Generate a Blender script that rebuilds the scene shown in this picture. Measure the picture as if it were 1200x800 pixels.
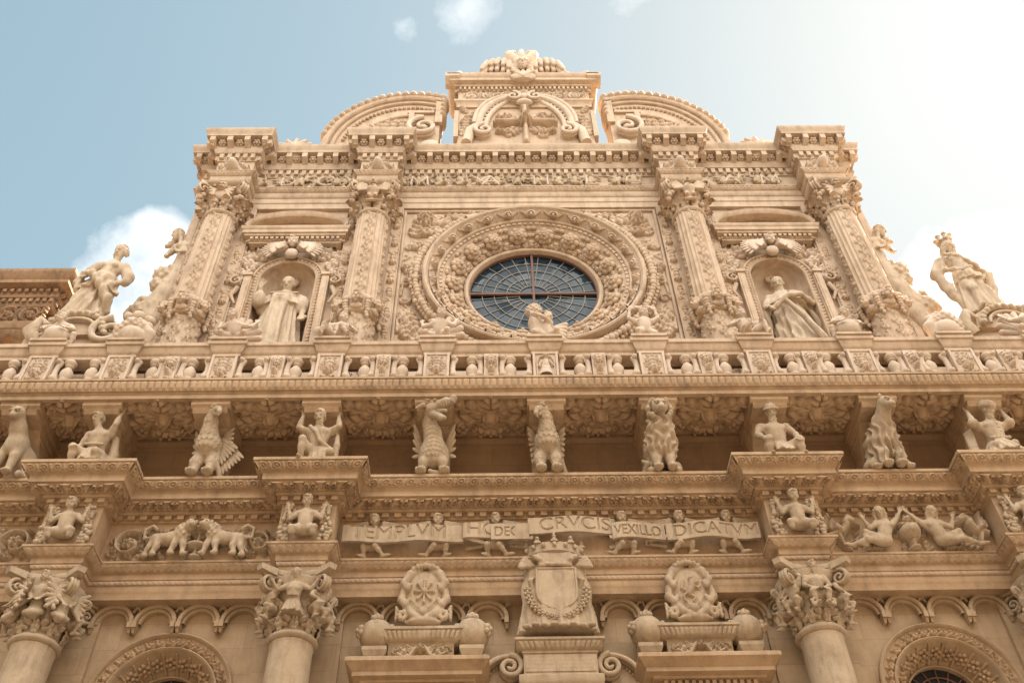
import bpy, math, random
import numpy as np
from math import sin, cos, pi, sqrt, atan2

# ------------------------------------------------------------------ camera, sky, sun, exposure
scene = bpy.context.scene
COL = scene.collection
for o in list(bpy.data.objects):
    bpy.data.objects.remove(o)

FPX = 1150.0
_U = np.array([-30.0, 1020.0, -FPX]); _U /= np.linalg.norm(_U)
_X = np.array([1.0, 0.008, -(_U[0] + 0.008 * _U[1]) / _U[2]]); _X /= np.linalg.norm(_X)
_Y = np.cross(_U, _X)
from mathutils import Matrix, Vector
cam_d = bpy.data.cameras.new('camera')
cam_d.sensor_width = 36.0
cam_d.lens = 36.0 * FPX / 1200.0
cam_d.clip_end = 4000.0
cam = bpy.data.objects.new('camera', cam_d)
COL.objects.link(cam)
M4 = Matrix([list(_X) + [-0.75], list(_Y) + [-11.0], list(_U) + [1.6], [0, 0, 0, 1]])
cam.matrix_world = M4
scene.camera = cam

SUN_EL, SUN_AZ = 53.0, 58.0          # the sun stands behind the facade, to the right
world = bpy.data.worlds.new('World'); scene.world = world
world.use_nodes = True
wn, wl = world.node_tree.nodes, world.node_tree.links
wn.clear()
w_out = wn.new('ShaderNodeOutputWorld'); w_bg = wn.new('ShaderNodeBackground')
sky = wn.new('ShaderNodeTexSky'); sky.sky_type = 'NISHITA'; sky.sun_disc = False
sky.sun_elevation = math.radians(SUN_EL); sky.sun_rotation = math.radians(SUN_AZ)
sky.altitude = 0; sky.air_density = 1.0; sky.dust_density = 0.95; sky.ozone_density = 1.0
w_bg.inputs['Strength'].default_value = 0.05
# clouds: soft cumulus patches placed by direction
tc = wn.new('ShaderNodeTexCoord')
def wmath(op, a, b=None, c=None):
    n = wn.new('ShaderNodeMath'); n.operation = op
    for i, v in enumerate((a, b, c)):
        if v is None: continue
        if isinstance(v, (int, float)): n.inputs[i].default_value = v
        else: wl.new(v, n.inputs[i])
    return n.outputs[0]
def wnoise(scale, detail, rough, off=0.0):
    mp = wn.new('ShaderNodeMapping'); mp.inputs['Location'].default_value = (off, off * .7, off * .3)
    wl.new(tc.outputs['Generated'], mp.inputs['Vector'])
    n = wn.new('ShaderNodeTexNoise'); n.inputs['Scale'].default_value = scale
    n.inputs['Detail'].default_value = detail; n.inputs['Roughness'].default_value = rough
    wl.new(mp.outputs[0], n.inputs['Vector']); return n.outputs['Fac']
def wblob(d, cosr, soft):
    dp = wn.new('ShaderNodeVectorMath'); dp.operation = 'DOT_PRODUCT'
    wl.new(tc.outputs['Generated'], dp.inputs[0]); dp.inputs[1].default_value = d
    mr = wn.new('ShaderNodeMapRange'); mr.inputs['From Min'].default_value = cosr
    mr.inputs['From Max'].default_value = cosr + soft
    wl.new(dp.outputs['Value'], mr.inputs['Value']); return mr.outputs[0]
def dirpx(u, v):
    d = np.array([u - 600.0, 400.0 - v, -FPX]); d /= np.linalg.norm(d)
    return tuple(float(q) for q in (np.dot(_X, d), np.dot(_Y, d), np.dot(_U, d)))
cover = None
for (u, v, ang, soft) in ((172, 340, 5.6, .0036), (188, 285, 3.0, .0012), (1190, 390, 10.5, .014), (1270, 320, 9, .012), (1085, 365, 4.6, .004), (530, -14, 4.6, .004), (480, 26, 2.5, .0012), (735, -12, 3.0, .0016)):
    b = wblob(dirpx(u, v), math.cos(math.radians(ang)), soft)
    cover = b if cover is None else wmath('MAXIMUM', cover, b)
for (u, v, ang, soft) in ():
    d_ = dirpx(u, v); cover = wmath('MAXIMUM', cover, wblob((d_[0], -d_[1], d_[2]), math.cos(math.radians(ang)), soft))
_fb = np.array([.15, -.66, .80]); _fb /= np.linalg.norm(_fb)      # broken bright cloud added out of view behind the camera to light the facade
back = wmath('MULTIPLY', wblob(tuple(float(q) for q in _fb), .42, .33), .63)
nz = wnoise(9.0, 9.0, .6, 3.1)
nz = wmath('ADD', nz, wmath('MULTIPLY', wmath('SUBTRACT', wnoise(2.6, 3.0, .5, 1.3), .5), .5))
def wcloud(cov, lo, hi):
    n = wn.new('ShaderNodeMapRange'); n.clamp = True
    n.inputs['From Min'].default_value = lo; n.inputs['From Max'].default_value = hi
    wl.new(wmath('ADD', cov, wmath('MULTIPLY', nz, 1.5)), n.inputs['Value']); return n.outputs[0]
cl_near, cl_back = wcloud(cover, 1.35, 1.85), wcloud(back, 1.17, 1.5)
cmix = wn.new('ShaderNodeMixRGB'); wl.new(wmath('MULTIPLY', cl_near, .85), cmix.inputs['Fac'])
# lumps inside the clouds, lighter and greyer
lump = wn.new('ShaderNodeMixRGB'); lump.inputs['Color1'].default_value = (2.3, 2.33, 2.36, 1); lump.inputs['Color2'].default_value = (3.4, 3.38, 3.3, 1)
lr = wn.new('ShaderNodeMapRange'); lr.inputs['From Min'].default_value = .38; lr.inputs['From Max'].default_value = .6
wl.new(wnoise(16.0, 6.0, .6, 7.7), lr.inputs['Value']); wl.new(lr.outputs[0], lump.inputs['Fac'])
wl.new(lump.outputs[0], cmix.inputs['Color2'])
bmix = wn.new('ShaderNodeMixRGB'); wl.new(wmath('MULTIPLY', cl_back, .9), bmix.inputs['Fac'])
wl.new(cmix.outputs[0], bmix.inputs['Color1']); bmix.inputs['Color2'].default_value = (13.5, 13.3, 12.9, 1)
tint = wn.new('ShaderNodeMixRGB'); tint.blend_type = 'MULTIPLY'; tint.inputs['Fac'].default_value = 1.0
tint.inputs['Color2'].default_value = (.95, 1.095, .875, 1)
wl.new(sky.outputs[0], tint.inputs['Color1'])
sh_k = wn.new('ShaderNodeVectorMath'); sh_k.operation = 'MULTIPLY_ADD'; sh_k.inputs[1].default_value = (.43,) * 3; sh_k.inputs[2].default_value = (1, 1, 1)
wl.new(tint.outputs[0], sh_k.inputs[0])
sh_d = wn.new('ShaderNodeVectorMath'); sh_d.operation = 'DIVIDE'
wl.new(tint.outputs[0], sh_d.inputs[0]); wl.new(sh_k.outputs[0], sh_d.inputs[1])
wl.new(sh_d.outputs[0], cmix.inputs['Color1'])
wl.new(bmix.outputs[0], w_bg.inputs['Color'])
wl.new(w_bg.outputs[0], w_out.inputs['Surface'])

sun_d = bpy.data.lights.new('sun', 'SUN'); sun_d.energy = 3.2; sun_d.angle = math.radians(0.53)
sun_d.color = (1.0, .92, .80)
sun = bpy.data.objects.new('sun', sun_d); COL.objects.link(sun)
_sd = Vector((sin(math.radians(SUN_AZ)) * cos(math.radians(SUN_EL)), cos(math.radians(SUN_AZ)) * cos(math.radians(SUN_EL)), sin(math.radians(SUN_EL))))
sun.rotation_euler = _sd.to_track_quat('Z', 'Y').to_euler()
sun.location = _sd * 60

vs = scene.view_settings
vs.view_transform = 'Standard'; vs.look = 'None'; vs.gamma = 1.0; vs.use_curve_mapping = False
vs.exposure = 3.45

# ------------------------------------------------------------------ materials
def new_mat(name):
    m = bpy.data.materials.new(name); m.use_nodes = True
    return m, m.node_tree.nodes, m.node_tree.links, m.node_tree.nodes['Principled BSDF']

def stone(name, lo, mid, hi, grime=(.16, .11, .07), grime_amt=.55, bump=.5, joints=False, rough=.9, gscale=1.0):
    m, n, l, p = new_mat(name)
    geo = n.new('ShaderNodeNewGeometry')
    def noise(scale, det=4, rgh=.55, sc=(1, 1, 1)):
        mp = n.new('ShaderNodeMapping'); mp.inputs['Scale'].default_value = sc
        l.new(geo.outputs['Position'], mp.inputs['Vector'])
        t = n.new('ShaderNodeTexNoise'); t.inputs['Scale'].default_value = scale
        t.inputs['Detail'].default_value = det; t.inputs['Roughness'].default_value = rgh
        l.new(mp.outputs[0], t.inputs['Vector']); return t.outputs['Fac']
    def mth(op, a, b):
        q = n.new('ShaderNodeMath'); q.operation = op
        for i, v in enumerate((a, b)):
            if isinstance(v, (int, float)): q.inputs[i].default_value = v
            else: l.new(v, q.inputs[i])
        return q.outputs[0]
    big = noise(.9, 5, .6); med = noise(5.5, 5, .6); fine = noise(46, 3, .6)
    f = mth('ADD', mth('ADD', mth('MULTIPLY', big, .55), mth('MULTIPLY', med, .35)), mth('MULTIPLY', fine, .22))
    r = n.new('ShaderNodeValToRGB'); e = r.color_ramp.elements
    e[0].position = .38; e[0].color = (*lo, 1); e[1].position = .74; e[1].color = (*hi, 1)
    k = e.new(.55); k.color = (*mid, 1)
    l.new(f, r.inputs[0])
    # grime: run-off streaks and blotches
    st = noise(3.2 * gscale, 5, .65, (2.6, 2.6, .45)); bl = noise(2.1 * gscale, 6, .7)
    g = mth('MULTIPLY', st, bl)
    mr = n.new('ShaderNodeMapRange'); mr.inputs['From Min'].default_value = .215; mr.inputs['From Max'].default_value = .48
    mr.inputs['To Max'].default_value = grime_amt; l.new(g, mr.inputs['Value'])
    mx = n.new('ShaderNodeMixRGB'); l.new(mr.outputs[0], mx.inputs['Fac'])
    l.new(r.outputs[0], mx.inputs['Color1']); mx.inputs['Color2'].default_value = (*grime, 1)
    colr = mx.outputs[0]
    hgt = mth('ADD', mth('MULTIPLY', fine, .5), mth('MULTIPLY', noise(17, 4, .6), .8))
    if joints:
        sx = n.new('ShaderNodeSeparateXYZ'); l.new(geo.outputs['Position'], sx.inputs[0])
        cb = n.new('ShaderNodeCombineXYZ'); l.new(sx.outputs[0], cb.inputs[0]); l.new(sx.outputs[2], cb.inputs[1])
        bt = n.new('ShaderNodeTexBrick'); l.new(cb.outputs[0], bt.inputs['Vector'])
        bt.inputs['Scale'].default_value = 1.0; bt.inputs['Mortar Size'].default_value = .004
        bt.inputs['Brick Width'].default_value = .78; bt.inputs['Row Height'].default_value = .36
        bt.inputs['Color1'].default_value = (1, 1, 1, 1); bt.inputs['Color2'].default_value = (.78, .77, .75, 1)
        bt.inputs['Mortar'].default_value = (.66, .62, .56, 1)
        mj = n.new('ShaderNodeMixRGB'); mj.blend_type = 'MULTIPLY'; mj.inputs['Fac'].default_value = .7
        l.new(colr, mj.inputs['Color1']); l.new(bt.outputs['Color'], mj.inputs['Color2']); colr = mj.outputs[0]
        hgt = mth('SUBTRACT', hgt, mth('MULTIPLY', bt.outputs['Fac'], 1.2))
    l.new(colr, p.inputs['Base Color'])
    p.inputs['Roughness'].default_value = rough
    p.inputs['Specular IOR Level'].default_value = .25
    bp = n.new('ShaderNodeBump'); bp.inputs['Strength'].default_value = bump; bp.inputs['Distance'].default_value = .012
    l.new(hgt, bp.inputs['Height']); l.new(bp.outputs[0], p.inputs['Normal'])
    return m

M_WALL = stone('wall_limestone', (.33, .23, .135), (.425, .30, .185), (.49, .355, .225), joints=True, grime_amt=.5, grime=(.18, .115, .07))
M_GOLD = stone('golden_limestone', (.32, .205, .115), (.425, .285, .17), (.49, .345, .215), grime_amt=.7)
M_PALE = stone('pale_limestone', (.46, .345, .245), (.55, .425, .315), (.62, .495, .38), grime=(.26, .18, .115), grime_amt=.5)
M_CARV = stone('carved_limestone', (.385, .265, .168), (.49, .355, .24), (.555, .42, .30), grime=(.18, .115, .07), grime_amt=.65)
M_STAT = stone('statue_limestone', (.39, .285, .185), (.48, .365, .25), (.55, .435, .315), grime=(.18, .12, .075), grime_amt=.65, gscale=2.0)
M_TAN = stone('tan_limestone', (.33, .235, .15), (.43, .32, .21), (.51, .395, .275), grime=(.15, .10, .06), grime_amt=.65, gscale=1.6)
M_UPPER = stone('upper_limestone', (.385, .265, .175), (.475, .345, .235), (.545, .415, .295), grime=(.18, .12, .075), grime_amt=.65)
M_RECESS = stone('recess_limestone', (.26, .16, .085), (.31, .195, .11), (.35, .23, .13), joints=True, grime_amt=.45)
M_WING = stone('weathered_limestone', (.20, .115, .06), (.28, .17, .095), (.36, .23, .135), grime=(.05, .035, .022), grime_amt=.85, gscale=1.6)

def glass_mat():
    m, n, l, p = new_mat('leaded_glass')
    geo = n.new('ShaderNodeNewGeometry')
    v = n.new('ShaderNodeTexVoronoi'); v.inputs['Scale'].default_value = 3.2
    l.new(geo.outputs['Position'], v.inputs['Vector'])
    r = n.new('ShaderNodeValToRGB'); e = r.color_ramp.elements
    e[0].position = .2; e[0].color = (.006, .014, .022, 1); e[1].position = .8; e[1].color = (.02, .034, .042, 1)
    s = n.new('ShaderNodeSeparateColor'); l.new(v.outputs['Color'], s.inputs[0]); l.new(s.outputs[0], r.inputs[0])
    l.new(r.outputs[0], p.inputs['Base Color'])
    p.inputs['Roughness'].default_value = .05; p.inputs['IOR'].default_value = 1.27
    # every pane sits at a slightly different angle
    sb = n.new('ShaderNodeVectorMath'); sb.operation = 'SUBTRACT'; sb.inputs[1].default_value = (.5, .5, .5); l.new(v.outputs['Color'], sb.inputs[0])
    sc_ = n.new('ShaderNodeVectorMath'); sc_.operation = 'SCALE'; sc_.inputs['Scale'].default_value = .14; l.new(sb.outputs[0], sc_.inputs[0])
    ad = n.new('ShaderNodeVectorMath'); ad.operation = 'ADD'; l.new(geo.outputs['Normal'], ad.inputs[0]); l.new(sc_.outputs[0], ad.inputs[1])
    l.new(ad.outputs[0], p.inputs['Normal'])
    return m
M_GLASS = glass_mat()
def plain(name, c, rough=.6, metal=0):
    m, n, l, p = new_mat(name)
    geo = n.new('ShaderNodeNewGeometry'); t = n.new('ShaderNodeTexNoise'); t.inputs['Scale'].default_value = 9
    l.new(geo.outputs['Position'], t.inputs['Vector'])
    mx = n.new('ShaderNodeMixRGB'); l.new(t.outputs['Fac'], mx.inputs['Fac'])
    mx.inputs['Color1'].default_value = (*[q * .7 for q in c], 1); mx.inputs['Color2'].default_value = (*[min(1, q * 1.25) for q in c], 1)
    l.new(mx.outputs[0], p.inputs['Base Color']); p.inputs['Roughness'].default_value = rough; p.inputs['Metallic'].default_value = metal
    return m
M_LEAD = plain('lead_came', (.27, .24, .20), .7)
M_RUST = plain('rusty_iron', (.13, .06, .035), .7)
M_DARK = plain('dark_interior', (.012, .01, .009), .9)
M_PAVE = plain('paving_stone', (.13, .105, .08), .8)
M_OPP = stone('facing_limestone', (.17, .135, .105), (.2, .165, .13), (.24, .2, .16), joints=True, grime_amt=.2)

# ------------------------------------------------------------------ mesh builder
class MB:
    def __init__(s): s.V = []; s.F = []; s.n = 0
    def add(s, V, *Fs):
        V = np.asarray(V, float).reshape(-1, 3)
        for F in Fs:
            F = np.asarray(F, np.int64)
            if F.size: s.F.append(F + s.n)
        s.V.append(V); s.n += len(V); return s
    def grid(s, P, cu=False, cv=False, mask=None):
        P = np.asarray(P, float); a, b = P.shape[:2]
        I = np.arange(a * b).reshape(a, b)
        if cu: I = np.vstack([I, I[:1]])
        if cv: I = np.hstack([I, I[:, :1]])
        q = np.stack([I[:-1, :-1], I[:-1, 1:], I[1:, 1:], I[1:, :-1]], -1)
        if mask is not None:
            q = q[mask]
            u, inv = np.unique(q, return_inverse=True)
            return s.add(P.reshape(-1, 3)[u], inv.reshape(-1, 4))
        return s.add(P.reshape(-1, 3), q.reshape(-1, 4))
    def box(s, x0, x1, y0, y1, z0, z1):
        V = [(x, y, z) for z in (z0, z1) for y in (y0, y1) for x in (x0, x1)]
        return s.add(V, [(0, 2, 3, 1), (4, 5, 7, 6), (0, 1, 5, 4), (2, 6, 7, 3), (0, 4, 6, 2), (1, 3, 7, 5)])
    def frustum(s, c, w0, d0, w1, d1, z0, z1):
        V = [(c[0] + sx * w / 2, c[1] + sy * d / 2, z) for z, w, d in ((z0, w0, d0), (z1, w1, d1)) for sy in (-1, 1) for sx in (-1, 1)]
        return s.add(V, [(0, 2, 3, 1), (4, 5, 7, 6), (0, 1, 5, 4), (2, 6, 7, 3), (0, 4, 6, 2), (1, 3, 7, 5)])
    def lathe(s, c, prof, n=28, ax=None, a0=0, a1=2 * pi):
        full = abs(a1 - a0 - 2 * pi) < 1e-6
        t = np.linspace(a0, a1, n, endpoint=not full)
        P = np.zeros((len(prof), len(t), 3))
        for i, (r, z) in enumerate(prof):
            P[i, :, 0] = r * np.cos(t); P[i, :, 1] = r * np.sin(t); P[i, :, 2] = z
        if ax is not None: P = P @ np.asarray(ax).T
        return s.grid(P + np.asarray(c), cv=full)
    def tube(s, pts, r, n=8):
        pts = np.asarray(pts, float); m = len(pts)
        r = np.broadcast_to(np.asarray(r, float), (m,))
        T = np.gradient(pts, axis=0); T /= np.linalg.norm(T, axis=1)[:, None] + 1e-9
        ref = np.array([0, 1, 0.]) if abs(T[:, 1]).mean() < .8 else np.array([1., 0, 0])
        A = np.cross(T, ref); A /= np.linalg.norm(A, axis=1)[:, None] + 1e-9; B = np.cross(A, T)
        t = np.linspace(0, 2 * pi, n, endpoint=False)
        P = pts[:, None] + r[:, None, None] * (np.cos(t)[None, :, None] * A[:, None] + np.sin(t)[None, :, None] * B[:, None])
        s.grid(P, cv=True)
        for k, fl in ((0, 1), (m - 1, -1)):
            s.add(P[k], [list(range(n))[::fl]])
        return s
    def ell(s, c, r, M=None, n=14, m=9):
        th = np.linspace(0, pi, m); ph = np.linspace(0, 2 * pi, n, endpoint=False)
        P = np.stack([np.outer(np.sin(th), np.cos(ph)), np.outer(np.sin(th), np.sin(ph)), np.outer(np.cos(th), np.ones(n))], -1) * np.asarray(r, float)
        if M is not None: P = P @ np.asarray(M).T
        return s.grid(P + np.asarray(c, float), cv=True)
    def prism(s, poly, y0, y1):
        """poly: (x,z) outline, extruded from y0 (front) to y1"""
        n = len(poly)
        V = [(x, y0, z) for x, z in poly] + [(x, y1, z) for x, z in poly]
        s.add(V, [(i, (i + 1) % n, n + (i + 1) % n, n + i) for i in range(n)])
        s.F.append(np.array([list(range(n))]) + s.n - 2 * n); s.F.append(np.array([list(range(n, 2 * n))[::-1]]) + s.n - 2 * n)
        return s
    def prismx(s, poly, x0, x1):
        """poly: (y,z) outline, extruded along x"""
        n = len(poly)
        V = [(x0, y, z) for y, z in poly] + [(x1, y, z) for y, z in poly]
        s.add(V, [(i, (i + 1) % n, n + (i + 1) % n, n + i) for i in range(n)])
        s.F.append(np.array([list(range(n))]) + s.n - 2 * n); s.F.append(np.array([list(range(n, 2 * n))[::-1]]) + s.n - 2 * n)
        return s
    def sweep(s, path, prof, cap=True):
        P = np.stack([np.array([(x, y, z) for (x, y) in offset(path, o)]) for o, z in prof])
        s.grid(P)
        if cap:
            k = len(prof)
            for c in (P[:, 0], P[:, -1]): s.add(c, [list(range(k))])
        return s
    def merge(s, o, M=None, t=(0, 0, 0), sc=1.0):
        n0 = s.n
        V = np.concatenate(o.V) * sc
        if M is not None: V = V @ np.asarray(M).T
        s.V.append(V + np.asarray(t, float)); s.n += len(V)
        for F in o.F: s.F.append(F + n0)
        return s
    def mesh(s, name, mat, ang=38, smooth=True):
        me = bpy.data.meshes.new(name)
        V = np.concatenate(s.V); me.vertices.add(len(V)); me.vertices.foreach_set('co', V.astype(np.float32).ravel())
        ks = [np.full(len(F), F.shape[1]) for F in s.F]; tot = np.concatenate(ks)
        li = np.concatenate([F.ravel() for F in s.F])
        me.loops.add(len(li)); me.loops.foreach_set('vertex_index', li.astype(np.int32))
        me.polygons.add(len(tot)); st = np.concatenate([[0], np.cumsum(tot)[:-1]])
        me.polygons.foreach_set('loop_start', st.astype(np.int32))
        me.polygons.foreach_set('use_smooth', np.full(len(tot), smooth))
        me.update(calc_edges=True); me.validate()
        if smooth and ang < 179: me.set_sharp_from_angle(angle=math.radians(ang))
        me.materials.append(mat)
        return me

def offset(path, o):
    P = [np.array(p, float) for p in path]; n = len(P); out = []
    for i in range(n):
        ds = []
        if i > 0: d = P[i] - P[i - 1]; ds.append(d / np.linalg.norm(d))
        if i < n - 1: d = P[i + 1] - P[i]; ds.append(d / np.linalg.norm(d))
        ns = [np.array([d[1], -d[0]]) for d in ds]
        if len(ns) == 1: out.append(P[i] + ns[0] * o)
        else:
            b = ns[0] + ns[1]; L = np.linalg.norm(b)
            b = ns[0] if L < 1e-6 else b / L
            out.append(P[i] + b * o / max(.25, float(np.dot(b, ns[0]))))
    return out

def link(name, me, parent=None, loc=None):
    o = bpy.data.objects.new(name, me); COL.objects.link(o)
    if parent is not None: o.parent = parent
    if loc is not None: o.location = loc
    return o
def empty(name, loc=(0, 0, 0), parent=None):
    o = bpy.data.objects.new(name, None); COL.objects.link(o); o.location = loc
    o.empty_display_size = .2
    if parent is not None: o.parent = parent
    return o
def tag(o, label, cat, group=None):
    o['label'] = label; o['category'] = cat
    if group: o['group'] = group
    return o
def dup(o, parent=None, loc=None, rotz=None, sx=None):
    c = o.copy(); COL.objects.link(c)
    if parent is not None: c.parent = parent
    if loc is not None: c.location = loc
    if rotz is not None: c.rotation_euler = (0, 0, rotz)
    if sx is not None: c.scale = (sx * abs(o.scale[0]), o.scale[1], o.scale[2])
    for ch in list(o.children):
        dup(ch, c)
    return c

def rot(ax, a):
    c, s_ = cos(a), sin(a)
    return np.array({'x': [[1, 0, 0], [0, c, -s_], [0, s_, c]], 'y': [[c, 0, s_], [0, 1, 0], [-s_, 0, c]], 'z': [[c, -s_, 0], [s_, c, 0], [0, 0, 1]]}[ax])
def frame(f, up=(0, 0, 1)):
    """columns: right, back (= -f), up"""
    f = np.array(f, float); f /= np.linalg.norm(f)
    r = np.cross(f, up); r /= np.linalg.norm(r); u = np.cross(r, f)
    return np.stack([r, -f, u], 1)
def zdir(d):
    d = np.array(d, float); d /= np.linalg.norm(d)
    a = np.array([0, 1., 0]) if abs(d[1]) < .9 else np.array([1., 0, 0])
    x = np.cross(a, d); x /= np.linalg.norm(x)
    return np.stack([x, np.cross(d, x), d], 1)

# ------------------------------------------------------------------ carved relief as a height field
class HF:
    def __init__(s, w, h, res=.014, x0=0.0, z0=0.0):
        s.x = np.linspace(x0, x0 + w, max(3, int(round(w / res)) + 1)); s.z = np.linspace(z0, z0 + h, max(3, int(round(h / res)) + 1))
        s.H = np.zeros((len(s.z), len(s.x))); s.w, s.h = w, h
    def win(s, x0, x1, z0, z1):
        i0, i1 = np.searchsorted(s.x, [x0, x1]); k0, k1 = np.searchsorted(s.z, [z0, z1])
        if i1 <= i0 or k1 <= k0: return None
        X, Z = np.meshgrid(s.x[i0:i1], s.z[k0:k1])
        return (slice(k0, k1), slice(i0, i1)), X, Z
    def put(s, sl, h): s.H[sl] = np.maximum(s.H[sl], h)
    def blob(s, x, z, rx, rz, h, a=0, base=0.0, p=.5):
        R = max(rx, rz) * 1.02; q = s.win(x - R, x + R, z - R, z + R)
        if q is None: return s
        sl, X, Z = q; c, n = cos(a), sin(a)
        u = ((X - x) * c + (Z - z) * n) / rx; v = (-(X - x) * n + (Z - z) * c) / rz
        d = 1 - u * u - v * v
        s.put(sl, np.where(d > 0, base + h * np.maximum(d, 0) ** p, 0)); return s
    def cut(s, x, z, rx, rz, depth, a=0):
        R = max(rx, rz) * 1.02; q = s.win(x - R, x + R, z - R, z + R)
        if q is None: return s
        sl, X, Z = q; c, n = cos(a), sin(a)
        u = ((X - x) * c + (Z - z) * n) / rx; v = (-(X - x) * n + (Z - z) * c) / rz
        d = np.maximum(1 - u * u - v * v, 0)
        s.H[sl] = np.maximum(s.H[sl] - depth * np.sqrt(d), 0.0); return s
    def tube(s, pts, r0, r1=None, h=None, base=0.0):
        """rounded strand along a polyline; h = height as a multiple of the radius"""
        r1 = r0 if r1 is None else r1; h = 1.0 if h is None else h
        n = len(pts) - 1
        for i in range(n):
            (ax, az), (bx, bz) = pts[i], pts[i + 1]
            ra = r0 + (r1 - r0) * i / n; rb = r0 + (r1 - r0) * (i + 1) / n; R = max(ra, rb)
            q = s.win(min(ax, bx) - R, max(ax, bx) + R, min(az, bz) - R, max(az, bz) + R)
            if q is None: continue
            sl, X, Z = q; dx, dz = bx - ax, bz - az; L = dx * dx + dz * dz + 1e-12
            t = np.clip(((X - ax) * dx + (Z - az) * dz) / L, 0, 1)
            rr = ra + (rb - ra) * t
            d2 = (X - ax - t * dx) ** 2 + (Z - az - t * dz) ** 2
            e = rr * rr - d2
            s.put(sl, np.where(e > 0, base + h * np.sqrt(np.maximum(e, 0)), 0))
        return s
    def scroll(s, x, z, r, a0, turns, d=1, t=None, h=1.3, flower=True):
        t = r * .16 if t is None else t
        th = np.linspace(0, turns * 2 * pi, int(20 * turns) + 4)
        rr = r * (1 - .82 * th / th[-1]) - t * .5
        pts = [(x + q * cos(a0 + d * w), z + q * sin(a0 + d * w)) for q, w in zip(rr, th)]
        s.tube(pts, t, t * .55, h)
        if flower: s.flower(x, z, r * .42, 5, r * .3)
        return s
    def flower(s, x, z, r, n, h, a=0, base=0.0, inner=True):
        q = s.win(x - r, x + r, z - r, z + r)
        if q is None: return s
        sl, X, Z = q; dx, dz = X - x, Z - z; R = np.hypot(dx, dz) / r; A = np.arctan2(dz, dx) - a
        pet = np.abs(np.cos(n * A / 2)); lim = .52 + .48 * pet ** .6
        u = R / lim
        H = np.where(u < 1, base + h * (.45 + .55 * np.sin(pi * np.clip(u, 0, 1)) ** .7) * (.55 + .45 * pet), 0)
        if inner:
            pet2 = np.abs(np.sin(n * A / 2)); u2 = R / (.34 + .22 * pet2)
            H = np.maximum(H, np.where(u2 < 1, base + h * (.75 + .45 * np.sqrt(np.maximum(1 - u2 * u2, 0))) * (.75 + .25 * pet2), 0))
            u3 = R / .2
            H = np.maximum(H, np.where(u3 < 1, base + h * (1.05 + .35 * np.sqrt(np.maximum(1 - u3 * u3, 0))), 0))
        s.put(sl, H); return s
    def leaf(s, x, z, L, W, a, h, n=4, base=0.0, bend=0.0, tip=1.0):
        """lobed acanthus leaf from its stalk (x,z), pointing at angle a"""
        R = L * 1.15 + W; q = s.win(x - R, x + R, z - R, z + R)
        if q is None: return s
        sl, X, Z = q; c, k = cos(a), sin(a)
        u = ((X - x) * c + (Z - z) * k) / L; v = -(X - x) * k + (Z - z) * c
        v = v - bend * L * u * u
        uu = np.clip(u, 0, 1)
        env = np.sin(pi * np.clip(uu, 0, 1) ** .75) ** .7
        uv = uu + .0 + .35 * np.abs(v) / max(W, 1e-6)      # lobes sweep towards the tip
        lob = np.abs(np.cos(pi * n * (uu - .45 * np.abs(v) / L))) ** .55
        w = W * env * (.5 + .5 * lob) + 1e-6
        t = np.abs(v) / w
        vein = .5 + .5 * np.cos(2 * pi * n * (uu - .45 * np.abs(v) / L))
        H = h * (.35 + .65 * uu ** .8 * tip) * np.maximum(1 - t ** 2.6, 0) ** .5 * (.62 + .38 * vein)
        H = H * (1 - .45 * np.exp(-(v / (.07 * W + 1e-6)) ** 2)) 
        ok = (u > 0) & (u < 1) & (t < 1)
        s.put(sl, np.where(ok, base + H, 0)); return s
    def face(s, x, z, r, h, base=0.0, hair=True):
        if hair:
            for k in range(9):
                a = pi * (-.12 + 1.24 * k / 8)
                s.blob(x + r * 1.02 * cos(a), z + r * .22 + r * 1.0 * sin(a), r * .36, r * .36, h * .75, base=base)
        s.blob(x, z, r * .86, r * 1.12, h, base=base)
        s.cut(x - r * .34, z + r * .16, r * .24, r * .15, h * .28); s.cut(x + r * .34, z + r * .16, r * .24, r * .15, h * .28)
        s.cut(x, z - r * .52, r * .34, r * .09, h * .25)
        s.blob(x, z - r * .08, r * .15, r * .3, h * .3, base=base + h * .86)
        s.blob(x, z - r * .82, r * .26, r * .2, h * .75, base=base)
        return s
    def wing(s, x, z, L, W, a, h, d=1, n=6, base=0.0):
        for row, f in ((0, 1.0), (1, .62), (2, .36)):
            for k in range(n):
                t = k / (n - 1); ang = a - d * t * .9
                l = L * f * (1 - .35 * t)
                ex, ez = x + l * cos(ang), z + l * sin(ang)
                s.tube([(x + .12 * l * cos(ang), z + .12 * l * sin(ang)), (ex, ez)], W * .7, W * (.95 - .25 * row), h / W * .75, base=base + row * h * .32)
        return s
    def beads(s, pts, r, h):
        for i, (x, z) in enumerate(pts): s.blob(x, z, r, r, h)
        return s
    def text(s, string, x, z, size, depth, raise_=False, sq=1.0):
        for tri in glyphs(string):
            T = tri * np.array([size * sq, size]) + np.array([x, z])
            q = s.win(T[:, 0].min(), T[:, 0].max() + 1e-6, T[:, 1].min(), T[:, 1].max() + 1e-6)
            if q is None: continue
            sl, X, Z = q; a, b, c = T
            def ed(p, r): return (r[0] - p[0]) * (Z - p[1]) - (r[1] - p[1]) * (X - p[0])
            e1, e2, e3 = ed(a, b), ed(b, c), ed(c, a)
            ins = ((e1 >= 0) & (e2 >= 0) & (e3 >= 0)) | ((e1 <= 0) & (e2 <= 0) & (e3 <= 0))
            if not hasattr(s, 'T'): s.T = np.zeros_like(s.H, bool)
            s.T[sl] |= ins
        return s
    def carve_text(s, d):
        if hasattr(s, 'T'): s.H[s.T] += d
        return s
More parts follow.
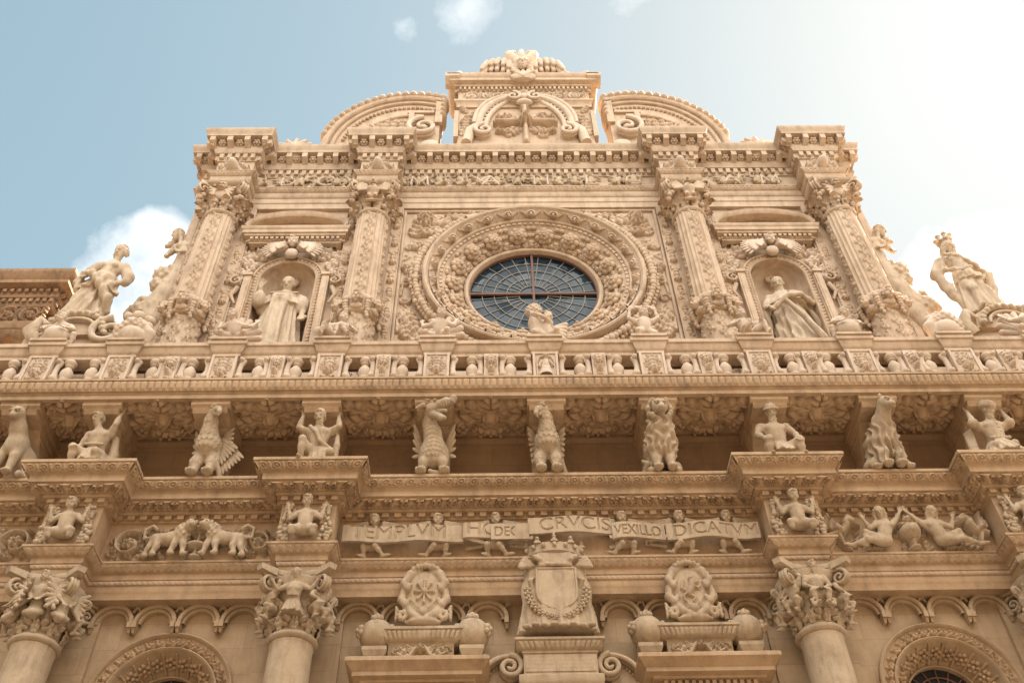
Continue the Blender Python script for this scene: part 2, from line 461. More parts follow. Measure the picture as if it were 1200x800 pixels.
    def rough(s, amt, seed=0):
        rs = np.random.RandomState(seed); n = rs.rand(*s.H.shape) - .5
        n = (n + np.roll(n, 1, 0) + np.roll(n, 1, 1) + np.roll(n, -1, 0)) / 2
        s.H = np.where(s.H > 0, s.H + n * amt, s.H); return s
    def to(s, mb, fn, full=False, eps=1e-4, k=None):
        X, Z = np.meshgrid(s.x, s.z)
        P = np.stack(np.broadcast_arrays(*fn(X, Z, s.H * (k or (1.0 if full else 1.5)))), -1)
        if full: return mb.grid(P)
        k = s.H > eps
        m = k[:-1, :-1] | k[1:, :-1] | k[:-1, 1:] | k[1:, 1:]
        if m.any(): mb.grid(P, mask=m)
        return mb

_gl = {}
def glyphs(string):
    if string in _gl: return _gl[string]
    cu = bpy.data.curves.new('lettering', 'FONT'); cu.body = string; cu.size = 1.0
    ob = bpy.data.objects.new('lettering', cu); COL.objects.link(ob)
    dg = bpy.context.evaluated_depsgraph_get()
    me = bpy.data.meshes.new_from_object(ob.evaluated_get(dg))
    me.calc_loop_triangles()
    co = np.array([v.co[:2] for v in me.vertices])
    out = [co[list(t.vertices)] for t in me.loop_triangles]
    bpy.data.objects.remove(ob); bpy.data.curves.remove(cu); bpy.data.meshes.remove(me)
    _gl[string] = out
    return out

def flat(y, dx=0, dz=0, s=1):
    return lambda X, Z, H: (X + dx, y - s * H, Z + dz)

# ornament bands that follow a moulding round its returns
def band(mb, path, o0, z0, o1, z1, fn, period, res=.012, nt=9, only=None, side_min=.08):
    A = offset(path, o0); B = offset(path, o1)
    for i in range(len(path) - 1):
        a0, a1, b0, b1 = A[i], A[i + 1], B[i], B[i + 1]
        La = np.linalg.norm(a1 - a0); Lb = np.linalg.norm(b1 - b0); L = max(La, Lb)
        d = np.array(path[i + 1], float) - np.array(path[i], float); d /= np.linalg.norm(d)
        if L < side_min: continue
        if only is not None and not only(a0, a1): continue
        n = max(1, round(min(La, Lb) / period)); ns = max(6, int(L / res))
        S = np.linspace(0, 1, ns + 1); T = np.linspace(0, 1, nt)
        s_, t_ = np.meshgrid(S, T)
        H = fn(s_ * n, t_)
        h3 = np.array([d[1], -d[0], 0]) * (z1 - z0); tz = np.array([0, 0, 1.0]) * 0
        e = np.array([d[1] * (o1 - o0), -d[0] * (o1 - o0), z1 - z0])
        dd = np.array([d[0], d[1], 0]); nor = np.cross(dd, e); nor /= np.linalg.norm(nor) + 1e-9
        if nor @ np.array([d[1], -d[0], -.25]) < 0: nor = -nor
        pa = a0[None, None] * (1 - s_[..., None]) + a1[None, None] * s_[..., None]
        pb = b0[None, None] * (1 - s_[..., None]) + b1[None, None] * s_[..., None]
        pxy = pa * (1 - t_[..., None]) + pb * t_[..., None]
        P = np.concatenate([pxy, (z0 + (z1 - z0) * t_)[..., None]], -1) + H[..., None] * nor
        mb.grid(P)
    return mb
def m_gadroon(h): return lambda u, t: h * np.sqrt(np.maximum(1 - (2 * ((u % 1) - .5) / .92) ** 2, 0)) * np.clip(np.minimum(t, 1 - t) * 6, 0, 1) ** .5
def m_egg(h):
    def f(u, t):
        p = (u % 1) - .5; q = 1 - (p / .34) ** 2 - ((t - .55) / .46) ** 2
        d = 1 - (np.abs(np.abs(p) - .5) / .07) ** 2
        return h * np.maximum(np.sqrt(np.maximum(q, 0)), .7 * np.sqrt(np.maximum(d, 0)) * (t < .92) * (t > .05))
    return f
def m_leaf(h, n=3):
    def f(u, t):
        p = np.abs((u % 1) - .5) * 2; k = np.abs(np.cos(pi * n * (t - .4 * p))) ** .5
        w = (.35 + .6 * np.sin(pi * np.clip(.15 + t * .8, 0, 1))) * (.6 + .4 * k)
        b = np.maximum(1 - (p / w) ** 2.5, 0) ** .5 * (.45 + .55 * t) * (.7 + .3 * k) * (1 - .5 * np.exp(-(p / .08) ** 2))
        p2 = 1 - p; w2 = .3 * np.sin(pi * np.clip(t * 1.1, 0, 1)) + .001
        b2 = .55 * np.maximum(1 - (p2 / w2) ** 2, 0) ** .5 * (t < .9)
        return h * np.maximum(b, b2) * np.clip((1 - t) * 9, 0, 1) ** .5
    return f
def m_acanth(h):
    """upright leaves whose tips curl forward, paired with open scrolls"""
    def f(u, t):
        p = (u % 1) - .5; a = np.abs(p) * 2
        mid = np.maximum(1 - (a / (.22 + .25 * t + .1 * np.cos(t * 14))) ** 2, 0) ** .5 * (.35 + .9 * np.clip(t, 0, 1) ** 2)
        r = np.hypot((a - .68) / .30, (t - .42) / .42)
        ring = np.exp(-((r - .8) / .22) ** 2) * .8
        bud = np.maximum(1 - (r / .34) ** 2, 0) ** .5 * .7
        return h * np.maximum(np.maximum(mid, ring), bud) * np.clip(t * 8, 0, 1) * np.clip((1 - t) * 12, 0, 1) ** .5
    return f
def m_rosette(h):
    def f(u, t):
        p = (u % 1) - .5; r = np.hypot(p / .36, (t - .5) / .5); A = np.arctan2(t - .5, p)
        a = np.exp(-((r - .72) / .16) ** 2); b = np.maximum(1 - (r / .34) ** 2, 0) ** .5
        q = np.abs(np.abs(p) - .5); lf = np.maximum(1 - (q / (.14 * np.sin(pi * t) + .02 + .03 * np.cos(t * 16))) ** 2, 0) ** .5 * .8
        return h * np.maximum(np.maximum(a * .8, b), lf)
    return f
def m_bead(h): return lambda u, t: h * np.sqrt(np.maximum(1 - (2 * ((u % 1) - .5) / .95) ** 2 - (2 * (t - .5)) ** 2, 0))
def m_cord(h): return lambda u, t: h * np.sqrt(np.maximum(1 - (2 * (t - .5)) ** 2, 0)) * (.65 + .35 * np.sin(2 * pi * (u + t * .6)))
def m_flat(h): return lambda u, t: h + 0 * u

def dentils(mb, path, o0, o1, z0, z1, w, gap):
    B = offset(path, o0)
    for i in range(len(path) - 1):
        a, b = B[i], B[i + 1]; L = np.linalg.norm(b - a); d = (b - a) / L; nrm = np.array([d[1], -d[0]])
        n = int((L + gap) / (w + gap))
        if n < 1: continue
        st = (L - n * w - (n - 1) * gap) / 2
        for k in range(n):
            p = a + d * (st + k * (w + gap)); q = p + d * w; e = nrm * (o1 - o0)
            V = [(*v, z) for z in (z0, z1) for v in (p, q, p + e, q + e)]
            mb.add(V, [(0, 1, 3, 2), (4, 6, 7, 5), (0, 4, 5, 1), (2, 3, 7, 6), (0, 2, 6, 4), (1, 5, 7, 3)])
    return mb

# ------------------------------------------------------------------ sculpture: signed distance fields turned into one closed surface
class SD:
    def __init__(s, lo, hi, res):
        s.lo = np.array(lo, float); s.res = res
        n = np.ceil((np.array(hi) - s.lo) / res).astype(int) + 1
        s.ax = [s.lo[i] + res * np.arange(n[i]) for i in range(3)]
        s.f = np.ones(n, np.float32); s.O = np.zeros(3); s.M = np.eye(3); s.sc = 1.0
    def at(s, O=(0, 0, 0), M=None, sc=1.0): s.O = np.array(O, float); s.M = np.eye(3) if M is None else np.asarray(M); s.sc = sc; return s
    def P(s, p): return s.O + s.M @ (np.asarray(p, float) * s.sc)
    def win(s, lo, hi, m):
        sl = []
        for i in range(3):
            a = int(np.searchsorted(s.ax[i], lo[i] - m)); b = int(np.searchsorted(s.ax[i], hi[i] + m))
            sl.append(slice(a, max(a + 1, b)))
        X = s.ax[0][sl[0]][:, None, None]; Y = s.ax[1][sl[1]][None, :, None]; Z = s.ax[2][sl[2]][None, None, :]
        return tuple(sl), X, Y, Z
    def comb(s, sl, d, k, sub):
        F = s.f[sl]
        if sub:
            h = np.clip(.5 - .5 * (F + d) / k, 0, 1); s.f[sl] = F + (-d - F) * h + k * h * (1 - h)
        else:
            h = np.clip(.5 + .5 * (F - d) / k, 0, 1); s.f[sl] = F + (d - F) * h - k * h * (1 - h)
    def ell(s, c, r, R=None, k=.02, sub=False, disp=None):
        c = s.P(c); r = np.asarray(r, float) * s.sc; R = s.M if R is None else s.M @ R
        k *= s.sc; e = np.abs(R) @ r; e = np.maximum(e, 0) 
        sl, X, Y, Z = s.win(c - r.max(), c + r.max(), k + 3 * s.res)
        if min(q.size for q in (X, Y, Z)) == 0: return s
        x, y, z = X - c[0], Y - c[1], Z - c[2]
        u = (R[0, 0] * x + R[1, 0] * y + R[2, 0] * z) / r[0]; v = (R[0, 1] * x + R[1, 1] * y + R[2, 1] * z) / r[1]; w = (R[0, 2] * x + R[1, 2] * y + R[2, 2] * z) / r[2]
        k0 = np.sqrt(u * u + v * v + w * w); k1 = np.sqrt((u / r[0]) ** 2 + (v / r[1]) ** 2 + (w / r[2]) ** 2) + 1e-9
        d = k0 * (k0 - 1) / k1
        if disp is not None: d = d - disp(X, Y, Z)
        s.comb(sl, d, k, sub); return s
    def cap(s, a, b, ra, rb=None, k=.02, sub=False, disp=None, flat=None):
        rb = ra if rb is None else rb
        a = s.P(a); b = s.P(b); ra *= s.sc; rb *= s.sc; k *= s.sc; R = max(ra, rb)
        sl, X, Y, Z = s.win(np.minimum(a, b) - R, np.maximum(a, b) + R, k + 3 * s.res)
        ba = b - a; L = ba @ ba + 1e-12
        x, y, z = X - a[0], Y - a[1], Z - a[2]
        t = np.clip((x * ba[0] + y * ba[1] + z * ba[2]) / L, 0, 1)
        d = np.sqrt((x - t * ba[0]) ** 2 + (y - t * ba[1]) ** 2 + (z - t * ba[2]) ** 2) - (ra + (rb - ra) * t)
        if disp is not None: d = d - disp(X, Y, Z)
        s.comb(sl, d, k, sub); return s
    def chain(s, pts, rs, k=.02, **kw):
        for i in range(len(pts) - 1): s.cap(pts[i], pts[i + 1], rs[i], rs[i + 1], k, **kw)
        return s
    def box(s, c, h, R=None, rd=.01, k=.005, sub=False):
        c = s.P(c); h = np.asarray(h, float) * s.sc; R = s.M if R is None else s.M @ R; k *= s.sc; rd *= s.sc
        m = np.linalg.norm(h); sl, X, Y, Z = s.win(c - m, c + m, k + 3 * s.res)
        x, y, z = X - c[0], Y - c[1], Z - c[2]
        q = [np.abs(R[0, i] * x + R[1, i] * y + R[2, i] * z) - (h[i] - rd) for i in range(3)]
        d = np.sqrt(sum(np.maximum(v, 0) ** 2 for v in q)) + np.minimum(np.maximum(np.maximum(q[0], q[1]), q[2]), 0) - rd
        s.comb(sl, d, k, sub); return s
    def skirt(s, a, b, ra, rb, folds=11, amp=.02, k=.02, ph=0.0, sq=(1, 1), floor=True):
        """draped cone from a (top) to b (hem) with folds deepening downwards"""
        a = s.P(a); b = s.P(b); ra *= s.sc; rb *= s.sc; amp *= s.sc; k *= s.sc; R = max(ra, rb) * max(sq) + amp
        sl, X, Y, Z = s.win(np.minimum(a, b) - R * np.array([1, 1, .02]), np.maximum(a, b) + R * np.array([1, 1, .02]), k + 3 * s.res)
        t = np.clip((Z - a[2]) / (b[2] - a[2]), 0, 1)
        x = (X - a[0] - t * (b[0] - a[0])) / sq[0]; y = (Y - a[1] - t * (b[1] - a[1])) / sq[1]
        th = np.arctan2(y, x); r = np.hypot(x, y)
        w = np.sin(folds * th + ph + 1.5 * np.sin(2 * th + t * 1.2)) * .7 + .5 * np.sin((folds * 2 + 1) * th * .9 + 2 * ph)
        d = (r - (ra + (rb - ra) * t ** .9) - amp * (.25 + t) * w) * .8
        if floor: d = np.maximum(d, np.maximum(min(a[2], b[2]) - Z, Z - max(a[2], b[2])))
        s.comb(sl, d, k, False); return s
    def wave(s, lo, hi, fn):
        sl, X, Y, Z = s.win(np.array(lo), np.array(hi), 0); s.f[sl] -= fn(X, Y, Z); return s
    def mb(s, mb=None, M=None, t=(0, 0, 0), sc=1.0):
        f = s.f; f[0] = f[-1] = 1; f[:, 0] = f[:, -1] = 1; f[:, :, 0] = f[:, :, -1] = 1
        nx, ny, nz = f.shape; g = f < 0
        cnt = np.zeros((nx - 1, ny - 1, nz - 1), np.int8)
        cor = [(i, j, k) for i in (0, 1) for j in (0, 1) for k in (0, 1)]
        for i, j, k in cor: cnt += g[i:nx - 1 + i, j:ny - 1 + j, k:nz - 1 + k]
        act = (cnt > 0) & (cnt < 8); C = np.argwhere(act)
        idx = np.full(cnt.shape, -1, np.int64); idx[act] = np.arange(len(C))
        acc = np.zeros((len(C), 3)); num = np.zeros(len(C))
        val = {c: f[C[:, 0] + c[0], C[:, 1] + c[1], C[:, 2] + c[2]] for c in cor}
        for a in cor:
            for ax in range(3):
                if a[ax] == 0:
                    b = list(a); b[ax] = 1; b = tuple(b)
                    m = (val[a] < 0) != (val[b] < 0)
                    tt = val[a][m] / (val[a][m] - val[b][m])
                    p = np.array(a, float)[None].repeat(m.sum(), 0); p[:, ax] += tt
                    acc[m] += p; num[m] += 1
        V = (C + acc / num[:, None]) * s.res + s.lo
        Q = []
        for ax in range(3):
            e0 = [slice(1, -1)] * 3; e0[ax] = slice(0, -1); e1 = list(e0); e1[ax] = slice(1, None)
            A, B = g[tuple(e0)], g[tuple(e1)]; D = np.argwhere(A != B)
            if not len(D): continue
            off = np.ones(3, int); off[ax] = 0; D = D + off
            sg = g[D[:, 0], D[:, 1], D[:, 2]]
            u, v = [(1, 2), (2, 0), (0, 1)][ax]
            def cell(du, dv):
                e = D.copy(); e[:, u] -= du; e[:, v] -= dv; return idx[e[:, 0], e[:, 1], e[:, 2]]
            q = np.stack([cell(1, 1), cell(0, 1), cell(0, 0), cell(1, 0)], 1)
            q[~sg] = q[~sg][:, ::-1]; Q.append(q)
        Q = np.concatenate(Q)
        out = MB() if mb is None else mb
        V = V * sc
        if M is not None: V = V @ np.asarray(M).T
        out.add(V + np.asarray(t, float), Q); return out

def scales(c, n, m, amp, up=1):
    """overlapping feathers or scales round a vertical axis at c"""
    def f(X, Y, Z):
        th = np.arctan2(Y - c[1], X - c[0]) * n / (2 * pi); v = (Z - c[2]) * m + 0 * X
        out = None
        for s_ in (0, 1):        # this row, and the row above that hangs over it
            row = np.floor(v) + s_; u = th + .5 * (row % 2); a = (u - np.floor(u) - .5) * 2; q = v - row + .45 * np.abs(a) ** 2 * -1 + .45
            h = np.where((q > 0) & (q < 1.45), 1.0 - .62 * np.clip(q, 0, 1.45) / 1.0 - .25 * np.exp(-(a / .18) ** 2) * 0, -.4)
            out = h if out is None else np.maximum(out, h)
        return amp * (out - .3)
    return f
def locks(c, n, m, amp, wob=1.2):
    """wavy locks of fleece or mane"""
    def f(X, Y, Z):
        th = np.arctan2(Y - c[1], X - c[0]); z = (Z - c[2]) + 0 * X
        return amp * (np.sin(n * th + wob * np.sin(z * m) + .9 * np.sin(3 * th + z * m * .6)) + .5 * np.sin(z * m * 1.7 + 3 * th))
    return f
def curls(n, amp):
    return lambda X, Y, Z: amp * np.sin(X * n) * np.sin(Y * n + 1.1) * np.sin(Z * n + .4) * 1.6

# ------------------------------------------------------------------ human figures
def head(S, c, f, sc=1.0, up=(0, 0, 1), hair='short', beard=False, young=False):
    """c: centre of the head; f: the way it looks. Unit scale = an adult head 0.23 high"""
    O0, M0, s0 = S.O, S.M, S.sc
    S.at(S.P(c), S.M @ frame(f, up), s0 * sc)
    S.ell((0, .012, .025), (.078, .098, .092), k=.02); S.ell((0, -.03, -.045), (.058, .062, .075), k=.03)
    S.ell((0, -.055, -.1), (.028, .026, .022), k=.025)
    S.ell((-.032, -.098, .008), (.024, .02, .016), k=.012, sub=True); S.ell((.032, -.098, .008), (.024, .02, .016), k=.012, sub=True)
    S.ell((-.03, -.078, .006), (.014, .014, .011), k=.004); S.ell((.03, -.078, .006), (.014, .014, .011), k=.004)
    S.cap((-.045, -.086, .028), (.045, -.086, .028), .011, k=.014)
    S.cap((0, -.09, .018), (0, -.112, -.03), .011, .016, k=.012)
    S.cap((-.02, -.096, -.068), (.02, -.096, -.068), .008, k=.006); S.cap((-.024, -.103, -.06), (.024, -.103, -.06), .005, k=.004, sub=True)
    S.ell((-.082, .0, -.01), (.014, .024, .034), k=.01); S.ell((.082, .0, -.01), (.014, .024, .034), k=.01)
    if young: S.ell((-.04, -.06, -.05), (.035, .035, .035), k=.02); S.ell((.04, -.06, -.05), (.035, .035, .035), k=.02)
    cu = curls(95 / max(.2, S.sc), .009 * S.sc)
    if hair in ('short', 'curly'):
        S.ell((0, .028, .045), (.092, .1, .085), k=.012, disp=cu)
        S.ell((0, .07, -.01), (.082, .06, .075), k=.012, disp=cu)
        S.ell((0, -.07, .085), (.05, .03, .022), k=.01, disp=cu)
    elif hair == 'long':
        S.ell((0, .025, .045), (.092, .104, .086), k=.012, disp=cu)
        for sx in (-1, 1): S.chain([(sx * .085, -.01, .04), (sx * .1, .01, -.06), (sx * .09, .0, -.18), (sx * .11, -.03, -.27)], [.035, .04, .036, .02], k=.015, disp=cu)
        S.ell((0, .08, -.06), (.09, .05, .13), k=.02, disp=cu)
    elif hair == 'bun':
        S.ell((0, .03, .05), (.1, .1, .085), k=.012, disp=cu)
        for sx in (-1, 1): S.ell((sx * .088, .01, -.03), (.042, .06, .075), k=.015, disp=cu)
        S.ell((0, .1, .03), (.06, .06, .07), k=.02, disp=cu)
    elif hair == 'turban':
        for kk in range(3): S.chain([(.1 * cos(a), .015 + .11 * sin(a), .05 + kk * .028 + .012 * cos(a)) for a in np.linspace(0, 2 * pi, 14)], [.032 - kk * .004] * 14, k=.012)
        S.ell((0, .01, .09), (.085, .09, .06))
    elif hair == 'helmet':
        S.ell((0, .02, .06), (.1, .112, .09), k=.006); S.chain([(.112 * cos(a), .015 + .122 * sin(a), .045) for a in np.linspace(0, 2 * pi, 16)], [.016] * 16, k=.006)
        S.cap((0, -.05, .14), (0, .08, .14), .016, k=.01)
    elif hair == 'cap':
        S.ell((0, .022, .04), (.087, .1, .083), k=.006)
    if beard:
        S.ell((0, -.06, -.115), (.06, .045, .065), k=.015, disp=cu); S.ell((0, -.075, -.17), (.035, .03, .05), k=.02, disp=cu)
        S.cap((-.04, -.098, -.045), (.0, -.108, -.042), .012, k=.008); S.cap((.04, -.098, -.045), (.0, -.108, -.042), .012, k=.008)
    S.at(O0, M0, s0)

def hand(S, w, d, sc=1.0, nrm=(0, -1, 0), curl=.5, side=1):
    """w: wrist, d: direction of the fingers, nrm: the way the palm faces"""
    O0, M0, s0 = S.O, S.M, S.sc
    d = np.array(d, float); d /= np.linalg.norm(d); nrm = np.array(nrm, float); nrm = nrm - d * (nrm @ d); nrm /= np.linalg.norm(nrm) + 1e-9
    r = np.cross(d, nrm)
    S.at(S.P(w), S.M @ np.stack([r, nrm, d], 1), s0 * sc)
    S.ell((0, 0, .05), (.042, .02, .055), k=.015)
    for i, (x, l) in enumerate(((-.033, .07), (-.011, .085), (.011, .08), (.033, .06))):
        S.chain([(x, 0, .085), (x * 1.15, .01 * curl * 2, .085 + l * .5), (x * 1.2, .03 * curl * 2, .085 + l * (1 - .3 * curl))], [.0125, .0115, .009], k=.006)
    S.chain([(side * .03, .005, .03), (side * .062, .02, .065), (side * .066, .035, .1)], [.016, .013, .01], k=.008)
    S.at(O0, M0, s0)

def human(S, J, m=1.0, fat=1.0, **hk):
    """J: joints; m: limb thickness for a body 1.75 tall"""
    g = lambda n: np.array(J[n], float)
    pel, che, nk = g('pel'), g('che'), g('nk')
    T = zdir(che - pel); fwd = np.array(J.get('fw', (0, -1, 0)), float)
    TF = frame(fwd)
    sp = che - pel; sp /= np.linalg.norm(sp)
    if 'nobody' not in J:
        S.ell(pel, np.array((.165, .125, .13)) * m * fat, TF, k=.04)
        S.cap(pel, che, .125 * m * fat, .14 * m, k=.06)
        S.ell(che, np.array((.18, .125, .17)) * m, TF, k=.05)
        mid = (pel + che) / 2 + fwd * .07 * m * fat
        S.ell(mid, np.array((.11, .085, .13)) * m * fat, TF, k=.05)
        for sx in (-1, 1):
            if J.get('breast'): S.ell(che + TF @ (np.array((sx * .085, -.105, -.02)) * m), np.array((.062, .055, .06)) * m, TF, k=.02)
            else: S.ell(che + TF @ (np.array((sx * .08, -.085, .02)) * m), np.array((.085, .05, .065)) * m, TF, k=.018)
    S.cap(che + sp * .1 * m, nk, .07 * m, .056 * m, k=.04); 
    hd = g('hd'); S.cap(nk, hd, .056 * m, .05 * m, k=.02)
    head(S, hd, J.get('hf', (0, -1, -.15)), m * J.get('hs', 1.0), **hk)
    for sd in ('l', 'r'):
        if 's' + sd in J:
            a, b, c = g('s' + sd), g('e' + sd), g('w' + sd)
            S.ell(a, np.array((.075, .07, .07)) * m, k=.03); S.cap(che + sp * .08 * m, a, .075 * m, .062 * m, k=.04)
            S.chain([a, (a + b) / 2, b], [.06 * m, .058 * m, .045 * m], k=.03)
            S.chain([b, b * .65 + c * .35, c], [.044 * m, .047 * m, .03 * m], k=.02)
            hd_ = np.array(J.get('d' + sd, c - b), float)
            hand(S, c, hd_, m * 1.12, J.get('n' + sd, (0, -1, 0)), J.get('c' + sd, .5), J.get('t' + sd, 1 if sd == 'l' else -1))
        if 'h' + sd in J:
            a, b, c = g('h' + sd), g('k' + sd), g('a' + sd)
            S.chain([a, a * .55 + b * .45, b], [.098 * m * fat, .088 * m * fat, .062 * m], k=.04)
            S.chain([b, b * .65 + c * .35, c], [.06 * m, .06 * m, .037 * m], k=.025)
            S.ell(b + np.array(fwd) * .02 * m, np.array((.055, .05, .06)) * m, k=.02)
            t = np.array(J.get('t' + sd + 'o', (0, -1, -.1)), float); t /= np.linalg.norm(t)
            S.chain([c + np.array((0, 0, -.01)) - t * .04 * m, c + t * .09 * m, c + t * .17 * m], [.045 * m, .04 * m, .026 * m], k=.02)
    return S

def lobe_leaf(mb, base, d, out, L, W, curl=.5, lobes=4, nu=15, nv=11, thick=.012):
    """a free acanthus leaf: rises along d from base, its tip curling out"""
    d = np.array(d, float); d /= np.linalg.norm(d); out = np.array(out, float); out = out - d * (out @ d); out /= np.linalg.norm(out)
    r = np.cross(d, out)
    u = np.linspace(0, 1, nu); v = np.linspace(-1, 1, nv); U, Vv = np.meshgrid(u, v, indexing='ij')
    env = (.45 + .55 * np.sin(pi * np.clip(U * .9 + .08, 0, 1))) * np.where(U > .8, np.sqrt(np.clip((1 - U) / .2, 0.02, 1)), 1)
    lob = .72 + .28 * np.abs(np.cos(pi * lobes * (U - .15 * np.abs(Vv))))
    X = W * .5 * Vv * env * lob
    th = curl * pi * U ** 2.2
    du = L / (nu - 1)
    zz = np.concatenate([np.zeros((1, nv)), np.cumsum(np.cos((th[1:] + th[:-1]) / 2) * du, 0)]); oo = np.concatenate([np.zeros((1, nv)), np.cumsum(np.sin((th[1:] + th[:-1]) / 2) * du, 0)])
    oo = oo + .10 * W * (1 - Vv ** 2) + .06 * W * np.cos(2 * pi * lobes * (U - .15 * np.abs(Vv))) * np.abs(Vv) - .05 * W * np.exp(-(Vv / .15) ** 2)
    P = np.asarray(base) + zz[..., None] * d + oo[..., None] * out + X[..., None] * r
    mb.grid(P)
    Q = P - out * thick * 1.2
    mb.grid(Q[::-1])
    return mb
def volute(mb, c, ax_x, ax_z, r, wdt, turns=1.6, d=1, t=None):
    """a spiral roll in the plane (ax_x, ax_z)"""
    ax_x = np.array(ax_x, float); ax_z = np.array(ax_z, float); t = r * .2 if t is None else t
    th = np.linspace(0, turns * 2 * pi, int(22 * turns)); rr = r * (1 - .8 * th / th[-1]) - t * .4
    pts = np.array([np.asarray(c) + ax_x * q * cos(pi / 2 - d * w) + ax_z * q * sin(pi / 2 - d * w) for q, w in zip(rr, th)])
    nrm = np.cross(ax_x, ax_z)
    for k in np.linspace(-wdt / 2, wdt / 2, 3): mb.tube(pts + nrm * k, np.linspace(t, t * .6, len(pts)), 7)
    mb.ell(c, (r * .3,) * 3, n=10, m=7)
    return mb

# ------------------------------------------------------------------ the place: ground and the church facade
g = MB(); g.add([(-900, -900, 0), (900, -900, 0), (900, 900, 0), (-900, 900, 0)], [(0, 1, 2, 3)])
gr = link('paved_square', g.mesh('paved_square', M_PAVE)); gr['kind'] = 'structure'

ob_ = MB(); ob_.box(-45, 45, -30, -15.5, 0, 18)
ob_.sweep([(45, -15.5), (-45, -15.5)], [(0, 17.2), (.3, 17.4), (.6, 17.9), (.6, 18.2), (-.2, 18.2)])
for k in range(18):
    x = -42 + k * 5
    for z in (1.2, 7.0): ob_.box(x - .9, x + .9, -15.52, -15.35, z - .15, z); ob_.box(x - 1.0, x + 1.0, -15.52, -15.3, z + 2.9, z + 3.15)
oppo = link('street_front', ob_.mesh('street_front', M_OPP, 30)); oppo['kind'] = 'structure'

church = tag(empty('church_facade'), 'tall carved limestone church front with a round window, balcony and columns filling the picture', 'church')
RES = (-6.27, -3.2, 3.2, 6.27)
def ress_path(y, d, hw, cs, x0, x1):
    p = [(x0, y)]
    for c in cs: p += [(c - hw, y), (c - hw, y - d), (c + hw, y - d), (c + hw, y)]
    return p + [(x1, y)]

def plate(mb, x0, x1, z0, z1, y, holes, res=.04):
    nx = int((x1 - x0) / res); nz = int((z1 - z0) / res)
    X, Z = np.meshgrid(np.linspace(x0, x1, nx + 1), np.linspace(z0, z1, nz + 1))
    xc = (X[:-1, :-1] + X[1:, 1:]) / 2; zc = (Z[:-1, :-1] + Z[1:, 1:]) / 2
    m = np.ones_like(xc, bool)
    for h in holes: m &= ~h(xc, zc)
    return mb.grid(np.stack([X, np.full_like(X, y), Z], -1), mask=m)
def arch_hole(cx, zs, R): return lambda x, z: (np.abs(x - cx) < R) & ((z < zs) | ((x - cx) ** 2 + (z - zs) ** 2 < R * R))
def disc_hole(cx, cz, R): return lambda x, z: (x - cx) ** 2 + (z - cz) ** 2 < R * R
def ringsweep(mb, c, prof, a0=0, a1=2 * pi, n=96):
    """profile of (radius, y) turned round the y axis through c=(x,z)"""
    full = abs(a1 - a0 - 2 * pi) < 1e-6
    t = np.linspace(a0, a1, n, endpoint=not full)
    P = np.stack([np.stack([c[0] + r * np.cos(t), np.full_like(t, y), c[1] + r * np.sin(t)], -1) for r, y in prof])
    return mb.grid(P, cv=full)
def archsweep(mb, c, prof, zb, n=40):
    """arch moulding: half ring on two straight jambs down to zb; profile of (radius, y)"""
    t = np.linspace(0, pi, n); P = []
    for r, y in prof:
        q = [(c[0] + r, y, zb)] + [(c[0] + r * cos(a), y, c[1] + r * sin(a)) for a in t] + [(c[0] - r, y, zb)]
        P.append(q)
    return mb.grid(np.array(P))

ARCHX, ARCHZ = 4.80, 7.60
# --- lower wall with two arched windows
w = MB(); plate(w, -11, 11, 5.6, 8.95, 0.0, [arch_hole(-ARCHX, ARCHZ, .72), arch_hole(ARCHX, ARCHZ, .72)])
w.box(-11, 11, .0, .9, 0, 5.58)
for c in RES:   # flat pilaster strips behind the columns
    w.box(c - .52, c + .52, -.06, -.002, 0, 8.86)
link('lower_wall', w.mesh('lower_wall', M_WALL), church)
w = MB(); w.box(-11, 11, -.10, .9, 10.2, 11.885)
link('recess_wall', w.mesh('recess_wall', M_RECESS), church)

# --- lower entablature
P_LOW = ress_path(-.35, .38, .36, RES, -11, 11)
e = MB()
e.sweep(P_LOW, [(-.35, 8.84), (-.10, 8.84), (-.09, 8.90), (-.075, 8.93), (-.07, 8.94), (-.07, 9.02), (-.055, 9.03), (-.05, 9.08), (-.03, 9.09), (-.03, 9.17), (-.02, 9.18),
                (.02, 9.20), (.07, 9.265), (.09, 9.27), (.09, 9.30), (0, 9.303), (0, 9.95), (.03, 9.955), (.03, 10.045), (.09, 10.05), (.10, 10.08), (.13, 10.12), (.20, 10.172), (.27, 10.175),
                (.27, 10.265), (.285, 10.285), (.30, 10.29), (.38, 10.40), (.40, 10.405), (.40, 10.45), (.2, 10.47), (-.3, 10.47)])
low_ent = link('lower_entablature', e.mesh('lower_entablature', M_GOLD), church)
b = MB(); band(b, P_LOW, .315, 10.30, .383, 10.395, m_rosette(.028), .17, nt=13)
link('rosette_band', b.mesh('rosette_band', M_GOLD, 60), low_ent)
b = MB(); band(b, P_LOW, .112, 10.082, .235, 10.172, m_acanth(.06), .22, nt=15)
link('acanthus_band', b.mesh('acanthus_band', M_GOLD, 60), low_ent)
b = MB(); dentils(b, P_LOW, .028, .085, 9.975, 10.04, .09, .075)
link('dentil_row', b.mesh('dentil_row', M_GOLD), low_ent)
b = MB(); band(b, P_LOW, .0, 9.192, .075, 9.266, m_leaf(.022, 2), .085); band(b, P_LOW, -.052, 9.03, -.046, 9.082, m_cord(.016), .07, nt=6)
link('leaf_moulding', b.mesh('leaf_moulding', M_CARV, 60), low_ent)

